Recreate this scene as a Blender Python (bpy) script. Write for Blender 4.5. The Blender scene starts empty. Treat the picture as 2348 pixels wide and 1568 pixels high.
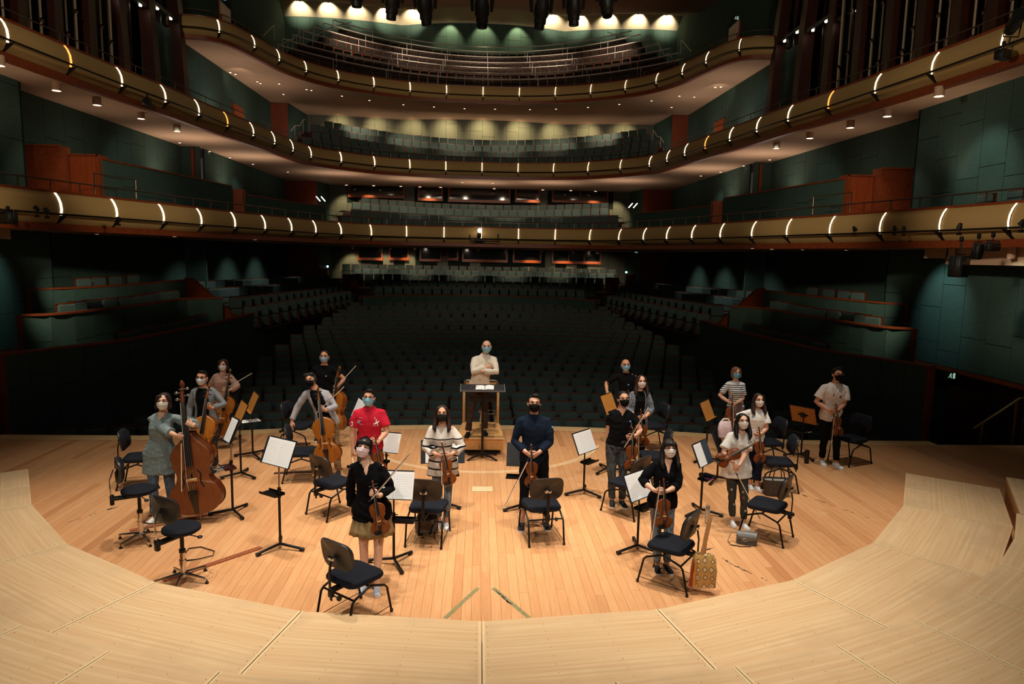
import bpy, bmesh, math, random
import numpy as np
from mathutils import Vector, Matrix, Quaternion
random.seed(7)
RNG = np.random.RandomState(11)
SC = bpy.context.scene
COL = SC.collection
PI = math.pi
R = math.radians

# ------------------------------------------------------------------ camera (calibrated on the stage geometry)
F_PX, IMG_W, IMG_H = 1565.0, 2348, 1568
CAM_PITCH, CAM_YAW, CAM_ROLL = .126, .0496, .0202
CAM_POS = np.array([-.07, 0., 3.75])
def cam_axes():
    cy, sy = math.cos(CAM_YAW), math.sin(CAM_YAW); cp, sp = math.cos(CAM_PITCH), math.sin(CAM_PITCH)
    fwd = np.array([sy*cp, cy*cp, -sp]); right = np.array([cy, -sy, 0]); down = np.cross(fwd, right)
    r2 = math.cos(CAM_ROLL)*right-math.sin(CAM_ROLL)*down
    return np.array([r2, np.cross(fwd, r2), fwd])
CM = cam_axes()
def ray(px, py): return CM.T@np.array([(px-IMG_W/2)/F_PX, (py-IMG_H/2)/F_PX, 1.])
def gp(px, py, z=0.):
    """A measured photo pixel on the horizontal plane z, as a point of the hall (metres)."""
    d = ray(px, py); return CAM_POS+(z-CAM_POS[2])/d[2]*d
def dp(px, py, y):
    """A measured photo pixel at the depth y, as a point of the hall (metres)."""
    d = ray(px, py); return CAM_POS+(y-CAM_POS[1])/d[1]*d
cam_data = bpy.data.cameras.new('camera'); cam = bpy.data.objects.new('camera', cam_data); COL.objects.link(cam)
cam_data.sensor_width = 36; cam_data.lens = F_PX/IMG_W*36; cam_data.clip_end = 200
cam.matrix_world = Matrix(((CM[0][0], -CM[1][0], -CM[2][0], CAM_POS[0]), (CM[0][1], -CM[1][1], -CM[2][1], CAM_POS[1]),
                           (CM[0][2], -CM[1][2], -CM[2][2], CAM_POS[2]), (0, 0, 0, 1)))
SC.camera = cam

# ------------------------------------------------------------------ world, exposure, stage light
world = bpy.data.worlds.new('world'); SC.world = world; world.use_nodes = True
world.node_tree.nodes['Background'].inputs[0].default_value = (1, .92, .82, 1)
world.node_tree.nodes['Background'].inputs[1].default_value = .03
SC.view_settings.view_transform = 'Standard'; SC.view_settings.look = 'None'
SC.view_settings.exposure = 0; SC.view_settings.gamma = 1; SC.view_settings.use_curve_mapping = False
SC.cycles.max_bounces = 6; SC.cycles.diffuse_bounces = 3; SC.cycles.glossy_bounces = 3
SC.cycles.sample_clamp_indirect = 4
def spot(name, loc, target, watt, angle, blend=.5, rad=.15, col=(1, .91, .79)):
    d = bpy.data.lights.new(name, 'SPOT'); d.energy = watt; d.spot_size = R(angle); d.spot_blend = blend
    d.shadow_soft_size = rad; d.color = col
    o = bpy.data.objects.new(name, d); COL.objects.link(o); o.location = loc
    o.rotation_euler = (Vector(target)-Vector(loc)).to_track_quat('-Z', 'Y').to_euler()
    return o
STAGE_W = 2600
for (x, y, tx, ty, k) in ((-4.6, 7.5, -4.4, 7.3, .8), (0, 6.6, 0, 6.2, 1.25), (4.6, 7.5, 4.4, 7.3, .8),
                          (-2.6, 9.6, -2.6, 9.6, 1.), (2.6, 9.6, 2.6, 9.6, 1.),
                          (-5.2, 11.2, -4.4, 11.2, .55), (0, 11.6, 0, 11.6, 1.), (5.2, 11.2, 4.4, 11.2, .55)):
    spot('stage_downlight', (x, y, 13.5), (tx, ty, 0), STAGE_W*k, 44, .75, .22)
# front light on the players from the lamps over the seats behind the camera
for x, k in ((-3.5, 1.), (3.5, 1.)):
    spot('front_light', (x, -1.5, 10.5), (x*.35, 10.2, .8), 1500*k, 46, .8, .3)

# ------------------------------------------------------------------ helpers
def lin(c):
    if isinstance(c, str):
        c = c.lstrip('#'); c = [int(c[i:i+2], 16)/255 for i in (0, 2, 4)]
        c = [x/12.92 if x <= .04045 else ((x+.055)/1.055)**2.4 for x in c]
    return (*c[:3], 1)
class Nodes:
    def __init__(s, name):
        s.mat = bpy.data.materials.new(name); s.mat.use_nodes = True
        s.nt = s.mat.node_tree; s.b = s.nt.nodes['Principled BSDF']
    def n(s, t, **kw):
        n = s.nt.nodes.new(t)
        for k, v in kw.items():
            if k.startswith('i_'): n.inputs[int(k[2:])].default_value = v
            else: setattr(n, k, v)
        return n
    def l(s, a, b): s.nt.links.new(a, b)
    def ramp(s, fac, stops):
        r = s.n('ShaderNodeValToRGB'); e = r.color_ramp.elements
        while len(e) < len(stops): e.new(.5)
        for q, (p, c) in zip(e, stops): q.position = p; q.color = lin(c)
        s.l(fac, r.inputs[0]); return r.outputs[0]
    def mix(s, fac, a, b, mode='MIX'):
        m = s.n('ShaderNodeMix', data_type='RGBA', blend_type=mode)
        for sock, v in ((m.inputs[0], fac), (m.inputs[6], a), (m.inputs[7], b)):
            if hasattr(v, 'links'): s.l(v, sock)
            else: sock.default_value = v
        return m.outputs[2]
    def coords(s, kind='Object', scale=(1, 1, 1), rot=(0, 0, 0)):
        t = s.n('ShaderNodeTexCoord') if kind != 'World' else s.n('ShaderNodeNewGeometry')
        m = s.n('ShaderNodeMapping'); m.inputs['Scale'].default_value = scale; m.inputs['Rotation'].default_value = rot
        s.l(t.outputs['Position' if kind == 'World' else kind], m.inputs[0]); return m.outputs[0]
    def noise(s, vec, scale, detail=3, rough=.55):
        n = s.n('ShaderNodeTexNoise'); n.inputs['Scale'].default_value = scale; n.inputs['Detail'].default_value = detail
        n.inputs['Roughness'].default_value = rough; s.l(vec, n.inputs['Vector']); return n.outputs['Fac']
    def bump(s, h, strength=.3, dist=.01):
        b = s.n('ShaderNodeBump'); b.inputs['Strength'].default_value = strength; b.inputs['Distance'].default_value = dist
        s.l(h, b.inputs['Height']); s.l(b.outputs[0], s.b.inputs['Normal'])
    def set(s, rough=.6, metal=0, spec=.5):
        s.b.inputs['Roughness'].default_value = rough; s.b.inputs['Metallic'].default_value = metal
        s.b.inputs['Specular IOR Level'].default_value = spec
MATS = {}
def plain(name, c, rough=.6, metal=0, var=.12, scale=30, spec=.4, bump=0, kind='Object', stretch=(1, 1, 1)):
    """One colour with a little procedural mottling and relief."""
    if name in MATS: return MATS[name]
    N = Nodes(name); N.set(rough, metal, spec); v = N.coords(kind, stretch)
    f = N.noise(v, scale); c = lin(c)
    a = [max(0, x*(1-var)) for x in c[:3]]; b = [min(1, x*(1+var)) for x in c[:3]]
    N.l(N.ramp(f, [(.3, a), (.7, b)]), N.b.inputs['Base Color'])
    if bump: N.bump(f, bump, .004)
    MATS[name] = N.mat; return N.mat
def emit(name, c, strength):
    if name in MATS: return MATS[name]
    N = Nodes(name); N.b.inputs['Base Color'].default_value = lin(c); N.b.inputs['Emission Color'].default_value = lin(c)
    N.b.inputs['Emission Strength'].default_value = strength; MATS[name] = N.mat; return N.mat
def wood(name, c1, c2, scale=(1, 1, 1), rough=.45, nscale=6, tint=False, wear=None, kind='Object', spec=.4, rand=0):
    """Grain stretched along the local axis with the small scale; with tint, the 'tint' attribute of each board shifts the shade."""
    if name in MATS: return MATS[name]
    N = Nodes(name); N.set(rough, 0, spec); v = N.coords(kind, scale)
    g = N.noise(v, nscale, 5, .6); col = N.ramp(g, [(.28, c1), (.72, c2)])
    if tint:
        at = N.n('ShaderNodeAttribute', attribute_name='tint')
        sh = N.ramp(at.outputs['Fac'], [(0, (.74, .62, .54)), (.12, (.84, .75, .68)), (.3, (.92, .86, .81)), (.7, (.97, .94, .9)), (1, (1.0, 1.0, .98))])
        col = N.mix(1., col, sh, 'MULTIPLY')
    if rand:
        oi = N.n('ShaderNodeObjectInfo'); sh = N.ramp(oi.outputs['Random'], [(0, (1-rand,)*3), (1, (1, 1, 1))])
        col = N.mix(1., col, sh, 'MULTIPLY')
    if wear:
        w = N.noise(N.coords(kind, (1, 1, 1)), wear[0], 4, .6); w = N.ramp(w, [(wear[1], (0, 0, 0)), (wear[2], (1, 1, 1))])
        col = N.mix(w, col, lin(wear[3]))
    N.l(col, N.b.inputs['Base Color']); N.bump(g, .08, .002)
    MATS[name] = N.mat; return N.mat

class MB:
    """Collects shapes and links them as ONE mesh object."""
    def __init__(s): s.v = []; s.f = []; s.m = []; s.t = []; s.mi = 0; s.tint = .5
    def add(s, vs, fs, M=None):
        o = len(s.v)
        if M is not None: vs = [M@Vector(v) for v in vs]
        s.v += [tuple(v) for v in vs]; s.f += [[i+o for i in f] for f in fs]
        s.m += [s.mi]*len(fs); s.t += [s.tint]*len(fs); return s
    def box(s, c, d, rz=0, M=None, bev=0):
        x, y, z = [q/2 for q in d]
        if not bev:
            vs = [(i*x, j*y, k*z) for k in (-1, 1) for i, j in ((-1, -1), (1, -1), (1, 1), (-1, 1))]
            fs = [(3, 2, 1, 0), (4, 5, 6, 7), (0, 1, 5, 4), (1, 2, 6, 5), (2, 3, 7, 6), (3, 0, 4, 7)]
        else:
            b = min(bev, x*.99, y*.99, z*.99); ring = lambda a, e, zz: [(-a+0, -e+b, zz), (-a+b, -e, zz), (a-b, -e, zz), (a, -e+b, zz), (a, e-b, zz), (a-b, e, zz), (-a+b, e, zz), (-a, e-b, zz)]
            rs = [ring(x-b*.7, y-b*.7, -z), ring(x, y, -z+b), ring(x, y, z-b), ring(x-b*.7, y-b*.7, z)]
            vs = sum(rs, []); fs = [tuple(range(7, -1, -1)), tuple(range(24, 32))]
            fs += [(k*8+i, k*8+(i+1) % 8, k*8+8+(i+1) % 8, k*8+8+i) for k in range(3) for i in range(8)]
        T = Matrix.Translation(Vector(c))@Matrix.Rotation(rz, 4, 'Z')
        return s.add(vs, fs, (M@T) if M is not None else T)
    def loft(s, rings, caps=True, closed=True, M=None):
        n = len(rings[0]); vs = [p for r in rings for p in r]; fs = []
        for k in range(len(rings)-1):
            for i in range(n if closed else n-1):
                j = (i+1) % n; fs.append((k*n+i, k*n+j, (k+1)*n+j, (k+1)*n+i))
        if caps and closed: fs += [tuple(range(n-1, -1, -1)), tuple(range((len(rings)-1)*n, len(rings)*n))]
        return s.add(vs, fs, M)
    def tube(s, pts, r, n=8, M=None, flat=None, up=(0, 0, 1), caps=True):
        P = [Vector(p) for p in pts]; L = len(P); rr = r if isinstance(r, (list, tuple)) else [r]*L; rings = []
        side = None
        for i, p in enumerate(P):
            d = (P[min(i+1, L-1)]-P[max(i-1, 0)])
            d = d.normalized() if d.length > 1e-9 else Vector((0, 0, 1))
            if side is None:
                u = Vector(up)
                if abs(d.dot(u)) > .95: u = Vector((0, 1, 0)) if abs(d.y) < .9 else Vector((1, 0, 0))
                side = d.cross(u).normalized()
            else:
                side = (side-d*side.dot(d)); side = side.normalized() if side.length > 1e-6 else d.orthogonal().normalized()
            w = side.cross(d); a, b = (rr[i], rr[i]) if flat is None else (rr[i]*flat[0], rr[i]*flat[1])
            rings.append([p+side*(a*math.cos(2*PI*k/n))+w*(b*math.sin(2*PI*k/n)) for k in range(n)])
        return s.loft(rings, caps, True, M)
    def cyl(s, p, r, h, n=12, r2=None, M=None):
        r2 = r if r2 is None else r2; p = Vector(p)
        return s.loft([[p+Vector((a*math.cos(2*PI*k/n), a*math.sin(2*PI*k/n), z)) for k in range(n)] for a, z in ((r, 0), (r2, h))], True, True, M)
    def lathe(s, prof, n=12, M=None):
        return s.loft([[(a*math.cos(2*PI*k/n), a*math.sin(2*PI*k/n), z) for k in range(n)] for a, z in prof], True, True, M)
    def ball(s, c, r, n=10, m=7, M=None):
        rx, ry, rz = r if isinstance(r, (list, tuple)) else (r, r, r); c = Vector(c)
        rings = [[c+Vector((rx*math.sin(t)*math.cos(2*PI*k/n), ry*math.sin(t)*math.sin(2*PI*k/n), -rz*math.cos(t))) for k in range(n)] for t in [PI*max(.03, min(.97, i/(m-1))) for i in range(m)]]
        return s.loft(rings, True, True, M)
    def prism(s, poly, z0, z1, M=None):
        return s.loft([[(x, y, z) for x, y in poly] for z in (z0, z1)], True, True, M)
    def grid(s, rows, M=None, flip=False):
        n = len(rows[0]); vs = [p for r in rows for p in r]
        fs = [(k*n+i, k*n+i+1, (k+1)*n+i+1, (k+1)*n+i) for k in range(len(rows)-1) for i in range(n-1)]
        if flip: fs = [f[::-1] for f in fs]
        return s.add(vs, fs, M)
    def mesh(s, name, mats, smooth=False, tint=False):
        me = bpy.data.meshes.new(name); me.from_pydata(s.v, [], s.f)
        for m in (mats if isinstance(mats, (list, tuple)) else [mats]): me.materials.append(m)
        if s.mi or any(s.m): me.polygons.foreach_set('material_index', s.m)
        if smooth:
            me.polygons.foreach_set('use_smooth', [True]*len(me.polygons))
            if smooth == 'auto': me.set_sharp_from_angle(angle=R(42))
        if tint:
            a = me.attributes.new('tint', 'FLOAT', 'FACE'); a.data.foreach_set('value', s.t)
        me.update(); return me
    def build(s, name, mats, parent=None, smooth='auto', tint=False, loc=None):
        return link(name, s.mesh(name, mats, smooth, tint), parent, loc)
def link(name, data, parent=None, loc=None):
    o = bpy.data.objects.new(name, data); COL.objects.link(o)
    if parent is not None: o.parent = parent
    if loc is not None: o.location = loc
    return o
def tag(o, label=None, cat=None, group=None, kind=None):
    for k, v in (('label', label), ('category', cat), ('group', group), ('kind', kind)):
        if v: o[k] = v
    return o
def thing(name, label, cat, loc=(0, 0, 0), rz=0, group=None):
    o = link(name, None); o.empty_display_size = .1; o.location = loc; o.rotation_euler = (0, 0, rz)
    return tag(o, label, cat, group)
def struct(o): o['kind'] = 'structure'; return o
KIDS = {}
def dup(root, loc=None, rz=None, label=None, group=None, matrix=None):
    """A copy of a thing with copies of its parts and sub-parts."""
    def cp(o, parent):
        c = o.copy(); COL.objects.link(c); c.parent = parent
        for ch in o.children: cp(ch, c)
        return c
    r = cp(root, None)
    if matrix is not None: r.matrix_world = matrix
    if loc is not None: r.location = loc
    if rz is not None: r.rotation_euler = (0, 0, rz)
    if label: r['label'] = label
    if group: r['group'] = group
    return r
def resample(pts, step=None, n=None):
    P = [np.array(p, float) for p in pts]; d = [0]
    for a, b in zip(P, P[1:]): d.append(d[-1]+np.linalg.norm(b-a))
    n = n or max(2, int(round(d[-1]/step))+1); A = np.array(P)
    t = np.linspace(0, d[-1], n); return np.stack([np.interp(t, d, A[:, k]) for k in range(A.shape[1])], 1)
def spline(pts, sub=6):
    """Catmull-Rom through the measured points."""
    P = [np.array(p, float) for p in pts]; P = [2*P[0]-P[1]]+P+[2*P[-1]-P[-2]]; out = []
    for i in range(1, len(P)-2):
        for k in range(sub):
            t = k/sub; a, b, c, d = P[i-1:i+3]
            out.append(.5*((2*b)+(-a+c)*t+(2*a-5*b+4*c-d)*t*t+(-a+3*b-3*c+d)*t**3))
    out.append(P[-2]); return np.array(out)
def mirror(half): return [(-x, y) for x, y in half[:0:-1]]+list(half)
def normals(P):
    """Left-hand normals of a plan polyline; for one running from left to right they point away from the stage."""
    T = np.gradient(P, axis=0); T /= np.linalg.norm(T, axis=1)[:, None]; return np.stack([-T[:, 1], T[:, 0]], 1)
# ------------------------------------------------------------------ materials of the place
FLOORW = wood('stage_plank_wood', '#D69A66', '#E2AE7E', (9, .5, 9), .42, 5, True, (.5, .62, .8, '#EFC79A'), 'World', .35)
RISERW = wood('riser_wood', '#D8AD7C', '#EDCDA0', (.22, 11, 6), .5, 2.6, False, (.8, .5, .85, '#C2A27C'), 'Object', .3, .05)
STRIPW = wood('pale_strip_wood', '#E9C896', '#F0D4A8', (3, 3, 3), .5, 5)
TRIMW = wood('cherry_trim_wood', '#6E2F14', '#8C4120', (2, 2, 2), .4, 4, kind='World')
DARKW = wood('dark_brown_wood', '#2C0F06', '#43190B', (3, 3, .4), .45, 4, kind='World')
DOORW = wood('cherry_door_wood', '#7A3113', '#97451F', (4, 4, .5), .4, 4, kind='World')
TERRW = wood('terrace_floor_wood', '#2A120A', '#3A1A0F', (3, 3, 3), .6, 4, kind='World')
TEAL = plain('teal_fabric_panel', '#42574F', .9, 0, .22, 14, .1, .4, 'World', (.5, .5, 9))
TEAL2 = plain('olive_fabric_panel', '#62635A', .9, 0, .18, 14, .1, .4, 'World', (.5, .5, 9))
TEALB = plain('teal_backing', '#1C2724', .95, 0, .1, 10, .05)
CREAM = plain('cream_plaster', '#C9A78C', .85, 0, .04, 3, .1, kind='World')
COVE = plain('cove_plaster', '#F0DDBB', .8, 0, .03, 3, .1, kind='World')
BLACKM = plain('black_metal', '#161514', .45, .3, .1, 60)
BLACKP = plain('black_plastic', '#141414', .5, 0, .15, 90, .4)
STEEL = plain('brushed_steel', '#9C948A', .3, .9, .1, 40)
CHROME = plain('chrome', '#C9C7C4', .12, 1, .03, 20)
PAPER = plain('white_paper', '#F2F1EE', .8, 0, .03, 20, .1)
BLACKC = plain('black_seat_fabric', '#1B1E26', .85, 0, .3, 160, .15, .5)

# ------------------------------------------------------------------ stage floor of single planks
def lip_y(x):
    a = abs(x); return max(13.74, 14.82-.0245*a*a) if a < 9.55 else 13.57
RING = (.03, 13.9, 2.39)
C0, R1, R2, STEP = np.array([0, 14.035]), 7.7556, 9.075, R(13.33)
floor = struct(link('floor_stage', None)); 
b = MB(); W_ = .106
sub = MB()
for i in range(-118, 118):
    x = i*W_; y1 = lip_y(x+W_/2)-(.36 if abs(x) < 9.55 else .1)
    y0 = 14.035-math.sqrt(max(0, 8.2**2-x*x)) if abs(x) < 5.8 else 8.2
    sub.box((x+W_/2, (y0+y1)/2, -.08), (W_, y1-y0, .06))
sub.build('subfloor', plain('subfloor_dark', '#3A2414', .9), floor, False)
planks = []
for i in range(-118, 118):
    x = i*W_+W_/2; y1 = lip_y(x)-(.36 if abs(x) < 9.55 else .1)
    y = 14.035-math.sqrt(max(0, 8.2**2-x*x)) if abs(x) < 5.8 else 8.2
    y -= random.uniform(0, .8)
    while y < y1-.02:
        L = random.uniform(1.5, 3.1); e = min(y+L, y1)
        if y1-e < .4: e = y1
        planks.append((x, y, e, random.random())); y = e
planks.sort(key=lambda p: (p[1]+p[2])/2+abs(p[0])*.25)
rest = MB()
for k, (x, y0, y1, t) in enumerate(planks):
    t = .25+.75*t if random.random() > .07 else t*.25
    q = MB() if k < 300 else rest
    q.tint = t
    q.box((x, (y0+y1)/2, -.025), (W_-.0022, y1-y0-.0025, .05))
    if k < 300: q.build('plank', FLOORW, floor, False, True)
o = rest.build('planks', FLOORW, floor, False, True); o['kind'] = 'stuff'
# pale border along the lip, in lengths, and the stage front below it
xs = np.linspace(-9.55, 9.55, 15)
for a, c in zip(xs, xs[1:]):
    q = MB(); X = np.linspace(a+.003, c-.003, 5)
    q.prism([(x, lip_y(x)) for x in X[::-1]]+[(x, lip_y(x)-.355) for x in X], -.05, .004)
    q.build('border_board', wood('lip_wood', '#D8AE78', '#E6C08A', (.5, 4, 4), .45, 5), floor, False)
q = MB(); X = np.concatenate([[-13, -9.56], np.linspace(-9.55, 9.55, 31), [9.56, 13]])
q.grid([[(x, lip_y(x)-.01, z) for x in X] for z in (-1.3, -.02)]); q.build('stage_front', DARKW, floor, False)
# inlaid pale ring round the podium
cx, cy, rr = RING
q = MB(); n = 60
for r0, r1 in ((rr-.05, rr-.012), (rr+.012, rr+.05)):
    A = [R(a) for a in np.linspace(-165, -15, n)]
    q.grid([[(cx+r*math.cos(t), cy+r*math.sin(t), .0015) for t in A] for r in (r1, r0)])
q.build('inlay_ring', STRIPW, floor, False)
p = gp(1106, 1121); q = MB(); q.box((p[0], p[1], .001), (.335, .235, .004)); q.build('hatch_plate', STRIPW, floor)
q = MB(); q.box((p[0], p[1], .0005), (.35, .25, .002)); q.build('hatch_frame', plain('hatch_frame_wood', '#A87848', .6), floor)
TAPE = plain('worn_green_tape', '#8C8258', .8, 0, .3, 25); MARK = plain('black_tape_flakes', '#2A2A2C', .8, 0, .3, 60)
def tape(name, p, q_, w, mat, label, cat='floor tape'):
    a, c = gp(*p), gp(*q_); d = (c-a)[:2]; L = np.linalg.norm(d)
    m = MB(); m.box((0, 0, .0006), (L, w, .0012)); o = m.build(name, mat); o.location = ((a[0]+c[0])/2, (a[1]+c[1])/2, .0004)
    o.rotation_euler = (0, 0, math.atan2(d[1], d[0])); return tag(o, label, cat)
tape('floor_tape', (1020, 1418), (1096, 1348), .05, TAPE, 'worn greenish tape strip on the stage floor, left arm of the chevron')
tape('floor_tape', (1131, 1348), (1213, 1416), .05, TAPE, 'worn greenish tape strip on the stage floor, right arm of the chevron')
def flakes(pts, label, n):
    m = MB(); P = [gp(*p) for p in pts]
    for i in range(n):
        t = random.random(); k = min(int(t*(len(P)-1)), len(P)-2); u = t*(len(P)-1)-k
        c = P[k]*(1-u)+P[k+1]*u; d = P[k+1]-P[k]; m.box((c[0]+random.gauss(0, .008), c[1]+random.gauss(0, .008), .001), (random.uniform(.02, .09), random.uniform(.004, .014), .0016), math.atan2(d[1], d[0])+random.gauss(0, .15))
    o = m.build('tape_residue', MARK); tag(o, label, 'tape residue', kind='stuff')
flakes([(1133, 1350), (1160, 1376), (1180, 1392)], 'black tape flakes on the chevron strip at the front of the stage', 12)
flakes([(1655, 1280), (1690, 1300), (1768, 1335)], 'broken line of black tape residue near the patterned bag', 16)
flakes([(1816, 1126), (1856, 1140), (2040, 1205)], 'long broken tape line running to the riser at the right', 22)
flakes([(158, 1197), (250, 1168), (268, 1162)], 'faint wire-like tape line left of the double bass stool', 14)
flakes([(1617, 1262), (1632, 1258)], 'small black scrap of tape beside the patterned bag', 7)

# ------------------------------------------------------------------ curved risers round the players
def riser(a0, a1, r0, r1, z0, z1, label, seat=None, group=None, quad=None):
    if quad is None: quad = [(C0[0]+r*math.sin(a), C0[1]-r*math.cos(a)) for r, a in ((r0, a0), (r1, a0), (r1, a1), (r0, a1))]
    Q = np.array(quad); c = Q.mean(0); e = Q[3]-Q[0]; ang = math.atan2(e[1], e[0])
    rot = np.array([[math.cos(ang), math.sin(ang)], [-math.sin(ang), math.cos(ang)]]); L = (Q-c)@rot.T
    t = thing('stage_riser', label, 'stage riser', (c[0], c[1], 0), ang, group)
    g = .004; ctr = L.mean(0); S = ctr+(L-ctr)*(1-g/np.abs(L-ctr).mean())
    b = MB(); b.prism([tuple(p) for p in S], z1-.045, z1); b.build('deck', RISERW, t, False)
    b = MB(); S2 = ctr+(L-ctr)*.985; b.prism([tuple(p) for p in S2], z0, z1-.045); b.build('base', plain('riser_side_wood', '#C48A4E', .55, 0, .15, 12), t, False)
    for (i, j) in ((0, 1), (3, 2)):                              # pale edge strips on the two joints
        p0, p1 = S[i], S[j]; d = (p1-p0)/np.linalg.norm(p1-p0); nrm = np.array([-d[1], d[0]])
        if nrm@(ctr-p0) < 0: nrm = -nrm
        b = MB(); b.prism([tuple(p0), tuple(p1), tuple(p1+nrm*.024), tuple(p0+nrm*.024)][::1 if i == 3 else -1], z1-.03, z1+.0025); b.build('edge_strip', STRIPW, t, False)
        sc = MB()
        for k in range(1, 12):
            for off in (.05,):
                q = p0+(p1-p0)*(k/12)+nrm*off; sc.cyl((q[0]+random.gauss(0, .004), q[1]+random.gauss(0, .004), z1), .0045, .0012, 6)
        o = sc.build('screw', plain('dark_screw', '#4A3A28', .6), t, False); o['kind'] = 'stuff'
    sc = MB()
    for u in (.33, .64):
        for k in range(1, 10):
            q = (S[0]*(1-u)+S[3]*u)*(1-k/10)+(S[1]*(1-u)+S[2]*u)*(k/10); sc.cyl((q[0], q[1], z1), .004, .001, 6)
    o = sc.build('screw', MATS['dark_screw'], t, False); o['kind'] = 'stuff'
    return t
names = ['fourth from the middle seam', 'third from the middle seam', 'second from the middle seam', 'next to the middle seam']
for k in range(-4, 4):
    side = 'left' if k < 0 else 'right'; nm = names[k+4] if k < 0 else names[3-k]
    riser(k*STEP, (k+1)*STEP, R1, R2, 0, .2, 'pale wooden riser wedge of the inner row, %s on the %s' % (nm, side))
for s in (-1, 1):
    a = 4*STEP; p0 = np.array([s*R1*math.sin(a), C0[1]-R1*math.cos(a)]); p1 = np.array([s*R2*math.sin(a), C0[1]-R2*math.cos(a)])
    d = np.array([s*.553, .833])
    for j, (u, w) in enumerate(((0, .93), (.93, 1.86))):
        q = [p0+d*u, p1+d*u, p1+d*w, p0+d*w]
        riser(0, 0, 0, 0, 0, .2, 'straight riser at the %s end of the inner row, %s' % ('left' if s < 0 else 'right', ('beside the last wedge', 'the farther one')[j]), quad=q if s < 0 else [q[3], q[2], q[1], q[0]])
for k in list(range(-8, -1))+list(range(1, 8)):
    riser(k*STEP/2, (k+1)*STEP/2, R2+.012, 10.5, 0, .4, 'pale riser of the raised outer row, %s from the bottom edge on the %s' % (['first', 'second', 'third', 'fourth', 'fifth', 'sixth', 'seventh'][k-1 if k >= 0 else -k-2], 'right' if k >= 0 else 'left'))
for s in (-1, 1):
    a = 4*STEP; p0 = np.array([s*(R2+.06)*math.sin(a), C0[1]-(R2+.06)*math.cos(a)]); p1 = np.array([s*10.5*math.sin(a), C0[1]-10.5*math.cos(a)]); d = np.array([s*.553, .833])
    q = [p0+d*.02, p1+d*.02, p1+d*1.9, p0+d*1.9]
    riser(0, 0, 0, 0, 0, .4, 'straight raised riser ending the outer row on the %s' % ('left' if s < 0 else 'right'), quad=q if s < 0 else [q[3], q[2], q[1], q[0]])

# ------------------------------------------------------------------ podium, conductor's stand, stool
pod = thing('podium', 'pale wooden podium with two rail posts, under the man in cream', 'podium', (0, 13.1, 0))
PW = wood('podium_wood', '#D59B58', '#E5B273', (5, .6, 5), .4, 4)
b = MB(); b.prism([(-.445, -.6), (.445, -.6), (.36, .6), (-.36, .6)], .32, .35); b.build('deck', PW, pod)
b = MB(); b.prism([(-.43, -.56), (.43, -.56), (.35, .58), (-.35, .58)], .1, .32); b.build('body', PW, pod)
b = MB(); b.prism([(-.36, -.46), (.36, -.46), (.3, .5), (-.3, .5)], 0, .1); b.build('plinth', BLACKP, pod)
b = MB(); b.box((0, -.606, .335), (.9, .014, .03)); 
for s in (-1, 1): b.prism([(s*.452, -.6), (s*.452+.0, -.606), (s*.36+s*.008, .6), (s*.36, .6)][::s], .32, .352)
b.build('edge_trim', STRIPW, pod)
for s in (-1, 1):
    b = MB(); b.box((s*.345, .53, .68), (.05, .05, .66), bev=.008); b.build('rail_post', PW, pod)
b = MB(); b.tube([(-.345, .53, 1.0), (-.345, .53, 1.14), (-.335, .53, 1.2), (-.3, .53, 1.225), (0, .55, 1.23), (.3, .53, 1.225), (.335, .53, 1.2), (.345, .53, 1.14), (.345, .53, 1.0)], .021, 10); b.build('metal_rail', STEEL, pod)
b = MB(); b.box((0, .53, 1.17), (.62, .03, .045)); b.build('cross_rail', PW, pod)
cs = thing('conductor_stand', "black conductor's music stand with broad flat desk and crossed feet", 'music stand', (.03, 12.33, 0), 0)
b = MB(); b.tube([(0, 0, .03), (0, 0, .75), (0, 0, 1.3)], [.026, .02, .014], 10); b.build('pole', BLACKM, cs)
b = MB()
for a in (35, 145, 215, 325):
    c, s = math.cos(R(a)), math.sin(R(a)); b.tube([(0, 0, .09), (c*.17, s*.17, .06), (c*.33, s*.33, .018)], [.028, .022, .018], 8, flat=(1, .8))
b.build('foot', BLACKM, cs)
M_ = Matrix.Translation((-.01, 0, 1.325))@Matrix.Rotation(R(6), 4, 'X')
b = MB(); b.box((0, 0, 0), (.82, .46, .012), M=M_, bev=.004); b.build('desk', plain('dark_grey_desk', '#2A2A2D', .5), cs)
b = MB()
for c, d in (((0, -.225, .01), (.82, .012, .012)), ((-.404, 0, .01), (.012, .46, .012)), ((.404, 0, .01), (.012, .46, .012))): b.box(c, d, M=M_)
b.build('desk_edging', plain('grey_edging', '#77777A', .5), cs)
b = MB(); b.box((0, .03, 1.12), (.5, .02, .12)); b.build('lower_panel', BLACKM, cs)
sco = thing('open_score', 'open white score lying on the broad black desk of the podium stand', 'score', (.06, 12.3, 1.336), 0); sco.rotation_euler = (R(6), 0, R(-2))
for s in (-1, 1):
    b = MB(); b.grid([[(s*(.005+.16*u), y, .004+.016*math.sin(min(1, u*1.4)*PI*.8)*(1 if s > 0 else .55)) for u in np.linspace(0, 1, 6)] for y in (-.13, .13)], flip=s < 0)
    b.grid([[(s*(.005+.16*u), y, 0) for u in (0, 1)] for y in (-.13, .13)], flip=s > 0); b.build('page', PAPER, sco)
b = MB(); b.tube([(-.2, 0, .008), (-.13, .06, .008)], .006, 6); o = b.build('pencil', STEEL); o.matrix_world = sco.matrix_basis; tag(o, 'short metal pencil on the open score of the podium stand', 'pencil')
st = thing('stool', 'bar stool with looped chrome legs behind the man in cream', 'stool', (.14, 13.32, .35))
b = MB(); b.lathe([(.01, .66), (.15, .66), (.165, .69), (.15, .72), (.01, .725)], 20); b.build('seat', BLACKC, st)
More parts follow.
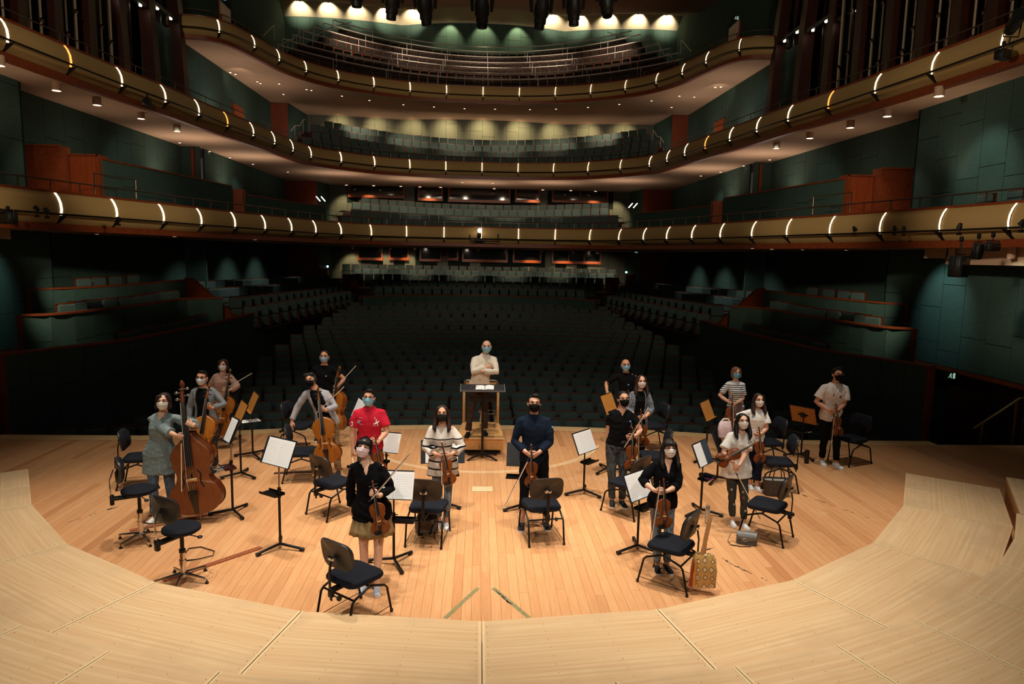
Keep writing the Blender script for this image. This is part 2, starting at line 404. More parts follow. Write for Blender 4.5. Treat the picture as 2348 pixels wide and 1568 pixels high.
for a in (40, 140, 220, 320):
    c, s = math.cos(R(a)), math.sin(R(a)); b = MB(); b.tube([(c*.1, s*.1, .66), (c*.17, s*.17, .4), (c*.2, s*.2, .05), (c*.19, s*.19, .008), (c*.15, s*.15, .008)], .009, 8); b.build('leg', CHROME, st)
b = MB(); b.tube([(.175*math.cos(t), .175*math.sin(t), .3) for t in np.linspace(0, 2*PI, 25)], .008, 6); b.build('foot_ring', CHROME, st)
# ------------------------------------------------------------------ hall: sweeps, panelled walls
def offs(P, d): return P+normals(P)*d
def sweep(P, prof, close=True):
    """Sweep a profile of (distance out from the hall, height) along a plan polyline."""
    N_ = normals(P); b = MB()
    b.loft([[(p[0]+n[0]*d, p[1]+n[1]*d, z) for d, z in prof] for p, n in zip(P, N_)], True, close); return b
def panel_wall(name, P, z0, z1, pw, mat, face=1, cuts=(1.1, 2.6), parent=None, skip=None, seed=0, thick=.03, top=None):
    """A wall along a plan polyline; every fabric panel is its own piece with recessed joints. face=1: the visible side is the right-hand one."""
    rnd = random.Random(seed); P = np.array(P, float)
    b = MB(); N_ = normals(P)*face
    b.grid([[(p[0]+n[0]*.03, p[1]+n[1]*.03, z) for p, n in zip(P, N_)] for z in (z0, z1)]); w = b.build(name, TEALB, parent, False)
    if parent is None: struct(w)
    Q = resample(P, pw); M_ = normals(Q)*face
    for i in range(len(Q)-1):
        z = z0+.01; first = True
        while z < z1-.05:
            h = rnd.uniform(*cuts)*(rnd.uniform(.3, 1) if first else 1); e = min(z+h, z1); first = False
            if z1-e < .35: e = z1
            if skip is None or not skip(((Q[i]+Q[i+1])/2), z, e):
                a, c = Q[i], Q[i+1]; d = (c-a)/np.linalg.norm(c-a)*.007; a, c = a+d, c-d; n = (M_[i]+M_[i+1])/2
                q = MB(); f0 = -n*thick; q.add([(*a, z+.007), (*c, z+.007), (*c, e-.007), (*a, e-.007), (*(a+f0), z+.007), (*(c+f0), z+.007), (*(c+f0), e-.007), (*(a+f0), e-.007)],
                      [(4, 5, 6, 7), (0, 1, 5, 4), (1, 2, 6, 5), (2, 3, 7, 6), (3, 0, 4, 7)])
                q.build('wall_panel', mat, w, False)
            z = e
    return w
def box_obj(name, c, d, mat, parent=None, rz=0, bev=0):
    b = MB(); b.box((0, 0, 0), d, bev=bev); o = b.build(name, mat, parent); o.location = c; o.rotation_euler = (0, 0, rz); return o
# ------------------------------------------------------------------ stalls: floor, barriers, walls
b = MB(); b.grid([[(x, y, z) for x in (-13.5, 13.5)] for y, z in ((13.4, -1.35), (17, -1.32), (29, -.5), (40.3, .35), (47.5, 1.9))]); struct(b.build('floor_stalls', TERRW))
BR = [(9.55, 13.9), (10.4, 15.1), (9.9, 16.3), (9.2, 17.6), (8.85, 19.8), (8.55, 23), (8.6, 27), (8.45, 31.5), (8.1, 35.5), (7.3, 40.3)]
BR2 = [(11.15, 17.0), (10.5, 17.7), (10.12, 20.6), (10.0, 23.6), (9.1, 24.5)]
BR3 = [(12.3, 19.1), (11.7, 20.3), (11.35, 23), (11.2, 26.6)]
def barrier(label, P, z0, z1, pw, seed, side=None, endcap=True):
    t = thing('barrier', label, 'barrier', (0, 0, 0)); P = spline(P, 6); P = resample(P, n=36)
    f = 1
    panel_wall('fabric_face', P, z0, z1-.05, pw, TEAL, f, (.55, 1.3), t, seed=seed)
    sweep(P, [(-.05, z1-.05), (-.05, z1), (.13, z1), (.13, z1-.05)]).build('cap_rail', TRIMW, t)
    sweep(P, [(.02, z0), (.02, z1-.05), (.1, z1-.05), (.1, z0)]).build('back_board', DARKW, t)
    if endcap:
        p = P[0] if abs(P[0][0]) > abs(P[-1][0]) else P[-1]
        box_obj('end_post', (p[0]-.0, p[1], (z0+z1)/2-.02), (.12, .12, z1-z0), TRIMW, t)
    return t
for s in (-1, 1):
    sd = 'left' if s < 0 else 'right'
    def side(B): return [(-x, y) for x, y in B] if s < 0 else [(x, y) for x, y in B][::-1]
    barrier('tall dark green barrier along the %s of the stalls' % sd, side(BR[1:]), -1.2, 1.42, .62, 3+s)
    barrier('middle green barrier with wooden cap on the %s terrace, end panels lit' % sd, side(BR2), .7, 2.1, .62, 13+s)
    barrier('uppermost green barrier with wooden cap on the %s terrace' % sd, side(BR3), 1.5, 2.6, .62, 23+s)
    # sloping wooden end of the terraces
    t = thing('sloping_end_wall', 'sloping cherry wood end wall where the %s terraces begin' % sd, 'wood wall', (0, 0, 0))
    a, c = np.array([s*11.3, 26.7]), np.array([s*8.6, 24.2])
    d = np.array([.0, .12]); b = MB()
    prof = [(a, 1.2, 2.62), (a+(c-a)*.18, 1.2, 2.6), (c, .9, 1.42)]
    b.loft([[(*p, z0), (*p, z1), (*(p+d), z1), (*(p+d), z0)] for p, z0, z1 in prof]); b.build('panel', DOORW, t)
    b = MB(); b.loft([[(*(p-d*.3), z1), (*(p-d*.3), z1+.05), (*(p+d*1.3), z1+.05), (*(p+d*1.3), z1)] for p, z0, z1 in prof]); b.build('cap_rail', TRIMW, t)
CB = spline(mirror([(0, 40.3), (3.5, 39.2), (6.3, 36.9)]), 6)
barrier('curved green barrier crossing the middle of the stalls', [tuple(p) for p in CB[::3]], .2, 1.42, .8, 31, endcap=False)
def spread(P, k=None): return P
# side walls at stalls and first tier level
XW = 12.36
for s in (-1, 1):
    sd = 'left' if s < 0 else 'right'; F = 1
    def run(a, c): return [(s*a[0], a[1]), (s*c[0], c[1])] if s < 0 else [(c[0], c[1]), (a[0], a[1])]
    panel_wall('wall_%s_front' % sd, run((XW, 9.2), (XW, 20.3)), 1.05, 4.2, .88, TEAL, 1, (.9, 2.2), seed=41+s)
    panel_wall('wall_%s_front_upper' % sd, run((XW, 9.2), (XW, 19.4)), 4.2, 8.3, .88, TEAL, 1, (.9, 2.2), seed=43+s)
    o = box_obj('trim_%d' % (2+s), (s*(XW-.02), 14.6, 1.0), (.12, 11, .1), TRIMW); struct(o)
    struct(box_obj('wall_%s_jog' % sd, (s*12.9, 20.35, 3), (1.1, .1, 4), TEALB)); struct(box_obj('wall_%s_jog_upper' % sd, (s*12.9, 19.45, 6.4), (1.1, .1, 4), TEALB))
    for nm, a, c, z0, z1 in (('middle', (13.05, 20.3), (12.9, 30.6), .9, 4.2), ('rear', (12.35, 31.2), (12.25, 44), 1.2, 4.2),
                         ('middle_upper', (13.05, 19.5), (12.8, 30.2), 4.2, 8.1), ('rear_upper', (12.1, 31.), (12.1, 44), 4.2, 8.1),
                         ('gallery', (12.9, 27.5), (12.6, 43), 8.1, 12.6), ('top_gallery', (13.2, 29), (13.2, 48.4), 12.5, 21)):
        panel_wall('wall_%s_%s' % (sd, nm), run(a, c), z0, z1, 1.0 if 'gallery' not in nm else 1.25, TEAL, 1, (1., 2.4), seed=hash(nm) % 97 if False else len(nm)+s)
    for y, z in ((30.8, 2.6), (30.5, 6.2)):
        struct(box_obj('wall_%s_slit' % sd, (s*12.7, y, z), (1.3, .1, 3.9), TEAL)); 
    d = struct(link('door_%d' % (9+(s > 0)), None)); box_obj('leaf', (s*12.5, 30.4, 5.4), (.5, .06, 2.3), DOORW, d); box_obj('frame', (s*12.3, 30.38, 6.1), (.1, .12, 3.8), DOORW, d)
    # stage-side doorway below the front wall: dark double door
    d = struct(link('door_%d' % (1 if s < 0 else 2), None)); DK = plain('dark_red_door', '#2A0E0A', .6, 0, .2, 6)
    box_obj('frame', (s*12.5, 14.2, -.2), (.1, 6.2, 2.4), DARKW, d)
    for y in (13.9, 15.1): 
        box_obj('leaf', (s*12.42, y, -.25), (.06, 1.17, 2.3), DK, d)
        b = MB(); b.tube([(s*12.36, y+(.45 if y < 14.5 else -.45), -.3), (s*12.36, y+(.45 if y < 14.5 else -.45), .3)], .018, 8); b.build('pull_handle', STEEL, d)
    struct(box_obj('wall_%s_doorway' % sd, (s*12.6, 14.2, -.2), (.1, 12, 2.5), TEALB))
# ------------------------------------------------------------------ balconies
T1H = [(0, 33.5), (3.6, 33.3), (5.6, 32.3), (6.8, 30.6), (7.6, 28.4), (8.4, 25.7), (9.1, 23.2), (9.6, 21), (10.2, 18.7), (10.6, 17), (11, 15.1), (11.25, 13), (11.45, 10.5), (11.55, 8.5)]
T2H = [(0, 40), (2.1, 39.9), (4.05, 39.5), (5.85, 38.7), (7.4, 37.4), (8.65, 35.9), (9.1, 33.9), (9.6, 29.9), (10.1, 26.5), (10.4, 23.7), (10.8, 21.2), (11.1, 18.9), (11.35, 16.7), (11.5, 14.9), (11.65, 12.3), (11.75, 9.5)]
T3H = [(0, 41.1), (2.1, 41), (4.05, 40.6), (5.9, 39.8), (7.65, 38.7), (9, 37.2), (9.9, 35.4), (10.45, 33.3), (11, 31.4), (11.6, 30.7), (12.4, 30.5), (13.2, 30.5)]
FASC = [plain('fascia_gold_fabric', '#B3935F', .7, 0, .16, 260, .2, .25, 'World', (1, 1, 1.5))]
SLOT = emit('slot_light', '#FFE9BC', 2.6); SLOTW = emit('slot_light_warm', '#FF9A4A', 2.2)
PIPE = plain('dark_pipe', '#2E2820', .4, .5, .1, 50); RAILM = plain('bronze_rail', '#6E5A4A', .35, .7, .1, 50)
PROF = [(-.05, -.055), (-.13, -.16), (-.19, -.3), (-.21, -.45), (-.19, -.6), (-.13, -.73), (-.05, -.8)]
def balcony(label, half, zc, step, backy, xc, deckname, warm=()):
    t = thing('balcony', label, 'balcony', (0, 0, 0))
    P = spline(mirror(half), 5); L = np.cumsum(np.r_[0, np.linalg.norm(np.diff(P, axis=0), axis=1)])
    n = int(L[-1]/step); n += n % 2                            # an even number of bays: a light slot sits on the axis
    def at(u): return np.array([np.interp(u, L, P[:, 0]), np.interp(u, L, P[:, 1])])
    edges = [L[-1]/2+(k-n/2)*step for k in range(n+1)]
    sweep(P, [(-.06, zc-.055), (-.07, zc), (.16, zc), (.16, zc-.055)]).build('cap_rail', TRIMW, t)
    sweep(P, [(-.1, zc-.97), (-.1, zc-.8), (.1, zc-.8), (.1, zc-.97)]).build('wood_band', TRIMW, t)
    sweep(P, [(.02, zc-.8), (.02, zc-.05), (.1, zc-.05), (.1, zc-.8)]).build('back_board', DARKW, t)
    D = resample(P, .35)
    def line(d, z): return [(*p, z) for p in offs(D, d)]
    b = MB(); b.tube(line(-.36, zc-.58), .026, 7); b.build('pipe_rail', PIPE, t)
    b = MB(); b.tube(line(.06, zc+.26), .02, 7); b.build('handrail', RAILM, t)
    for k in range(n):                                          # one bulging fabric panel per bay
        u = np.linspace(edges[k]+.035, edges[k+1]-.035, 7); Q = np.array([at(x) for x in u]); N_ = normals(Q)
        b = MB(); b.grid([[(p[0]+m[0]*d, p[1]+m[1]*d, zc+z) for p, m in zip(Q, N_)] for d, z in PROF]); b.build('fascia_panel', FASC[0], t, True)
    for k in range(n+1):
        p = at(edges[k]); q = at(edges[k]+.02); d = (q-p)/np.linalg.norm(q-p); m = np.array([-d[1], d[0]])
        rows = []
        for dd, z in PROF[:5]:
            c = p+m*(dd-.022); rows.append([(*(c-d*.021), zc+z), (*(c+d*.021), zc+z)])
        b = MB(); b.grid(rows); b.grid([[rows[i][j], (rows[i][j][0]+m[0]*.05, rows[i][j][1]+m[1]*.05, rows[i][j][2])] for i in range(5) for j in (0,)], flip=True)
        b.build('light_slot', SLOTW if k in warm else SLOT, t, True)
        b = MB(); c0, c1 = p-m*.36, p-m*.1
        b.add([(*(c0-d*.012), zc-.6), (*(c1-d*.012), zc-.6), (*(c1-d*.012), zc-.8), (*(c0+d*.012), zc-.6), (*(c1+d*.012), zc-.6), (*(c1+d*.012), zc-.8)], [(0, 1, 2), (5, 4, 3), (0, 3, 4, 1), (1, 4, 5, 2), (2, 5, 3, 0)])
        b.build('bracket', PIPE, t, False)
        for q in (p, at(min(L[-1], edges[k]+step/2))):
            b = MB(); b.box((*(q+m*.06), zc+.13), (.022, .022, .26)); b.build('rail_post', RAILM, t, False)
    # slab: soffit and deck
    def outer(p): return (math.copysign(13.4, p[0]), p[1]) if abs(p[0]) > xc or p[1] < half[0][1]*.6 else (p[0]/xc*13.4, backy)
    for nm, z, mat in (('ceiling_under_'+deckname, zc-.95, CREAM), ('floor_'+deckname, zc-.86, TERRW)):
        b = MB(); Pi = offs(P, .05); b.grid([[(*p, z) for p in Pi], [(*outer(p), z) for p in P]]); struct(b.build(nm, mat, None, False))
    return P
P1 = balcony('lowest curved balcony front with gold fabric bays, just above the stalls', T1H, 5.1, 1.8, 47.5, 7.4, 'first_tier')
P2 = balcony('middle curved balcony front with gold fabric bays, downlight soffit under it', T2H, 9.02, 2.07, 47, 8.7, 'second_tier', warm=(5, 9, 26, 30, 34))
P3 = balcony('topmost curved balcony front below the steel-railed seat rows', T3H, 13.43, 2.12, 50, 9.9, 'third_tier')
# ------------------------------------------------------------------ back walls with wood-framed control room windows
GLASSD = None
def dark_glass():
    N = Nodes('dark_glass'); N.set(.08, 0, .5); N.b.inputs['Base Color'].default_value = (.012, .012, .012, 1); return N.mat
GLASSD = dark_glass()
def window(n, px0, px1, py0, py1, y, sill=True, mull=0, box=False):
    a, c = dp(px0, py1, y), dp(px1, py0, y); x0, z0, x1, z1 = a[0], a[2], c[0], c[2]
    w = struct(link('window_%d' % n, None)); xc, zc, W, H = (x0+x1)/2, (z0+z1)/2, x1-x0, z1-z0
    box_obj('pane', (xc, y-.06, zc), (W, .02, H), GLASSD, w)
    for s in (-1, 1): box_obj('frame', (xc+s*(W/2+.05), y-.1, zc), (.1, .16, H+.2), DOORW, w)
    box_obj('sill', (xc, y-.13, z0-.09), (W+.2, .22, .18), DOORW, w)
    box_obj('head', (xc, y-.1, z1+.05), (W+.2, .16, .1), DOORW, w)
    for k in range(mull): box_obj('mullion', (xc+W*((k+1)/(mull+1)-.5), y-.08, zc), (.06, .08, H), DOORW, w)
    return (x0-.15, x1+.15, z0-.2, z1+.1)
YB = 46.6
holes = [window(k+1, *w) for k, w in enumerate([(824, 875, 565, 590, YB), (896, 935, 565, 590, YB), (966, 1010, 566, 593, YB), (1028, 1048, 567, 591, YB), (1063, 1161, 567, 594, YB), (1179, 1238, 569, 596, YB), (1268, 1375, 572, 598, YB, True, 2),
   (803, 925, 418, 446, YB-.8), (962, 1013, 427, 454, YB-.8), (1031, 1167, 428, 457, YB-.8), (1184, 1235, 431, 458, YB-.8), (1268, 1391, 431, 458, YB-.8, True, 1)])]
def hit(hs): return lambda c, z, e: any(h[0] < c[0] < h[1] and e > h[2] and z < h[3] for h in hs)
panel_wall('wall_back', [(-10.2, YB), (10.2, YB)], 1.8, 4.2, .72, TEAL2, 1, (.8, 1.6), skip=hit(holes), seed=61)
panel_wall('wall_back_first_tier', [(-10.2, YB-.8), (10.2, YB-.8)], 4.2, 8.1, .72, TEAL2, 1, (.8, 1.6), skip=hit(holes), seed=62)
def bulges(xm, y, d):
    X = np.linspace(-xm, xm, 49); k = xm*.42
    return [(x, y+d-d*1.6*(math.cos(PI/2*x/k)**.8 if abs(x) < k else math.sin(PI*min(1, (abs(x)-k)/(xm-k))*.62)**.8)) for x in X]
panel_wall('wall_back_second_tier', bulges(12.6, 46.4, .5), 9, 13.2, .8, TEAL2, 1, (1., 2.6), seed=63)
BW3 = bulges(13.2, 48.6, .7)
panel_wall('wall_back_third_tier', BW3, 13, 19.15, .85, TEAL, 1, (1., 2.6), seed=64)
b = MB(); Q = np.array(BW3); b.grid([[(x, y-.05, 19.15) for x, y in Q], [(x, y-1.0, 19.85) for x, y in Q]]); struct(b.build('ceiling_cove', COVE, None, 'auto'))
b = MB(); b.grid([[(x, y-.98, 19.82) for x, y in Q], [(x, 42, 18.4) for x, y in Q], [(x, 30, 17.2) for x, y in Q]]); struct(b.build('ceiling', CREAM))
for s in (-1, 1):                                              # timber doors and green returns beside the back walls
    sd = -1 if s < 0 else 1
    for k, (x0, x1, y, z0, z1) in enumerate(((10.35, 12.25, 44, 1.6, 4.15), (10.2, 12.1, 43.6, 4.3, 8.05), (11.6, 12.7, 42.6, 8.2, 12.45))):
        d = struct(link('door_%d' % (3+k*2+(s > 0)), None)); xm = s*(x0+x1)/2; w = x1-x0
        box_obj('frame', (xm, y+.03, (z0+z1)/2), (w, .06, z1-z0), DOORW, d)
        nl = 2 if k < 2 else 1
        for j in range(nl):
            lw = (w-.3)/nl; xl = xm-(w-.3)/2+lw*(j+.5); h = min(2.6, z1-z0-.1)
            box_obj('leaf', (xl, y-.03, z0+h/2), (lw-.015, .06, h), DOORW, d)
            b = MB(); hx = xl+(lw/2-.1)*(1 if j == 0 else -1); b.tube([(hx, y-.1, z0+.75), (hx, y-.1, z0+1.25)], .018, 6); b.build('pull_handle', STEEL, d)
    for nm, a, c, z0, z1 in (('stalls', (10.35, 44.05), (9.9, YB+.05), 1.6, 4.2), ('first_tier', (10.2, 43.65), (9.9, YB-.75), 4.2, 8.1), ('second_tier', (11.6, 42.65), (11.3, 46.4), 8.2, 12.9)):
        pts = [(s*a[0], a[1]), (s*c[0], c[1])]; panel_wall('wall_return_%s' % nm, pts if s < 0 else pts[::-1], z0, z1, .8, TEAL, 1, (1, 2.4), seed=71)
# ------------------------------------------------------------------ seats
SEATF = plain('seat_green_fabric', '#4C5C58', .9, 0, .25, 60, .1, .3); SEATW = wood('seat_wood', '#5A2512', '#743418', (3, 3, .6), .4, 6)
def seat_parts():
    def cushion(w, h, d, tufts):
        b = MB(); nx, nz = 9, 7; rows = []
        for j in range(nz):
            r = []
            for i in range(nx):
                u, v = i/(nx-1)*2-1, j/(nz-1)*2-1; e = (1-abs(u)**6)*(1-abs(v)**6); dep = -d*(.35+.65*e**.5)
                for tu, tv in tufts: dep += .022*math.exp(-((u-tu)**2+(v-tv)**2)/.03)
                r.append((u*w/2, dep, v*h/2))
            rows.append(r)
        b.grid(rows); per = [rows[0][i] for i in range(nx)]+[rows[j][-1] for j in range(1, nz)]+[rows[-1][i] for i in range(nx-2, -1, -1)]+[rows[j][0] for j in range(nz-2, 0, -1)]
        b.loft([per, [(p[0]*.96, 0, p[2]*.96) for p in per]], False, True); return b
    back = cushion(.5, .4, .09, ((-.38, .1), (.38, .1)))
    m1 = back.mesh('backrest', SEATF, 'auto')
    b = MB(); b.box((0, .03, -.02), (.51, .035, .5), bev=.012); b.box((0, .0, .215), (.5, .09, .022)); m2 = b.mesh('wood_shell', SEATW, 'auto')
    pan = cushion(.47, .38, .08, ()); m3 = pan.mesh('seat', SEATF, 'auto')
    b = MB(); b.box((0, -.14, .0), (.055, .34, .045), bev=.012); b.box((0, -.02, -.22), (.05, .1, .44)); m4 = b.mesh('armrest', SEATW, 'auto')
    return m1, m2, m3, m4
SM = seat_parts()
SEATS = []          # (x, y, top z, heading, label, group)
def seat_row(yc, zc, Rr, xm, pitch, label, group, ze=0, off=0):
    n = max(2, int(2*xm/pitch)); 
    for k in range(n):
        a = (k-(n-1)/2+off)*pitch/Rr; x = Rr*math.sin(a)
        if abs(x) > xm+.2: continue
        SEATS.append((x, yc-Rr*(1-math.cos(a)), zc+ze*(x/xm)**2, a, label, group))
def ordinal(i): return ['first', 'second', 'third', 'fourth', 'fifth', 'sixth', 'seventh', 'eighth', 'ninth', 'tenth', 'eleventh', 'twelfth'][i] if i < 12 else 'rear'
pxr = [958, 939, 916, 897, 881, 863, 848, 830, 815, 801, 789, 777, 766, 756, 746, 737, 728, 719, 711, 703, 695]
def bx(y): return np.interp(y, [15, 16.3, 17.6, 19.8, 23, 27, 31.5, 35.5, 40.3], [10.3, 9.8, 9.2, 8.85, 8.55, 8.6, 8.45, 8.1, 7.3])
for i, p in enumerate(pxr):
    y = 17+1.075*i; z = dp(1105, p, y)[2]; xm = bx(y-1.5 if i == 0 else y-1.2)-.35
    seat_row(y, z, 34-.4*i, (10.1 if i == 0 else xm), .6, 'dark green padded stalls seat in the %s row from the stage' % ordinal(i), 'stalls seats, %s row' % ordinal(i), off=.5*(i % 2))
for i, (p, y, xm) in enumerate(((660, 41.6, 6.4), (645, 42.5, 7), (632, 43.5, 7.9), (620, 44.5, 8.6), (611, 45.5, 9.2))):
    seat_row(y, dp(1105, p, y)[2], 60, xm, .58, '', 'rear stalls', off=.5*(i % 2))
for i, (p, y) in enumerate(((511, 38.6), (498, 40.1), (481, 41.7), (470, 43.2))): seat_row(y, dp(1105, p, y)[2], 20, 7.8, .545, '', 'first tier', .22, .5*(i % 2))
for i, (p, y) in enumerate(((360, 41.8), (347, 42.8), (333, 43.8), (321, 44.8))): seat_row(y, dp(1105, p, y)[2], 21, 10.6-.1*i, .545, '', 'second tier', .6, .5*(i % 2))
T3R = [(186, 42.4, 11.6), (172, 43.3, 11.6), (160, 44.2, 11.3), (148, 45.1, 10.9), (135, 46, 10.5), (123, 46.9, 10.1), (113, 47.8, 9.7)]
for i, (p, y, xm) in enumerate(T3R): seat_row(y, dp(1105, p, y)[2]-.3, 20, xm, .56, '', 'third tier', .65, .5*(i % 2))
def px_row(p0, p1, z, n, face=(0, 12)):
    a, c = gp(*p0, z), gp(*p1, z)
    for k in range(n):
        q = a+(c-a)*(k/(n-1))
        for s in (-1, 1): 
            x = -abs(q[0])*-s; SEATS.append((x, q[1], z, math.atan2(x-face[0], q[1]-face[1]), '', 'terrace'))
px_row((455, 645), (745, 631), 2.36, 17); px_row((490, 661), (765, 643), 2.1, 17); px_row((540, 682), (775, 656), 1.85, 15); px_row((575, 702), (795, 667), 1.65, 13)
for s in (-1, 1):
    for n, x, y0, y1, z in ((10, 10.72, 18.1, 24.4, 2.3), (9, 9.35, 18.2, 23.6, 1.56), (4, 12.0, 21.2, 24.2, 2.82)):
        for k in range(n): SEATS.append((s*(x+.12*math.sin(k)), y0+(y1-y0)*k/(n-1), z, s*R(68), '', 'terrace'))
for s in (-1, 1):
    for k in range(5): SEATS.append((s*11.75, 11.9+k*.95, 5.4, s*PI/2, '', 'tier side'))
def seat_at(x, y, z, h, label, group):
    t = thing('auditorium_seat', label, 'seat', (x, y, z-.225), -h, group)
    link('backrest', SM[0], t).rotation_euler = (R(-8), 0, 0); o = link('wood_shell', SM[1], t); o.rotation_euler = (R(-8), 0, 0)
    o = link('seat', SM[2], t, (0, -.13, -.42)); o.rotation_euler = (R(-14), 0, 0)
    for s in (-1, 1): link('armrest', SM[3], t, (s*.295, -.02, -.2))
SEATS.sort(key=lambda q: q[1] if q[4] else 99)
SINGLE, MASS = SEATS[:300], SEATS[300:]
for q in SINGLE: seat_at(*q)
def bulk_seats(rows, tier, name, label, fab=SEATF):
    """The rest of the seats, each with back, wood edge, pan and arms, as one mesh."""
    b = MB(); b.box((0, -.045, 0), (.49, .09, .4), bev=.03); b.box((0, -.11, -.4), (.46, .07, .36), bev=.02); b.mi = 1; b.box((0, -.155, -.41), (.47, .025, .37) if tier else (.44, .01, .02))
    b.box((0, .03, -.02), (.5, .03, .5)); b.box((0, -.01, .214), (.49, .08, .02))
    for s in (-1, 1): b.box((s*.29, -.12, -.2), (.05, .3, .04)); b.box((s*.29, 0, -.42), (.045, .08, .44))
    V = np.array(b.v); nv = len(V); vs, fs = [], []
    for k, (x, y, z, h, _, _) in enumerate(rows):
        c, s = math.cos(-h), math.sin(-h); vs.append(np.stack([V[:, 0]*c-V[:, 1]*s+x, V[:, 0]*s+V[:, 1]*c+y, V[:, 2]+z-.225], 1))
        fs += [[i+k*nv for i in f] for f in b.f]
    me = bpy.data.meshes.new(name); me.from_pydata(np.concatenate(vs).tolist(), [], fs)
    me.materials.append(fab); me.materials.append(SEATW); me.polygons.foreach_set('material_index', b.m*len(rows)); me.update()
    return tag(link(name, me), label, 'seats', None, 'stuff')
bulk_seats([q for q in MASS if q[2] < 8], False, 'auditorium_seats', 'remaining rows of green padded seats in the stalls, terraces and first tier')
bulk_seats([q for q in MASS if 8 <= q[2] < 12.6], True, 'gallery_seats', 'rows of wood-fronted green seats on the second tier')
bulk_seats([q for q in MASS if q[2] >= 12.6], True, 'top_gallery_seats', 'steep rows of dark wood-fronted seats behind steel rails on the top tier', plain('seat_dark_fabric', '#332C28', .9, 0, .25, 60, .1, .3))
for s in (-1, 1):                                                # terrace floors under the side rows
    a, c = gp(455, 645, 2.36), gp(745, 631, 2.36); d, e = gp(575, 702, 1.65), gp(795, 667, 1.65); v = lambda p, z, f: (s*(abs(p[0])+f), p[1], z-.93)
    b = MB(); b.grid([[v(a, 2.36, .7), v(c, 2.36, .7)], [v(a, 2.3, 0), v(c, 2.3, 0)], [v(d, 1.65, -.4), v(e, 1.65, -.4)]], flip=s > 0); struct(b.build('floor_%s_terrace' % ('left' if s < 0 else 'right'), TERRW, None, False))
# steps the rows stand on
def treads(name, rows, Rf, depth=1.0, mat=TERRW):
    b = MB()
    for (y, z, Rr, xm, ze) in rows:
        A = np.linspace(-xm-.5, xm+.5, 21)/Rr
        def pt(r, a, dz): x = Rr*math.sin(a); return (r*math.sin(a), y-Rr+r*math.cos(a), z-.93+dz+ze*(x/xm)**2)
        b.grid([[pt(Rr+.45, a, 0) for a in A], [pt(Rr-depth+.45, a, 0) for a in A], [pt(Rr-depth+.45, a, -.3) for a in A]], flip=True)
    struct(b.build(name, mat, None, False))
treads('floor_stalls_steps', [(17+1.075*i, dp(1105, p, 17+1.075*i)[2], 34-.4*i, bx(17+1.075*i)-.9, 0) for i, p in enumerate(pxr)], 0, 1.08)
treads('floor_rear_stalls_steps', [(y, dp(1105, p, y)[2], 60, xm+.7, 0) for p, y, xm in ((660, 41.6, 6.4), (645, 42.5, 7), (632, 43.5, 7.9), (620, 44.5, 8.6), (611, 45.5, 9.2))], 0)
treads('floor_first_tier_steps', [(y, dp(1105, p, y)[2], 20, 8.2, .22) for p, y in ((511, 38.6), (498, 40.1), (481, 41.7), (470, 43.2))], 0, 1.6)
treads('floor_second_tier_steps', [(y, dp(1105, p, y)[2], 21, 10.8, .6) for p, y in ((360, 41.8), (347, 42.8), (333, 43.8), (321, 44.8))], 0)
treads('floor_third_tier_steps', [(y, dp(1105, p, y)[2]-.3, 20, xm+.6, .65) for p, y, xm in T3R], 0, .9)
for i, (p, y, xm) in enumerate(T3R):                             # steel rail in front of every top gallery row
    z = dp(1105, p, y)[2]; A = np.linspace(-xm-.25, xm+.25, 40)/20
    def pt(a, dz=0): return (19.62*math.sin(a), y-20+19.62*math.cos(a), z+.02+.65*(20*math.sin(a)/xm)**2+dz)
    t = thing('row_rail', 'long bright steel rail in front of the %s seat row of the topmost balcony' % ordinal(i), 'handrail', (0, y, z))
    b = MB(); b.tube([(q[0], q[1]-y, q[2]-z) for q in map(pt, A)], .034, 6); b.build('rail', plain('bright_steel', '#D8CFC6', .5, .5, .1, 50), t)
    for a in A[::5]: b = MB(); q0, q1 = pt(a, -.75), pt(a); b.tube([(q0[0], q0[1]-y, q0[2]-z), (q1[0], q1[1]-y, q1[2]-z)], .014, 5); b.build('rail_post', MATS['bright_steel'], t)
# ------------------------------------------------------------------ house lights of the hall, with unseen fills added among them
WARM, CSPOT = (1, .82, .55), (1, .80, .58)
for x in (-5, 5): spot('tier_fill', (x, -1, 12.5), (x*1.3, 40, 9.5), 4200, 46, .7, .8, (1, .84, .62))  # unseen fill spots added over the stage to brighten the tiers
for s in (-1, 1):                                                # unseen spots added to stand in for stage spill on the balcony fronts
    spot('side_fill', (s*-1, 7, 8.5), (s*11.4, 14.2, 4.5), 3000, 22, .9, .4, (1, .84, .62)); spot('side_fill', (s*-1, 10, 8), (s*10.2, 20.5, 5.0), 2300, 22, .9, .4, (1, .84, .62)); spot('side_fill', (s*-2, 9, 7.5), (s*11.4, 16, 8.5), 1300, 26, .9, .4, (1, .84, .62))
def upward_fill(x, y, z, w, sx=2.4, sy=1.2, rz=0):  # hidden area fill added on the decks to brighten the soffit above
    d = bpy.data.lights.new('soffit_fill', 'AREA'); d.shape = 'RECTANGLE'; d.size = sx; d.size_y = sy; d.energy = w; d.color = (1, .80, .64); o = bpy.data.objects.new('soffit_fill', d); COL.objects.link(o); o.location = (x, y, z); o.rotation_euler = (PI, 0, rz)
for x, y in ((-9.5, 42), (-6, 44), (-2, 45), (2, 45), (6, 44), (9.5, 42), (-11.8, 37.5), (11.8, 37.5), (-12, 33.5), (12, 33.5)): upward_fill(x, y, 9.6, 34)
for x, y in ((-8, 39), (-4, 41), (0, 42), (4, 41), (8, 39), (-10.6, 33), (10.6, 33), (-11.4, 28), (11.4, 28)): upward_fill(x, y, 6.6, 24)
LAMP = emit('lamp_glow', '#FFF1D6', 14); DOT = emit('downlight_glow', '#FFE3B8', 7)
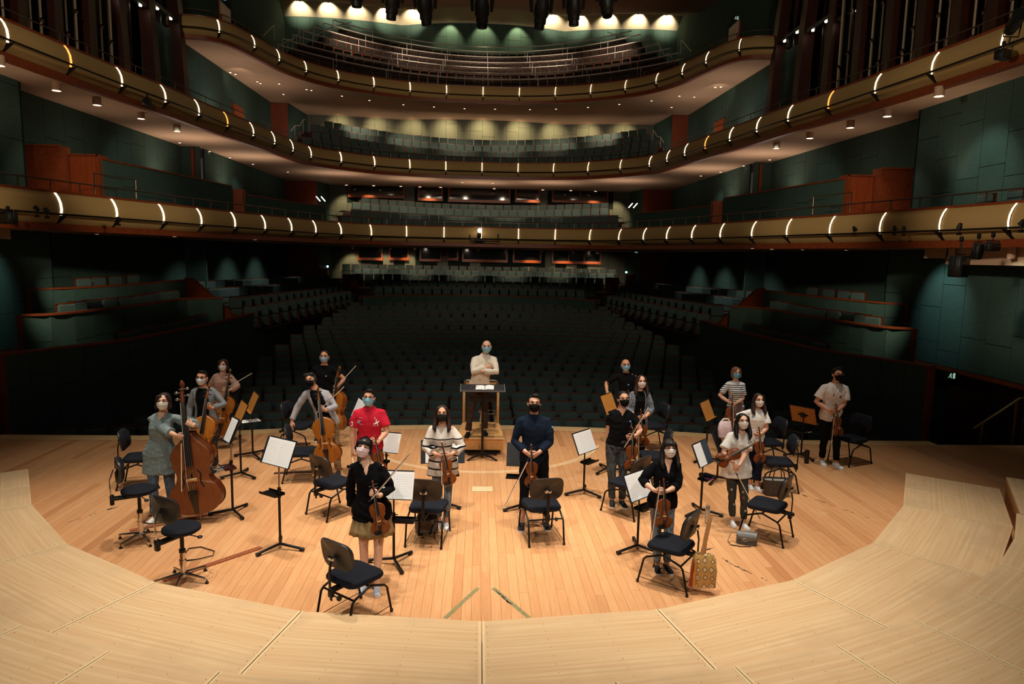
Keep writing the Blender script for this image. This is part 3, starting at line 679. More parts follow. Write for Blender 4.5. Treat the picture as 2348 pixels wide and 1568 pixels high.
wall2 = lambda x: np.interp(x, [q[0] for q in bulges(12.6, 46.4, .5)], [q[1] for q in bulges(12.6, 46.4, .5)])
for x in (-8, -4, 0, 4, 8): spot('row_downlight', (x, 41.5, 18.3), (x, 45, 15.5), 900, 66, .8, .1, CSPOT)
for k, (x, s) in enumerate(((-9.2, .8), (-6.9, .9), (-4.6, .9), (-2.4, 1.2), (0, 1.3), (2.4, 1.3), (4.7, 1.), (7, .9), (9.3, .8))):   # second tier wall washers
    spot('wall_washer', (x, wall2(x)-1.35, 12.3), (x, wall2(x), 11.6), 270*s, 92, 1, .06, (1, .77, .38))
for x in (-8.9, -8.9+1.6, 8.9, 7.4, -3.4, 3.4): spot('wall_washer', (x, YB-1.9, 7.9), (x, YB-.8, 6.2), 190, 70, .7, .1, (1, .79, .42))
for x in (-8.6, -6.4, -4.8, 3.4, 5.6, 7.6): spot('wall_washer', (x, YB-1.0, 4.05), (x, YB, 2.4), 150, 75, .7, .1, (1, .79, .42))
for x in (-6.8, -4, -1.2, 1.6, 4.4, 7): spot('row_downlight', (x, 38.6, 7.95), (x, 42.2, 5.4), 270, 70, .8, .1, CSPOT)
for x in (-7.5, -4.5, -1.5, 1.5, 4.5, 7.5): spot('row_downlight', (x, 41.6, 12.4), (x, 43.8, 9.8), 430, 70, .8, .1, CSPOT)
for x in (-7, -4, -1, 2, 5, 8): spot('row_downlight', (x, 42.6, 4.1), (x, 44.8, 2.2), 210, 84, .8, .08, CSPOT)
for s in (-1, 1):
    for y in (30, 34, 38): spot('row_downlight', (s*10, y, 4.08), (s*11.4, y, 2), 120, 84, .8, .08, (.9, .95, .9))
    spot('wall_washer', (s*10.6, 16.2, 8.0), (s*12.36, 16.6, 5.6), 130 if s > 0 else 24, 58, .8, .08, (.85, 1, .9))
    spot('wall_washer', (s*10.8, 13.7, 8.0), (s*12.36, 13.9, 5.6), 130 if s > 0 else 24, 58, .8, .08, (.7, 1, 1))
    spot('wall_washer', (s*10.9, 17.6, 4.0), (s*12.36, 17.6, 2.7), 90 if s > 0 else 44, 70, .8, .08, (.62, .95, 1))
    spot('wall_washer', (s*10.9, 14.3, 4.0), (s*12.36, 14.3, 2.0), 30, 90, .8, .08, (.8, 1, .85))
    spot('barrier_fill', (s*10.2, 16, 4.0), (s*10.7, 17.9, 1.9), 240, 40, .8, .06, (1, .95, .7)); spot('barrier_fill', (s*10.3, 17.4, 4.05), (s*11.7, 20.4, 2.3), 240, 36, .8, .06, (1, .95, .72)); spot('barrier_fill', (s*9.6, 21.5, 4.0), (s*10, 25.6, 1.9), 60, 60, .8, .06, (1, .85, .6))  # unseen spots added to brighten the barrier ends and sloping wall
    spot('gallery_light', (s*11.5, 29.5, 12.2), (s*12.8, 33, 10.3), 50, 55, .8, .08, (.8, 1, .95))
    spot('soffit_light', (s*11.6, 34.6, 12.0), (s*12.4, 36.5, 12.45), 26, 80, .8, .05, (1, .85, .65))
    spot('tier_light', (s*10.4, 25, 8.0), (s*12.9, 26, 5.8), 44, 80, .9, .08, (.75, 1, .9))
    spot('tier_light', (s*11.1, 33.5, 7.9), (s*12.1, 35.5, 5.9), 60, 48, .9, .08, (.75, 1, 1))
    spot('block_light', (s*9.9, 17.8, 7.9), (s*11.5, 20.7, 5.7), 60, 26, .7, .06, (1, .8, .55))
    for z, w, y in ((7.0, 220, 12.5), (7.0, 160, 17.5), (7.0, 120, 22.5), (7., 110, 27.5), (7., 110, 33)):      # warm uplight added to brighten the soffits, no fixture there
        spot('soffit_fill', (s*11.9, y, 5.6), (s*11.4, y, 8.1), w*.34, 120, .9, .3, (1, .80, .60))
# ceiling cove of the top tier: lamps set in the ceiling edge
def can(name, p, r, h, label, glow=LAMP, body=None):
    t = thing(name, label, 'ceiling lamp', p); b = MB(); b.loft([[(r*math.cos(a), r*math.sin(a), z) for a in np.linspace(0, 2*PI, 13)[:-1]] for z in (0, h)], False); b.cyl((0, 0, h-.01), r, .01, 12); b.build('housing', body or CREAM, t)
    b = MB(); b.cyl((0, 0, .012), r*.8, .008, 12); b.build('lamp_disc', glow, t, False); return t
for k, x in enumerate((-12, -10.2, -8.4, -6.6, -4.7, 4.6, 6.5, 8.4, 10.3, 12.2)):
    y = np.interp(x, [q[0] for q in BW3], [q[1] for q in BW3])
    spot('cove_lamp', (x, y-1.35, 19.5), (x, y-.3, 19.5), 210, 92, .8, .04, (1, .86, .62))
    can('ceiling_lamp', (x, y-1.15, 19.7), .12, .1, 'recessed ceiling lamp over the cream cove, %s from the %s' % (ordinal(min(k, 9-k)), 'left' if k < 5 else 'right'))
for k, x in enumerate((-2.3, 0, 2.3)):
    y = np.interp(x, [q[0] for q in BW3], [q[1] for q in BW3])
    spot('wall_washer', (x, y-.7, 19.2), (x, y, 18.2), 190, 86, .6, .05, (1, .86, .5))
# cylinder downlights under the middle balcony
for k, (px, py) in enumerate(((2168, 222), (2048, 268), (1962, 294), (1868, 318), (1790, 341))): 
    q = gp(px, py, 7.86); 
    for s in (-1, 1):
        can('cylinder_downlight', (s*abs(q[0])*.985, q[1], 7.86), .115, .24, 'lit cylinder downlight under the middle balcony on the %s, %s from the stage' % ('right' if s > 0 else 'left', ordinal(k)))
        spot('downlight_beam', (s*abs(q[0])*.985, q[1], 7.84), (s*(abs(q[0])*.985+.2), q[1]+.1, 0), 45, 70, .5, .06, (1, .85, .6))
for s in (-1, 1):                                                # cream bulkhead and cylinders under the lowest balcony
    struct(box_obj('ceiling_bulkhead_%s' % ('left' if s < 0 else 'right'), (s*11.95, 12.6, 3.98), (.7, 8.2, .46), CREAM)); struct(box_obj('ceiling_bulkhead_step_%s' % ('left' if s < 0 else 'right'), (s*11.95, 17.1, 4.05), (.7, .9, .3), CREAM))
    for k, y in enumerate((12.6, 14.4, 16.3)):
        can('cylinder_downlight', (s*11.45, y, 3.9), .08, .24, 'unlit pale cylinder under the lowest balcony, %s, %s from the stage' % ('right' if s > 0 else 'left', ordinal(k)), CREAM)
# small recessed downlights in the soffits
k = 0
for z, pts in ((12.45, ((528, 166), (540, 170), (590, 187), (597, 191), (640, 192), (650, 216), (703, 205), (714, 207), (784, 220), (847, 230), (925, 240), (995, 245), (1065, 249), (1135, 250), (1215, 251), (1275, 250), (1348, 246), (1420, 239), (1494, 231), (1540, 246), (1558, 220), (1640, 200), (1653, 199), (1592, 222))),
               (8.04, ((412, 327), (480, 347), (527, 361), (580, 376), (660, 394), (1607, 403), (1652, 394), (1705, 380), (1765, 366), (1130, 420), (1060, 418))),
               (4.12, ((222, 536), (400, 542), (585, 549), (1725, 569), (1770, 571), (1840, 572), (1940, 573)))):
    for px, py in pts:
        q = gp(px, py, z); 
        if q[1] > 47: continue
        t = thing('recessed_downlight', 'small recessed downlight in a balcony soffit', 'ceiling lamp', (q[0], q[1], z-.012), 0, 'recessed downlights in the balcony soffits')
        b = MB(); b.lathe([(.075, .012), (.075, 0), (.055, 0), (.055, .008)], 10); b.build('trim_ring', CREAM, t); b = MB(); b.cyl((0, 0, .001), .052, .006, 10); b.build('lamp_disc', DOT, t, False)
for y, z, xs, lab in ((45.2, 4.1, (-8.3, -5.9, -4.3, 4., 6.1, 7.7, -.2), 'under the lowest balcony'), (44.3, 8.03, (-8.5, -6.8, -5.1, -2.6, .8, 3.9, 5.7, 7.3, -3.9), 'under the middle balcony')):
    for k, x in enumerate(sorted(xs)): can('spot_lamp', (x, y, z-.1), .1, .1, 'bright ceiling spot %s by the control rooms, %s from the left' % (lab, ordinal(k)))
# ------------------------------------------------------------------ wood blocks, upper barriers, fins beside the organ loft
for s in (-1, 1):
    sd = 'left' if s < 0 else 'right'
    t = thing('wood_block', 'lit cherry wood end block behind the lowest balcony rail on the %s' % sd, 'wood block', (s*11.5, 21, 4.2))
    b = MB(); b.box((0, 0, 1.1), (.82, .5, 2.2)); b.build('body', DOORW, t); b = MB(); b.box((s*-.38, -.27, 1.1), (.05, .04, 2.2)); b.box((0, -.27, 2.18), (.82, .04, .05)); b.build('edge_strip', TRIMW, t)
    t = thing('wood_block', 'taller dark cherry block beside the wall behind the lowest balcony on the %s' % sd, 'wood block', (s*12.45, 20.6, 4.2))
    b = MB(); b.box((0, 0, 1.19), (1.05, .5, 2.38)); b.build('body', TRIMW, t); b = MB(); b.box((0, -.27, 2.36), (1.05, .04, .05)); b.build('edge_strip', DOORW, t)
    P = [(11.1, 20.9), (10.6, 24.5), (10.1, 28.6)]; Q = [(9.75, 29.2), (9.1, 32), (7.9, 35.4)]
    for P_, zt, nm in ((P, 6.32, 'nearer'), (Q, 6.05, 'farther')):
        barrier('dark green barrier above the lowest balcony on the %s, %s part' % (sd, nm), [(-x, y) for x, y in P_] if s < 0 else P_[::-1], 4.2, zt, .9, 81+s, endcap=False)
    box = thing('wood_block', 'narrow dark wood post between the two upper barriers on the %s' % sd, 'wood block', (s*9.95, 28.9, 4.2)); b = MB(); b.box((0, 0, 1), (.5, .4, 2.0)); b.build('body', DOORW, box)
    # raised gate rail on the balcony handrail
    t = thing('gate_rail', 'raised bronze gate rail on the lowest balcony, %s near the wood block' % sd, 'handrail', (s*10.0, 19.6, 5.1))
    q0, q1 = np.array([s*10.25, 18.9]), np.array([s*9.92, 20.4]); b = MB()
    b.tube([(q0[0]-s*10, q0[1]-19.6, .05), (q0[0]-s*10, q0[1]-19.6, .58), (q1[0]-s*10, q1[1]-19.6, .58), (q1[0]-s*10, q1[1]-19.6, .05)], .02, 6); b.build('rail', RAILM, t)
    # timber fins and reflector strips
    FOIL = plain('crinkled_foil', '#8C7B62', .25, .8, .3, 9, .5, 1., 'World', (1, 1, 2)); CR2 = plain('dim_cream_strip', '#A89478', .8)
    struct(box_obj('wall_%s_organ' % sd, (s*14.2, 20, 14.2), (.1, 23, 12.2), plain('organ_dark_wall', '#18201E', .9)))
    struct(box_obj('wall_%s_organ_end' % sd, (s*13.6, 31.3, 12.), (1.4, .1, 7.5), MATS['organ_dark_wall']))
    ys = [30.2, 27.6, 25.3, 23.2, 21.4, 19.8, 18.3, 17.0, 15.8, 14.7, 13.7, 12.8]
    for k, y in enumerate(ys):
        t = thing('timber_fin', 'dark timber fin above the middle balcony on the %s, %s from the back' % (sd, ordinal(k)), 'timber fin', (s*12.55, y, 8.15)); b = MB()
        w = .46 if k < 3 else .42; lean = .9 if k < 3 else .15
        b.loft([[(s*(dx+lean*(zz/11)**2), dy+lean*.5*(zz/11)**2, zz) for dx, dy in ((-.22, -w/2), (.22, -w/2), (.22, w/2), (-.22, w/2))] for zz in (0, 2.5, 5, 7.5, 10.5)]); b.build('board', DARKW, t)
        if k == len(ys)-1: continue
        g = y-ys[k+1]
        if k >= 2:
            for j, (f, mt, nm) in enumerate(((.38, CR2, 'plain cream'), (.66, FOIL, 'crinkled metallic'))):
                t = thing('reflector_strip', '%s strip between timber fins on the %s, %s gap from the back' % (nm, sd, ordinal(k)), 'reflector strip', (s*12.5, y-g*f, 8.2), s*-.6); z = 0
                while z < 10: h = 1.3+.5*((k+j) % 3); b = MB(); b.box((0, 0, z+h/2), (.05, g*.3, h-.12)); b.build('panel', mt, t); z += h
                z = 0
                while z < 9.4: h = 1.3+.5*((k+j) % 3); z += h; b = MB(); b.box((s*-.03, 0, z-.02), (.08, g*.26, .09)); b.build('cross_bar', DARKW, t)
        if k < 3:
            t = thing('fin_light_bar', 'dark bar with small lit spots in the %s timber fin gap, %s from the back' % (sd, ordinal(k)), 'light bar', (s*12.6, y-g/2, 13.0-.35*k)); b = MB(); b.box((0, 0, 0), (.14, g*.75, .14)); b.build('bar', BLACKM, t)
            for j in (-.22, .22):
                b = MB(); b.cyl((0, g*j, -.12), .05, .05, 10); b.build('lamp', LAMP, t, False); spot('fin_lamp', (s*12.6, y-g/2+g*j, 12.85-.35*k), (s*12.7, y-g/2+g*j, 9), 22, 30, .8, .03, (1, .55, .3))
            for j in (-.28, .1):
                t = thing('organ_pipe', 'slim dark pipe between timber fins on the %s, gap %s, %s one' % (sd, ordinal(k), 'rear' if j > 0 else 'front'), 'pipe', (s*12.95, y-g/2+g*j, 8.2)); b = MB(); b.cyl((0, 0, 0), .11, 7.5, 10); b.build('tube', DARKW, t)
# ------------------------------------------------------------------ stage-side hardware
def moving_head(p, k, tilt):
    t = thing('moving_head_lamp', 'unlit black moving-head lamp hanging above the hall, %s from the left' % ordinal(k), 'stage lamp', (p[0], p[1], p[2]))
    b = MB(); b.box((0, 0, .62), (.36, .3, .2), bev=.03); b.tube([(0, 0, .7), (0, 0, 1.9)], .025, 8); b.build('base', BLACKP, t)
    for s in (-1, 1): b = MB(); b.tube([(s*.1, 0, .56), (s*.19, 0, .48), (s*.2, 0, .3), (s*.18, 0, .02)], [.05, .055, .055, .045], 8, flat=(1, .7)); b.build('yoke_arm', BLACKP, t)
    M_ = Matrix.Translation((0, 0, .02))@Matrix.Rotation(tilt, 4, 'X')@Matrix.Rotation(.12*math.sin(k*2), 4, 'Y')
    b = MB(); b.lathe([(.02, .24), (.1, .23), (.135, .12), (.14, -.06), (.115, -.1), (.115, -.2), (.095, -.21), (.095, -.3), (.02, -.3)], 16, M_); b.build('head', BLACKP, t)
    b = MB(); b.lathe([(.01, -.305), (.085, -.302), (.085, -.31)], 14, M_); b.build('lens', GLASSD, t)
    return t
for k, (px, py) in enumerate(((817, -22), (900, 8), (975, 20), (1105, 28), (1241, 30), (1315, 22), (1390, 5))): moving_head(dp(px, py, 13.4+.2*(k % 2)), k, R(6 if k != 6 else -14))
tr = thing('lighting_truss', 'black lighting truss above the picture carrying the moving-head lamps', 'truss', (.6, 13.4, 11.05))
for y, z in ((-.2, 0), (.2, 0), (0, .35)): b = MB(); b.tube([(-5, y, z), (5, y, z)], .03, 8); b.build('chord', BLACKM, tr)
b = MB()
for i in range(25): b.tube([(-5+i*.4, (-.2, .2)[i % 2], 0), (-5+i*.4+.2, 0, .35)], .012, 5)
b.build('brace', BLACKM, tr)
def flood(p, label, d=(.26, .2, .18), lens=None, rz=0, tilt=0, clamp=.16):
    """A black lamp hung from the balcony pipe: clamp, yoke, body and lens."""
    t = thing('stage_lamp', label, 'stage lamp', tuple(p), rz)
    b = MB(); b.box((0, 0, 0), (.06, .06, .1), bev=.01); b.tube([(0, 0, -.04), (0, 0, -clamp)], .014, 6); b.build('clamp', BLACKM, t)
    b = MB(); w = d[0]/2+.03; b.tube([(-w, 0, -clamp-.03-d[2]/2), (-w, 0, -clamp), (w, 0, -clamp), (w, 0, -clamp-.03-d[2]/2)], .012, 6); b.build('yoke', BLACKM, t)
    M_ = Matrix.Translation((0, 0, -clamp-.03-d[2]/2))@Matrix.Rotation(tilt, 4, 'X'); b = MB(); b.box((0, 0, 0), d, M=M_, bev=.02); b.build('body', BLACKP, t)
    b = MB(); b.box((0, -d[1]/2-.004, 0), (d[0]*.8, .01, d[2]*.8), M=M_); b.build('lens', lens or GLASSD, t)
    return t
flood(dp(2205, 548, 13.2), 'large black lamp hanging furthest down from the right end of the lowest balcony pipe', (.3, .26, .42), rz=.4, clamp=.3)
flood(dp(2245, 541, 13.2), 'slim tilted black lamp on the lowest balcony pipe, between two others', (.16, .16, .3), rz=.3, tilt=.2, clamp=.12)
flood(dp(2278, 538, 13.1), 'wide flat black flood lamp on the lowest balcony pipe at the far right', (.32, .14, .17), rz=.3, clamp=.12)
flood(gp(2302, 100, 8.44), 'black flood lamp with a yellow tag hanging under the lit spotlight', (.3, .2, .2), rz=.3, clamp=.1)
flood(gp(336, 218, 8.44), 'small black lamp hanging in front of the middle balcony on the left', (.22, .2, .2), clamp=.1)
t = thing('stage_spotlight', 'black spotlight with a bright white lens at the top right corner', 'stage lamp', tuple(dp(2325, 55, 13.3)), 0)
M_ = Matrix.Rotation(R(-35), 4, 'Y')@Matrix.Rotation(R(62), 4, 'X')
b = MB(); b.lathe([(.02, -.22), (.1, -.2), (.12, -.05), (.12, .18), (.135, .22), (.135, .27), (.125, .27)], 16, M_); b.build('barrel', BLACKP, t)
b = MB(); b.lathe([(.01, .255), (.118, .25), (.118, .24)], 16, M_); b.build('lens', emit('spot_lens', '#E8F2FF', 6), t)
b = MB(); b.tube([(-.15, 0, 0), (-.15, .05, -.22), (.15, .05, -.22), (.15, 0, 0)], .014, 6); b.tube([(0, .05, -.22), (0, .1, -.36)], .016, 6); b.build('yoke', BLACKM, t)
t = flood(dp(18, 478, 15.2), 'square black lamp box at the left end of the lowest balcony pipe', (.28, .24, .26), rz=-.4, clamp=.03)
for n, (px, py, y) in enumerate(((85, 487, 15.6), (108, 490, 15.9), (272, 508, 18.4), (1895, 533, 19.6), (1958, 530, 18.2), (2051, 530, 16.6), (2072, 531, 16.3), (2200, 527, 13.6), (2343, 520, 12.2), (565, 75, 34), (576, 82, 33.6), (1618, 108, 33.5), (1637, 104, 33))):
    t = thing('pipe_clamp_lamp', 'small black clamp-on lamp on a balcony pipe, number %s from the left of its balcony' % ordinal(n), 'stage lamp', tuple(dp(px, py, y) if y < 30 else gp(px, py, 13.51)))
    b = MB(); b.tube([(0, 0, -.09), (0, 0, .06)], .015, 6); b.box((0, 0, -.08), (.06, .08, .05)); b.build('clamp', BLACKM, t); M_ = Matrix.Translation((0, 0, .08))@Matrix.Rotation(R(60+20*n), 4, 'X')
    b = MB(); b.lathe([(.015, -.06), (.035, -.05), (.055, .05), (.05, .055)], 10, M_); b.build('shade', BLACKP, t)
t = thing('camera_cluster', 'dark camera and microphones on brackets at the middle of the lowest balcony front', 'camera', (-.1, 33.0, 4.45))
b = MB(); b.box((0, 0, 0), (.5, .12, .08)); b.tube([(-.45, 0, -.05), (1.0, 0, -.05)], .025, 6); b.build('bracket', BLACKM, t)
b = MB(); b.box((0, 0, .22), (.2, .3, .2), bev=.03); b.tube([(0, 0, .04), (0, 0, .16)], .04, 8); b.build('body', BLACKP, t)
b = MB(); b.cyl((.9, 0, 0), .03, .3, 8); b.cyl((-.45, 0, 0), .03, .24, 8); b.build('microphone', BLACKP, t); b = MB(); b.ball((0, -.05, .45), (.08, .05, .1)); b.build('lamp', LAMP, t)
# stage-side handrail on the right, exit signs, stair rails, notice stands, fire call points
t = thing('stair_handrail', 'flat bronze stair handrail with two posts at the right edge of the stage', 'handrail', (11.2, 13.9, 0))
def rel(p, o): return tuple(np.array(p)-np.array(o))
o3 = (11.2, 13.9, 0); yk = 13.9
BRZ = plain('bronze_flat_bar', '#8A6A42', .4, .6, .12, 40)
b = MB(); b.tube([rel(dp(2231, 983, yk), o3), rel(dp(2290, 945, yk), o3), rel(dp(2338, 913, yk), o3), rel(dp(2352, 912, yk), o3)], .036, 8, flat=(1, .6)); b.build('rail', BRZ, t)
for top, bot in (((2254, 966), (2247, 1030)), ((2333, 918), (2319, 1030))): b = MB(); a, c = dp(*top, yk), dp(*bot, yk); b.tube([rel(a, o3), rel((a[0], a[1], -.6), o3)], .035, 8, flat=(1, .6)); b.build('post', BRZ, t)
SIGN = emit('sign_glow', '#BFE8D0', .5); SBOX = plain('sign_box', '#101412', .6)
def exit_sign(p, label, k=1.):
    t = thing('exit_sign', label, 'sign', tuple(p)); b = MB(); b.box((0, 0, 0), (.34*k, .06, .17*k)); b.build('box', SBOX, t)
    b = MB(); M_ = Matrix.Translation((0, -.034, 0))@Matrix.Scale(k, 4)          # running figure and door
    b.ball((-.01, 0, .055), (.012, .004, .012), 8, 5, M_); b.tube([(-.012, 0, .04), (-.02, 0, .0)], .012, 5, M_); b.tube([(-.02, 0, .0), (.01, 0, -.025), (.0, 0, -.06)], .008, 5, M_); b.tube([(-.02, 0, .0), (-.04, 0, -.03), (-.07, 0, -.035)], .008, 5, M_); b.tube([(-.012, 0, .035), (.025, 0, .02)], .006, 5, M_); b.tube([(-.012, 0, .035), (-.045, 0, .015)], .006, 5, M_)
    b.box((.07, 0, 0), (.05, .004, .13), M=M_); b.build('pictogram', SIGN, t); return t
exit_sign(dp(2179, 861, 15.4), 'dim exit sign in the dark doorway at the right of the stage')
for px, py, y, lab in ((722, 407, 44, 'left of the first tier doors'), (1457, 425, 44, 'right of the first tier control rooms'), (727, 563, 44.4, 'beside the stalls door on the left'), (1457, 577, 44, 'beside the stalls door on the right'), (520, 214, 37, 'over the second tier door on the left'), (1664, 249, 37, 'over the second tier door on the right')):
    exit_sign(dp(px, py, y), 'dark box exit sign %s' % lab, 1.3)
for s in (-1, 1):
    for (y, z, lab, x) in ((37.2, 8.15, 'second tier', 12.68), (37, 13.0, 'top tier', 13.12)):
        d = struct(link('door_%d' % (11+(s > 0)+2*(z > 10)), None)); box_obj('frame', (s*x, y, z+1.5), (.08, 1.5, 3.0), DOORW, d); box_obj('leaf', (s*(x-.05), y, z+1.2), (.05, 1.2, 2.4), TRIMW, d)
        if z > 10: exit_sign((s*13.05, y-.3, 16.2), 'dark box exit sign over the top tier door on the %s' % ('left' if s < 0 else 'right'), 1.3)
        t = thing('alarm_bell', 'small round red alarm bell on the green %s wall, %s' % (lab, 'left' if s < 0 else 'right'), 'alarm bell', (s*(12.665 if z < 10 else 13.17), y+2.4, z+2.0)); b = MB(); b.lathe([(.02, .09), (.1, .07), (.14, .02), (.14, 0)], 14, Matrix.Rotation(-s*PI/2, 4, 'Y')); b.build('dome', plain('alarm_red', '#7A2018', .5), t)
    sd = 'left' if s < 0 else 'right'
    def stairs(px, y, lab, r=.024):
        P = [dp(*p, y) for p in px]; o = P[0]; t = thing('stair_rail', lab, 'handrail', tuple(o)); b = MB(); b.tube([tuple(p-o) for p in P], r, 6); b.build('rail', MATS['bright_steel'], t)
        for p in P[1::2]: b = MB(); b.tube([tuple(p-o), (p[0]-o[0], p[1]-o[1], p[2]-o[2]-.8)], .016, 5); b.build('post', MATS['bright_steel'], t)
    if s < 0:
        stairs(((651, 101), (660, 90), (672, 91), (680, 80), (684, 79), (688, 67), (717, 75), (717, 97)), 42.6, 'zigzag steel stair rail at the left end of the top gallery')
        stairs(((720, 83), (762, 62), (806, 51)), 46, 'sloping steel rail beside the upper rows of the top gallery, left')
        stairs(((604, 82), (629, 57)), 40.5, 'short steel rail by the top gallery door, left')
        stairs(((667, 300), (676, 288), (688, 288), (695, 274), (701, 274)), 41.4, 'zigzag steel stair rail at the left end of the second tier')
    else:
        stairs(((1541, 133), (1533, 123), (1522, 124), (1514, 109), (1507, 97), (1482, 103)), 42.6, 'zigzag steel stair rail at the right end of the top gallery')
        stairs(((1478, 112), (1440, 92), (1392, 73)), 46, 'sloping steel rail beside the upper rows of the top gallery, right')
        stairs(((1585, 118), (1562, 91)), 40.5, 'short steel rail by the top gallery door, right')
        stairs(((1522, 327), (1515, 314), (1507, 313), (1498, 298)), 41.4, 'zigzag steel stair rail at the right end of the second tier')
    q = dp(741 if s < 0 else 1446, 603 if s < 0 else 615, 43); t = thing('usher_desk', 'small wooden desk with a white notice and a lit screen by the stalls door, %s' % sd, 'desk', (q[0], q[1], 1.7))
    b = MB(); b.box((0, 0, .5), (.6, .4, 1.0), bev=.02); b.build('body', DOORW, t); b = MB(); b.box((0, -.15, 1.12), (.34, .02, .22)); b.build('notice', PAPER, t); b = MB(); b.ball((-s*.3, -.15, 1.15), (.07, .03, .07)); b.build('screen', emit('cyan_glow', '#9FE8E8', 3), t)
    q = dp(741 if s < 0 else 1446, 456 if s < 0 else 471, 43)
    for j in (0, 1):
        t = thing('reading_lamp', 'short slanting lit tube at the end of the first tier rows, %s, %s one' % (sd, ('inner', 'outer')[j]), 'lamp', (q[0]+s*.3*j, q[1], q[2])); b = MB(); b.tube([(s*-.12, 0, -.14), (s*.12, 0, .14)], .03, 8); b.build('tube', emit('tube_glow', '#FFF6E4', 4), t)
    for j, (px, y) in enumerate(((810 if s < 0 else 1397, 43.6), (795 if s < 0 else 1410, 44.4))):
        q = dp(px, 645 if s < 0 else 652, y-2); t = thing('end_panel', 'cherry wood aisle panel at the %s end of the rear stalls rows, %s' % (sd, ('nearer', 'farther')[j]), 'seat end', (q[0], q[1], q[2]-.5)); b = MB(); b.box((0, 0, .45), (.5, .08, .95), bev=.02); b.build('panel', DOORW, t)
# ------------------------------------------------------------------ orchestra chairs (face +Y)
def rounded(w, d, r, n=5, taper=0):
    pts = []
    for cx, cy, a0 in ((w/2-r, d/2-r, 0), (-w/2+r, d/2-r, 90), (-w/2+r, -d/2+r, 180), (w/2-r, -d/2+r, 270)):
        for k in range(n): a = R(a0+90*k/(n-1)); pts.append((cx+r*math.cos(a), cy+r*math.sin(a)))
    return [(x*(1+taper*y/d), y) for x, y in pts]
BACKP = plain('backrest_plastic', '#2B2622', .42, 0, .1, 40, .45)
LEGM = plain('black_tube_leg', '#15130F', .35, .4, .1, 30)
def chair_meshes():
    M = {}
    b = MB(); o = rounded(.47, .45, .09, 5, .12)
    b.loft([[(x*s, y*s, z) for x, y in o] for s, z in ((.9, .435), (1, .445), (1.01, .465), (.97, .485), (.8, .492), (.3, .494))]); M['seat'] = b.mesh('seat', BLACKC, 'auto')
    b = MB(); b.loft([[(x*s, y*s, z) for x, y in o] for s, z in ((.75, .42), (.96, .428), (.98, .444))]); M['seat_shell'] = b.mesh('seat_shell', BLACKP, 'auto')
    ob = rounded(.45, .3, .1, 5)
    def bk(s, dy, k=1.): return [(x*s, -.255+dy-.06*(x/.22)**2*-1*.6-.18*(z*s), .755+z*s) for x, z in ob]
    b = MB(); b.loft([bk(.2, .044), bk(.7, .042), bk(.93, .034), bk(.99, .016), bk(.99, .004)]); M['backrest'] = b.mesh('backrest', BLACKC, 'auto')
    b = MB(); b.loft([bk(1., .014), bk(1.02, .002), bk(.99, -.012), bk(.6, -.018), bk(.1, -.018)]); M['back_shell'] = b.mesh('back_shell', BACKP, 'auto')
    b = MB(); b.tube([(0, -.3, .70), (0, -.318, .6), (0, -.315, .42), (0, -.3, .3)], .02, 8, flat=(1, .4)); M['back_post'] = b.mesh('back_post', BLACKM, 'auto')
    b = MB(); b.box((0, -.298, .735), (.09, .022, .045), bev=.01); b.box((0, -.309, .735), (.04, .01, .022)); M['bracket'] = b.mesh('bracket', CHROME, 'auto')
    b = MB(); b.box((0, -.16, .405), (.07, .3, .035), bev=.008); b.box((0, -.3, .38), (.06, .05, .09), bev=.01); M['tilt_mechanism'] = b.mesh('tilt_mechanism', BLACKM, 'auto')
    b = MB(); b.tube([(.02, -.3, .36), (.1, -.3, .36)], .006, 6); b.lathe([(.006, 0), (.028, .008), (.028, .03), (.012, .036)], 8, Matrix.Translation((.1, -.3, .36))@Matrix.Rotation(PI/2, 4, 'Y')); M['knob'] = b.mesh('knob', BLACKP, 'auto')
    for nm, sy in (('rear', -1), ('front', 1)):
        b = MB(); b.tube([(0, .3*sy, .012), (0, .235*sy, .3), (0, .2*sy, .335), (0, .02*sy, .4), (0, 0, .402)], .0125, 8); M[nm] = b.mesh('leg', LEGM, 'auto')
        b = MB(); b.cyl((0, .3*sy, 0), .017, .03, 8); M[nm+'_foot'] = b.mesh('rubber_foot', BLACKP, 'auto')
    b = MB(); b.tube([(-.235, -.205, .325), (.235, -.205, .325)], .011, 8); M['bar1'] = b.mesh('cross_bar', LEGM, 'auto')
    b = MB(); b.tube([(-.235, 0, .4), (.235, 0, .4)], .013, 8); M['bar2'] = b.mesh('cross_bar', LEGM, 'auto')
    b = MB(); b.tube([(0, -.29, .05), (0, .285, .07)], .004, 5); M['wire'] = b.mesh('brace_wire', LEGM, 'auto')
    return M
CHM = chair_meshes()
def chair(px, py, heading, label, z=.47, at=None):
    """px, py: middle of the seat in the photo; heading in degrees from straight away from the camera, clockwise."""
    p = gp(px, py, z) if at is None else at
    t = thing('orchestra_chair', label, 'chair', (p[0], p[1], 0), -R(heading), 'black orchestra chairs')
    for k in ('seat', 'seat_shell', 'backrest', 'back_shell', 'back_post', 'bracket', 'tilt_mechanism', 'knob'): link(k, CHM[k], t)
    for s in (-1, 1):
        for k in ('rear', 'front'): l = link('leg', CHM[k], t, (s*.235, 0, 0)); link('rubber_foot', CHM[k+'_foot'], l)
        link('brace_wire', CHM['wire'], t, (s*.235, 0, 0))
    link('cross_bar', CHM['bar1'], t); link('cross_bar', CHM['bar2'], t); return t
chair(812, 1314, 38, 'black orchestra chair nearest the camera, behind the woman in the khaki skirt')
chair(764, 1103, 40, 'black orchestra chair behind the woman in black, below the leaning man’s cello'.replace('’', "'"))
chair(982, 1157, 8, 'black orchestra chair before the woman in the striped sweater, backpack under it')
chair(1242, 1154, -10, 'black orchestra chair before the man in the navy shirt')
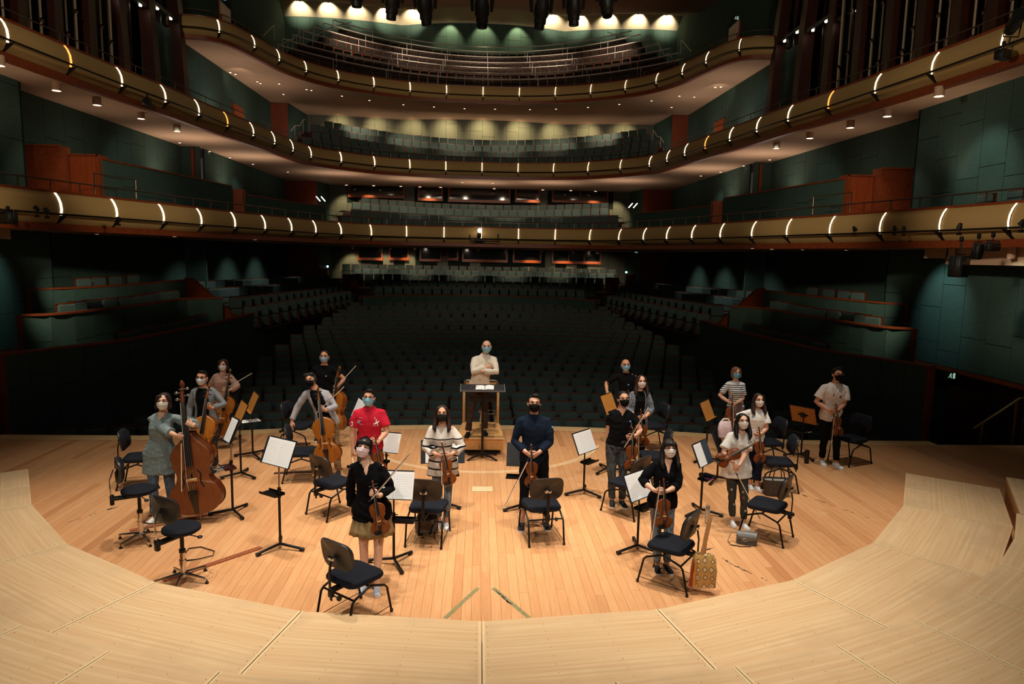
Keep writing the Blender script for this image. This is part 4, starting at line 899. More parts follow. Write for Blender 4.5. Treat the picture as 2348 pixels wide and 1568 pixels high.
chair(1540, 1245, -52, 'black orchestra chair with a patterned bag hanging from its back')
chair(1760, 1155, -50, 'black orchestra chair above the small grey shoulder bag on the floor')
chair(1783, 1056, -80, 'black orchestra chair over the dark woven basket')
chair(1952, 1004, -112, 'black orchestra chair beside the man in the white T-shirt with an oval logo')
chair(694, 1034, 82, 'black orchestra chair on whose back the leaning man in grey rests his hand')
chair(684, 974, 100, 'black orchestra chair behind the leaning man, close to the stage edge')
chair(1496, 974, -100, 'black orchestra chair behind the woman in the marled cardigan')
chair(1500, 1043, -85, 'black orchestra chair to the right of the woman in the marled cardigan, seen edge-on')
chair(1440, 1104, -42, 'black orchestra chair mostly hidden behind the large open part of the front right stand')
chair(322, 1046, 78, 'black orchestra chair half hidden behind the woman in the grey-blue tunic')
chair(1760, 1012, -95, 'black orchestra chair half hidden behind the woman in the white T-shirt')
def bass_stool(px, py, base, heading, label):
    g = gp(*base); p = dp(px, py, g[1]); zs = p[2]; t = thing('bass_stool', label, 'stool', (g[0], g[1], 0), -R(heading), 'double bass stools')
    b = MB(); b.lathe([(.02, zs-.05), (.17, zs-.045), (.205, zs-.02), (.205, zs+.01), (.17, zs+.03), (.02, zs+.036)], 28); b.build('seat', BLACKC, t)
    ob = rounded(.42, .29, .11, 5); 
    def bk(s, dy): return [(x*s, -.25+dy+.05*(x/.2)**2, zs+.29+z*s) for x, z in ob]
    b = MB(); b.loft([bk(.2, .05), bk(.75, .048), bk(.95, .038), bk(1, .014)]); b.build('backrest', BLACKC, t); b = MB(); b.loft([bk(1.01, .018), bk(1.02, .0), bk(.9, -.014), bk(.2, -.018)]); b.build('back_shell', BACKP, t)
    b = MB(); b.tube([(0, -.27, zs+.3), (0, -.32, zs+.16), (0, -.31, zs-.05), (0, -.3, zs-.14)], .012, 8, flat=(1.4, .6)); b.build('back_post', CHROME, t)
    b = MB(); b.box((0, -.15, zs-.075), (.08, .34, .04), bev=.01); b.box((0, -.3, zs-.09), (.06, .05, .13), bev=.01); b.build('tilt_mechanism', BLACKM, t)
    for a, l in ((20, .2), (200, .17)):
        c, s = math.cos(R(a)), math.sin(R(a)); b = MB(); b.tube([(c*.05, s*.05, zs-.07), (c*l, s*l, zs-.09)], .006, 6); b.ball((c*(l+.02), s*(l+.02), zs-.09), (.03, .03, .018)); b.build('knob', BLACKP, t)
    b = MB(); b.cyl((0, 0, .05), .032, zs*.5, 14); b.build('column', CHROME, t); b = MB(); b.cyl((0, 0, .05+zs*.5), .022, zs*.45, 14); b.cyl((0, 0, .03+zs*.5), .036, .035, 14); b.build('gas_lift', BLACKM, t)
    b = MB(); b.tube([(.0, .03, .23), (.11, .1, .24), (.2, .24, .25), (.12, .33, .25), (-.12, .33, .25), (-.2, .24, .25), (-.11, .1, .24), (0, .03, .23)], .011, 8); b.cyl((0, 0, .2), .04, .06, 12); b.build('foot_ring', CHROME, t)
    for a in range(18, 378, 72):
        c, s = math.cos(R(a)), math.sin(R(a)); b = MB(); b.tube([(c*.02, s*.02, .1), (c*.3, s*.3, .055)], [.018, .011], 8); l = b.build('leg', CHROME, t)
        b = MB(); b.lathe([(.022, 0), (.018, .02), (.007, .026), (.007, .06)], 8, Matrix.Translation((c*.29, s*.29, 0))); b.build('rubber_foot', BLACKP, l)
bass_stool(313, 1122, (324, 1238), 62, 'tall black bass stool with chrome column beside the woman in the tunic')
bass_stool(408, 1210, (421, 1332), 30, 'tall black bass stool standing close to the riser edge at the left')

# ------------------------------------------------------------------ music stands and parts
def notes_mat():
    N = Nodes('printed_music'); N.set(.8, 0, .1); tc = N.coords('Object'); sp = N.n('ShaderNodeSeparateXYZ'); N.l(tc, sp.inputs[0])
    def mth(op, a, b=None, c=None):
        m = N.n('ShaderNodeMath', operation=op)
        for k, v in enumerate((a, b, c)):
            if v is None: continue
            if hasattr(v, 'links'): N.l(v, m.inputs[k])
            else: m.inputs[k].default_value = v
        return m.outputs[0]
    fy = mth('FRACT', mth('MULTIPLY_ADD', sp.outputs[1], 1/.027, 20.)); inside = mth('MULTIPLY', mth('GREATER_THAN', fy, .25), mth('LESS_THAN', fy, .75))
    line = mth('LESS_THAN', mth('FRACT', mth('MULTIPLY', fy, 10.)), .28)
    n = N.noise(N.coords('Object', (1, .4, 1)), 190, 2, .5); note = mth('GREATER_THAN', n, .6)
    ink = mth('MULTIPLY', inside, mth('MAXIMUM', mth('MULTIPLY', line, .3), mth('MULTIPLY', note, .55)))
    mx = mth('LESS_THAN', mth('ABSOLUTE', sp.outputs[0]), .1); my = mth('LESS_THAN', mth('ABSOLUTE', sp.outputs[1]), .142)
    ink = mth('MULTIPLY', ink, mth('MULTIPLY', mx, my))
    N.l(N.mix(ink, lin('#F1F1EF'), lin('#24242A')), N.b.inputs['Base Color']); return N.mat
NOTES = notes_mat(); FOLD = plain('navy_folder', '#20242E', .5); FOLDL = plain('slate_folder', '#3A4450', .5)
DESKW = wood('stand_desk_plywood', '#B5752F', '#CB8C44', (4, .6, 4), .45, 5)
def page_mesh(): 
    b = MB(); b.grid([[(x, y, .0015+.004*math.sin((x+.119)/.238*PI)) for x in np.linspace(-.119, .119, 5)] for y in (-.163, .163)]); b.grid([[(x, y, 0) for x in (-.119, .119)] for y in (-.163, .163)], flip=True); return b.mesh('page', NOTES)
PAGE = page_mesh()
NSTAND = [0]
def solve_top(TL, TR, w):
    best = None
    for z in np.linspace(.7, 1.75, 211):
        a, c = gp(*TL, z), gp(*TR, z); e = abs(np.linalg.norm(c-a)-w)
        if best is None or e < best[0]: best = (e, z, a, c)
    return best[1:]
def stand(label, base, TL=None, TR=None, w=.5, h=.35, tilt=24, desk='black', pages=2, folder=None, tray=None, heading=None, top=None, shift=0, legs=0, chrome=False, flabel=''):
    """Base px on the floor; TL, TR: ends of the desk's top edge as the player sees it (or heading in degrees and the px of the desk middle)."""
    g = gp(*base)
    if TL is not None:
        z, a, c = solve_top(TL, TR, w); d = c-a; hd = math.atan2(d[1], d[0])          # local X along the top edge
        z = dp((TL[0]+TR[0])/2, (TL[1]+TR[1])/2, g[1])[2]
    else:
        hd = R(heading); z = dp(*top, g[1])[2]+h/2*math.cos(R(tilt))
    zc = z-h/2*math.cos(R(tilt)); t = thing('music_stand', label, 'music stand', (g[0], g[1], 0), hd, 'music stands')
    b = MB(); b.tube([(0, 0, .06), (0, 0, zc*.62)], .0165, 10); b.build('lower_tube', BLACKM, t)
    b = MB(); b.tube([(0, 0, zc*.6), (0, .01, zc-.04)], .0105, 8); b.build('upper_tube', STEEL if chrome else BLACKM, t)
    b = MB(); b.cyl((0, 0, zc*.6), .022, .05, 10); b.tube([(0, 0, zc*.6+.025), (.05, 0, zc*.6+.03)], .007, 6); b.build('clamp_knob', BLACKM, t)
    for k, a in enumerate((legs, legs+120, legs+240)):
        c, s = math.cos(R(a)), math.sin(R(a)); b = MB(); b.tube([(0, 0, .07), (c*.3, s*.3, .035)], .0165, 8, flat=(1, 1.1)); l = b.build('leg', BLACKM, t)
        b = MB(); b.tube([(c*.27, s*.27, .03), (c*.325, s*.325, .026)], .025, 8); b.build('rubber_cap', BLACKP, l)
    M_ = Matrix.Translation((0, .02, zc))@Matrix.Rotation(R(90-tilt), 4, 'X'); dk = DESKW if desk == 'wood' else plain('stand_desk_black', '#1A1A1C', .4)
    b = MB(); b.box((0, 0, -.006), (w, h, .008), M=M_, bev=.003); b.build('desk', dk, t)
    b = MB(); b.box((0, -h/2, .015), (w, .008, .05), M=M_); b.build('ledge', dk, t)
    if desk == 'wood':
        b = MB(); 
        for c, d in (((0, h/2, -.006), (w+.01, .012, .014)), ((-w/2, 0, -.006), (.012, h, .014)), ((w/2, 0, -.006), (.012, h, .014))): b.box(c, d, M=M_)
        b.build('edge_frame', BLACKM, t)
    b = MB(); b.box((0, 0, -.025), (.1, .1, .03), M=M_, bev=.008); b.box((0, 0, -.014), (.2, .03, .01), M=M_); b.build('desk_bracket', BLACKM, t)
    if tray:
        zt = dp(*tray, g[1])[2]; b = MB(); sx = .11*(1 if tray[0] >= base[0] else -1)
        b.box((sx, -.02, zt), (.3, .15, .008)); b.box((sx, -.095, zt+.014), (.3, .006, .03)); b.box((sx, .055, zt+.014), (.3, .006, .03)); b.cyl((0, 0, zt-.03), .024, .05, 10); b.build('accessory_tray', BLACKM, t)
    if pages:
        n = NSTAND[0] = NSTAND[0]+1; W_ = Matrix.Translation((g[0], g[1], 0))@Matrix.Rotation(hd, 4, 'Z')@M_
        s = thing('sheet_music', flabel, 'sheet music'); s.matrix_world = W_@Matrix.Translation((shift, -h/2+.168, .004))
        if folder: b = MB(); fw = .24*2+.02; b.box((folder[0], 0, .001), (folder[1], .34, .004)); b.build('folder', FOLD if len(folder) < 3 else FOLDL, s)
        for k in range(pages): link('page', PAGE, s, ((k-(pages-1)/2)*.24, 0, .004))
    return t
stand('black music stand with an open part and a tray, left of the front chair', (643, 1258), (603, 999), (680, 1017), .5, tray=(626, 1135), folder=(-.03, .5), chrome=True, legs=20, flabel='open white part on the stand left of the woman in the khaki skirt')
stand('black music stand before the double bass with a cloth on its tray', (534, 1178), heading=-52, top=(520, 985), w=.34, tray=(520, 1075), pages=1, chrome=True, legs=5, flabel='single upright white sheet on the stand beside the double bass')
stand('wooden-desk music stand seen from the edge behind the bass stand', (553, 1092), heading=-60, top=(563, 945), desk='wood', pages=0, legs=30)
stand('wooden-desk music stand farthest back on the left with a sheet on its tray', (580, 1046), heading=-62, top=(588, 922), desk='wood', pages=0, tray=(576, 966), legs=10)
stand('black music stand behind the red polo, its white part turned edge-on', (822, 1082), heading=-66, top=(818, 938), pages=2, w=.5, h=.36, legs=200, flabel='white part seen edge-on left of the man in the red polo')
stand('black music stand just right of the man in the red polo', (886, 1096), heading=-18, top=(884, 1014), w=.46, tray=(884, 1060), legs=180, flabel='white part half hidden by the man in the red polo')
stand('black music stand right of the woman in the khaki skirt with a one-page part', (903, 1292), (866, 1081), (950, 1084), .46, tray=(922, 1192), legs=180, flabel='printed part on the stand right of the woman in the khaki skirt')
stand('black music stand hidden behind the woman in the striped sweater', (1012, 1160), heading=4, top=(1020, 1036), w=.62, tray=(1046, 1088), folder=(.04, .6), legs=210, flabel='white part in a navy folder behind the woman in the striped sweater')
stand('black music stand with an empty dark desk left of the man in the navy shirt', (1199, 1166), heading=-6, top=(1190, 1043), w=.52, tray=(1182, 1094), pages=0, legs=210)
stand('black music stand with an open part between the navy shirt and black T-shirt', (1338, 1132), (1309, 998), (1362, 981), .5, tray=(1356, 1062), folder=(-.02, .49), legs=150, flabel='open white part on the stand between the man in navy and the man in black')
stand('black music stand with a large open part left of the long dark hair', (1461, 1261), (1410, 1098), (1494, 1070), .52, tray=(1472, 1168), folder=(-.02, .5), legs=165, flabel='large open part on the stand at the front right')
stand('black music stand with one page and a bare folder half before the white blouse', (1606, 1177), (1580, 1024), (1622, 1005), .47, tray=(1624, 1100), pages=1, shift=-.1, folder=(.1, .46, 1), legs=165, flabel='single page in a dark folder before the woman in the white blouse')
stand('black music stand right of the white-pink hanging bag', (1644, 1102), heading=60, top=(1655, 1010), pages=0, w=.45, legs=170)
stand('wooden-desk music stand left of the woman in the striped T-shirt', (1618, 1056), heading=52, top=(1630, 940), desk='wood', pages=0, w=.48, legs=160, tray=(1630, 985))
stand('wooden-desk music stand left of the man in the white logo T-shirt', (1836, 1048), heading=128, top=(1850, 950), desk='wood', pages=0, w=.5, h=.36, legs=160, tray=(1848, 992))
stand('wooden-desk music stand under the hand of the balding man in black', (1393, 1080), heading=54, top=(1402, 925), desk='wood', pages=0, w=.46, legs=170)
# ------------------------------------------------------------------ small things on stage
def board(name, a, c, w, hgt, mat, label, cat):
    p, q = gp(*a), gp(*c); d = (q-p)[:2]; L = np.linalg.norm(d); t = thing(name, label, cat, ((p[0]+q[0])/2, (p[1]+q[1])/2, 0), math.atan2(d[1], d[0]))
    b = MB(); b.box((0, 0, hgt/2), (L, w, hgt), bev=.004); b.build('strip', mat, t)
    b = MB()
    for k in range(9): b.cyl((L*(.12+.04*k), .0, hgt), .008, .001, 8)
    o = b.build('endpin_hole', plain('dark_hole', '#3A1C10', .7), t); o['kind'] = 'stuff'; return t
PINW = wood('endpin_board_wood', '#8C4A2C', '#A35E3C', (.6, 4, 4), .5, 5)
board('endpin_board', (374, 1332), (599, 1256), .075, .016, PINW, 'long reddish endpin board under the bass stool by the riser edge', 'endpin board')
board('endpin_board', (298, 1218), (516, 1172), .075, .016, PINW, 'reddish endpin board under the double bass', 'endpin board')
board('endpin_board', (628, 1086), (720, 1082), .07, .014, plain('dark_endpin_board', '#4A2A20', .6), "dark endpin board on the floor behind the leaning man's chair", 'endpin board')
board('endpin_board', (668, 1018), (712, 1018), .07, .014, MATS['dark_endpin_board'], 'short dark endpin board near the stage edge at the left', 'endpin board')
def soft_box(rows, n=20, e=4):
    """Rounded upright form from (z, half width, half depth, dx, dy) rows."""
    out = []
    for z, a, c, dx, dy in rows:
        out.append([(dx+a*math.copysign(abs(math.cos(t))**(2/e), math.cos(t)), dy+c*math.copysign(abs(math.sin(t))**(2/e), math.sin(t)), z) for t in np.linspace(0, 2*PI, n+1)[:-1]])
    return out
p = gp(978, 1222); t = thing('backpack', 'grey and black backpack on the floor under the chair before the striped sweater', 'bag', (p[0], p[1]+.05, 0), .3)
b = MB(); b.loft(soft_box([(0, .13, .09, 0, 0), (.02, .15, .11, 0, 0), (.16, .15, .1, 0, 0), (.2, .14, .09, 0, 0)])); b.build('body', plain('taupe_canvas', '#6B5F54', .9, 0, .15, 40), t)
b = MB(); b.loft(soft_box([(.19, .142, .092, 0, 0), (.27, .12, .075, .01, 0), (.33, .09, .05, .01, 0), (.34, .03, .02, .01, 0)])); b.build('top_flap', plain('black_canvas', '#1C1A19', .9), t)
for s in (-1, 1): b = MB(); b.tube([(s*.07-.04, -.09, .27), (s*.09-.05, -.17, .16), (s*.08-.06, -.14, .02), (s*.05-.03, -.11, .03)], .014, 6, flat=(1, .35)); b.build('strap', MATS['black_canvas'], t)
p = gp(1783, 1138); t = thing('basket_bag', 'dark woven basket bag with handles under the chair on the right', 'bag', (p[0], p[1]+.06, 0), -.15)
WEAVE = plain('woven_dark_straw', '#4A4640', .8, 0, .55, 70, .2, .8)
b = MB(); b.loft(soft_box([(0, .17, .08, 0, 0), (.02, .18, .09, 0, 0), (.27, .22, .11, 0, 0), (.27, .205, .095, 0, 0), (.05, .17, .08, 0, 0)], 24, 5)); b.build('body', WEAVE, t)
b = MB(); b.loft(soft_box([(.2, .19, .09, 0, 0), (.245, .19, .09, 0, 0), (.25, .1, .04, 0, 0)])); b.build('lining', plain('pale_lining', '#8C8880', .9), t)
for y in (-.1, .1): b = MB(); b.tube([(-.1, y, .26), (-.07, y*.8, .42), (0, y*.6, .47), (.07, y*.8, .42), (.1, y, .26)], .009, 6); b.build('handle', MATS['black_canvas'], t)
p = gp(1715, 1250); t = thing('shoulder_bag', 'small grey leather shoulder bag with a ring clasp on the stage floor', 'bag', (p[0], p[1]+.05, 0), -.35)
GL = plain('grey_leather', '#5A5956', .45, 0, .1, 30)
b = MB(); b.loft(soft_box([(0, .12, .045, 0, 0), (.01, .135, .055, 0, 0), (.1, .13, .05, 0, .01), (.155, .12, .035, 0, .02), (.16, .08, .02, 0, .02)], 22, 3)); b.build('body', GL, t)
b = MB(); b.grid([[(x*(1-.1*v), .03-.088*min(1, v*1.5)-.006*math.sin(v*PI), .163-.11*max(0, v-.35)/.65*(1-.25*(x/.13)**2)) for x in np.linspace(-.13, .13, 9)] for v in np.linspace(0, 1, 8)]); b.build('flap', plain('grey_leather_flap', '#6C6B68', .4), t)
b = MB(); b.tube([(.028*math.cos(a)-.03, -.062, .07+.02*math.sin(a)) for a in np.linspace(0, 2*PI, 17)], .004, 6); b.build('ring_clasp', CHROME, t)
b = MB(); b.tube([(-.125, .01, .13), (-.2, .02, .12), (-.24, -.03, .02), (-.2, -.13, .008), (-.08, -.14, .008), (.05, -.1, .01), (.12, -.03, .1), (.125, 0, .13)], .008, 6, flat=(1.4, .5)); b.build('strap', GL, t)
b = MB(); b.tube([(.13, -.02, .15), (.15, -.03, .11), (.14, -.035, .07)], .007, 6); b.build('chain', CHROME, t)
# patterned crochet bag hanging from the chair back
def crochet():
    N = Nodes('crochet_pattern'); N.set(.9, 0, .1); v = N.n('ShaderNodeTexVoronoi', distance='MANHATTAN'); v.inputs['Scale'].default_value = 13; v.inputs['Randomness'].default_value = .25
    N.l(N.coords('Object', (1, .3, .8)), v.inputs['Vector']); N.l(N.ramp(v.outputs['Distance'], [(0, '#B0301C'), (.22, '#C23A22'), (.26, '#1C1410'), (.36, '#1C1410'), (.4, '#E8DCC0'), (.62, '#DCC48C'), (.7, '#2A1A10'), (.8, '#C9A060')]), N.b.inputs['Base Color']); return N.mat
CRO = crochet(); SC_ = gp(1540, 1245, .47); p = gp(1600, 1338); q = dp(1609, 1210, p[1])
t = thing('crochet_bag', 'patterned red, cream and black crochet bag hanging on a chair back', 'bag', (SC_[0]+.3, SC_[1]-.27, .0), -.3)
b = MB(); b.loft(soft_box([(.08, .11, .045, 0, 0), (.09, .14, .06, 0, 0), (.27, .145, .065, 0, 0), (.42, .125, .055, 0, 0), (.46, .1, .04, 0, 0), (.44, .09, .03, 0, 0)], 22, 3)); b.build('body', CRO, t)
STR = plain('striped_strap', '#B98A5A', .9, 0, .3, 60, .1, 0, 'Object', (9, 9, .4))
for y in (-.035, .035): b = MB(); b.tube([(-.02+y*.4, y, .45), (.0, y*.6, .62), (.03, y*.3, .83), (.045, .02+y*.4, .9)], .022, 6, flat=(1, .2)); b.build('strap', STR, t)
for k, c in enumerate(('#A23A20', '#C98A3A')): b = MB(); b.tube([(-.11+.03*k, -.06, .4), (-.13+.03*k, -.075, .25), (-.135+.035*k, -.08, .1)], [.006, .016, .022], 7); b.build('tassel', plain('tassel_%d' % k, c, .9), t)
p = gp(1621, 1200); t = thing('water_bottle', 'clear frosted water bottle standing on the floor by a music stand', 'bottle', (p[0], p[1], 0))
def glass(name, c, rough=.1):
    N = Nodes(name); N.set(rough, 0, .5); N.b.inputs['Base Color'].default_value = lin(c); N.b.inputs['Transmission Weight'].default_value = .75; N.b.inputs['Alpha'].default_value = 1; return N.mat
b = MB(); b.lathe([(.005, 0), (.032, .004), (.034, .02), (.034, .19), (.028, .21), (.028, .225)], 18); b.build('body', glass('frosted_glass', '#D8D4CF', .35), t)
b = MB(); b.lathe([(.03, .222), (.031, .26), (.026, .268), (.005, .268)], 18); b.build('cap', glass('clear_cap', '#B9B4A8', .15), t)
p = gp(1849, 1062); t = thing('black_bottle', 'black cylindrical flask standing beside a wooden-desk stand', 'bottle', (p[0], p[1], 0)); b = MB(); b.lathe([(.005, 0), (.042, .003), (.043, .22), (.04, .225)], 16); b.build('body', BLACKP, t); b = MB(); b.lathe([(.04, .224), (.041, .25), (.005, .254)], 16); b.build('lid', BLACKM, t)
gs = gp(534, 1178); zt = dp(520, 1075, gs[1])[2]; q = dp(528, 1068, gs[1])
t = thing('cloth', 'crumpled dark red cloth on the tray of the bass stand', 'cloth', (gs[0]-.02, gs[1]-.03, zt+.006)); b = MB(); b.loft([[((.085+.012*math.sin(3*a+z*60))*r*math.cos(a), (.05+.01*math.sin(5*a))*r*math.sin(a), z*(1+.3*math.sin(4*a))) for a in np.linspace(0, 2*PI, 25)[:-1]] for z, r in ((0, .9), (.015, 1.05), (.035, .85), (.05, .45), (.052, .1))]); b.build('fold', plain('burgundy_cloth', '#4A1A1C', .9, 0, .3, 40), t)
t = thing('booklet', 'small printed booklet on the tray of the bass stand', 'booklet', (gs[0]-.15, gs[1]-.01, zt+.006), -.4); b = MB(); b.box((0, 0, .004), (.13, .18, .008)); b.build('cover', plain('booklet_print', '#8F8A82', .6, 0, .5, 45), t); b = MB(); b.box((0, 0, .0085), (.09, .13, .001)); b.build('cover_print', plain('booklet_photo', '#4C4A48', .6, 0, .6, 30), t)
g4 = gp(580, 1046); z4 = dp(576, 966, g4[1])[2]; t = thing('loose_sheet', 'loose white sheet lying flat on a stand tray at the back left', 'paper', (g4[0]-.02, g4[1]-.04, z4+.02), -1.0); link('page', PAGE, t)
g12 = gp(1606, 1177); z12 = dp(1624, 1100, g12[1])[2]
for k, c in enumerate(('#C0408A', '#8A3A9A')): t = thing('pencil', '%s pencil on the tray before the woman in the white blouse' % ('pink', 'purple')[k], 'pencil', (g12[0]+.1, g12[1]-.0+.03*k, z12+.012), -.5); b = MB(); b.tube([(-.07, 0, 0), (.06, 0, 0), (.075, 0, 0)], [.0045, .0045, .001], 6); b.build('shaft', plain('pencil_%d' % k, c, .5), t)
t = thing('pencil_case', 'open black pencil case on the tray before the woman in the white blouse', 'pencil case', (g12[0]+.08, g12[1]+.09, z12+.02), -.5); b = MB(); b.box((0, 0, .02), (.2, .06, .05), bev=.012); b.build('body', BLACKC, t)
g13 = gp(1644, 1102); q = dp(1661, 982, g13[1]); t = thing('plastic_bag', 'white and pink carrier bag hanging from a stand behind the woman in the white blouse', 'bag', (q[0], q[1]-.02, q[2]-.16))
b = MB(); b.loft(soft_box([(0, .09, .03, 0, 0), (.02, .11, .05, 0, 0), (.16, .12, .055, 0, 0), (.26, .1, .04, 0, 0), (.29, .07, .02, .0, 0)], 20, 3)); b.build('body', plain('printed_bag', '#D8C4C8', .6, 0, .22, 16), t)
b = MB(); b.tube([(-.08, 0, .27), (-.03, 0, .33), (.04, 0, .33), (.09, -.01, .27)], .012, 6); b.build('handle', plain('bag_handle', '#E8E0E0', .7), t)
g15 = gp(1836, 1048); z15 = dp(1848, 992, g15[1])[2]
for k, (c, nm) in enumerate((('#2A5AA8', 'blue'), ('#C8B840', 'yellow'))): t = thing('pen_box', 'small %s packet on the tray of the stand beside the black flask' % nm, 'packet', (g15[0]+(.04+.1*k)*.0+.06+.07*k, g15[1]-.03, z15+.012), .6); b = MB(); b.box((0, 0, .006), (.1, .03, .014), bev=.003); b.build('box', plain('packet_%d' % k, c, .5), t)
# ------------------------------------------------------------------ violins, violas, cellos, double bass, bows
def varnish(name, c1, c2):
    N = Nodes(name); N.set(.28, 0, .45); g = N.noise(N.coords('Object', (6, 6, 1)), 9, 4, .6); col = N.ramp(g, [(.25, c1), (.75, c2)])
    oi = N.n('ShaderNodeObjectInfo'); col = N.mix(1., col, N.ramp(oi.outputs['Random'], [(0, (.75, .68, .6)), (1, (1, 1, 1))]), 'MULTIPLY')
    N.l(col, N.b.inputs['Base Color']); return N.mat
VIO, VIO2 = varnish('violin_varnish', '#743612', '#96501E'), varnish('violin_varnish_back', '#5E2A10', '#7E3A16')
CEL, CEL2 = varnish('cello_varnish', '#A8641C', '#C07A2A'), varnish('cello_varnish_side', '#6E3A12', '#8E5220')
BAS, BAS2 = varnish('bass_varnish', '#74401E', '#8A5028'), varnish('bass_varnish_side', '#5A2A14', '#74391C')
EBONY = plain('ebony', '#131112', .3, 0, .1, 40, .5); MAPLE = plain('bridge_maple', '#D9B078', .5); HAIRW = plain('bow_hair', '#EDE4D0', .6); STICK = plain('bow_stick', '#5A2E18', .35, 0, .1, 30); STRING = plain('metal_string', '#A8A29A', .3, .9)
VOUT = [(0, .0), (.003, .05), (.02, .13), (.06, .21), (.12, .265), (.19, .29), (.26, .285), (.31, .262), (.345, .246), (.36, .243), (.372, .222), (.41, .18), (.47, .158), (.53, .16), (.575, .182), (.605, .212), (.62, .216), (.635, .205), (.69, .218), (.75, .234), (.81, .236), (.875, .218), (.93, .172), (.97, .1), (.992, .05), (1, .03)]
BOUT = [(0, .0), (.003, .06), (.02, .15), (.06, .23), (.12, .285), (.19, .305), (.26, .298), (.32, .272), (.36, .25), (.37, .235), (.41, .2), (.47, .182), (.53, .186), (.575, .206), (.6, .226), (.615, .222), (.66, .226), (.71, .23), (.76, .222), (.81, .196), (.86, .15), (.91, .1), (.96, .062), (.99, .05), (1, .046)]
def fiddle(name, label, cat, L, out, rib, arch, neck, head, mats, endpin=0, chin=True, fbw=.012, loc=(0, 0, 0)):
    """Body along +Z from its bottom, front facing -Y."""
    t = thing(name, label, cat, loc); mt, mb = mats; sp_ = spline(out, 3)
    per = [(w*L, z*L) for z, w in sp_]+[(-w*L, z*L) for z, w in sp_[-1:0:-1]]
    zc = .46*L
    def ring(s, y): return [(x*s, y, zc+(z-zc)*(1-(1-s)*.92)) for x, z in per]
    b = MB(); b.loft([ring(1.015, -rib/2+.0), ring(1.015, -rib/2-.1*arch), ring(.95, -rib/2-.12*arch), ring(.8, -rib/2-.5*arch), ring(.55, -rib/2-.85*arch), ring(.25, -rib/2-arch), ring(.04, -rib/2-arch)], False); b.build('top_plate', mt, t, True)
    b = MB(); b.loft([ring(1.015, rib/2), ring(.95, rib/2+.1*arch), ring(.7, rib/2+.7*arch), ring(.3, rib/2+arch), ring(.04, rib/2+arch)][::-1], False); b.build('back_plate', mb, t, True)
    b = MB(); b.loft([ring(.99, rib/2), ring(.99, -rib/2)], False); b.build('ribs', mb, t, True)
    yf = -rib/2-arch*.8
    b = MB(); n0, n1 = L*.97, L+neck; b.tube([(0, -rib/2+.004, n0), (0, -rib/2-.2*arch, n0+neck*.15), (0, yf*.9, n1)], [fbw*1.15, fbw*.95, fbw*.85], 10, flat=(1, .8)); b.build('neck', mb, t)
    b = MB(); fz0 = L-neck*.98; hb = arch*1.9; rows = []
    for z, w in ((fz0, fbw*1.75), (n1, fbw)): 
        yy = yf-(hb if z == fz0 else .3*arch); rows.append([(w*u, yy+.25*w*u*u*1.0, z) for u in (-1, -.5, 0, .5, 1)]+[(w, yy+.35*w+.004, z), (-w, yy+.35*w+.004, z)])
    b.loft(rows); b.build('fingerboard', EBONY, t)
    b = MB(); hx = n1; b.tube([(0, yf*.95, hx), (0, yf*.8, hx+head*.35), (0, yf*.45, hx+head*.72)], [fbw*.95, fbw*.85, fbw*.6], 8, flat=(1, 1.25)); pb = b.build('pegbox', mb, t)
    b = MB(); sc = [(0, yf*.45+head*.16*(1-k/13)*math.sin(k*.62)-.0, hx+head*.8+head*.16*(1-k/13)*math.cos(k*.62+.5)) for k in range(13)]; b.tube(sc, [fbw*.6]+[fbw*.62]*10+[fbw*.5, fbw*.4], 8); b.ball((0, yf*.45, hx+head*.8), (fbw*1.15, head*.09, head*.09)); b.build('scroll', mb, t)
    for k in range(4):
        s = 1 if k % 2 else -1; zz = hx+head*(.14+.15*k); b = MB(); l = fbw*(3.1 if L < .5 else 2.0); b.tube([(-s*fbw, yf*.8, zz), (s*fbw*1.6, yf*.8, zz), (s*l, yf*.8, zz)], [fbw*.28, fbw*.3, fbw*.3], 6); b.ball((s*l*1.15, yf*.8, zz), (fbw*.85, fbw*.3, fbw*.62), 8, 6); b.build('peg', EBONY if L < 1 else STEEL, t)
    zb = .445*L; hb2 = arch*2.3 if L < .5 else arch*1.9; yb = -rib/2-arch-hb2
    b = MB(); w = L*.06; b.add([(-w, yb+hb2, zb-.004*L*8), (w, yb+hb2, zb-.004*L*8), (w*.85, yb+.1*hb2, zb), (0, yb, zb), (-w*.85, yb+.1*hb2, zb), (-w, yb+hb2, zb+.012*L), (w, yb+hb2, zb+.012*L), (w*.85, yb+.1*hb2, zb+.008*L), (0, yb, zb+.008*L), (-w*.85, yb+.1*hb2, zb+.008*L)], [(0, 1, 2, 3, 4), (9, 8, 7, 6, 5), (0, 5, 6, 1), (1, 6, 7, 2), (2, 7, 8, 3), (3, 8, 9, 4), (4, 9, 5, 0)]); b.build('bridge', MAPLE, t, False)
    b = MB(); b.loft([[(x*w, y0+d, z) for x, d in ((-1, 0), (-.6, -.3*hb2), (0, -.4*hb2), (.6, -.3*hb2), (1, 0), (0, .12*hb2))] for z, w, y0 in ((.015*L, L*.022, -rib/2-arch*.35), (.14*L, L*.03, -rib/2-arch-hb2*.25), (.3*L, L*.062, -rib/2-arch-hb2*.55), (.315*L, L*.05, -rib/2-arch-hb2*.55))]); b.build('tailpiece', EBONY, t)
    for k in range(4):
        u = (k-1.5)/1.5; b = MB(); b.tube([(u*L*.035, -rib/2-arch-hb2*.7, .31*L), (u*w*.7, yb-.003*L+abs(u)*.1*hb2, zb), (u*fbw*.7, yf-.3*arch-.004*L, n1), (u*fbw*.4, yf*.8, hx+head*(.2+.1*k))], .0011 if L < .5 else (.0016 if L < 1 else .0026), 5); b.build('string', STRING if k else HAIRW, t)
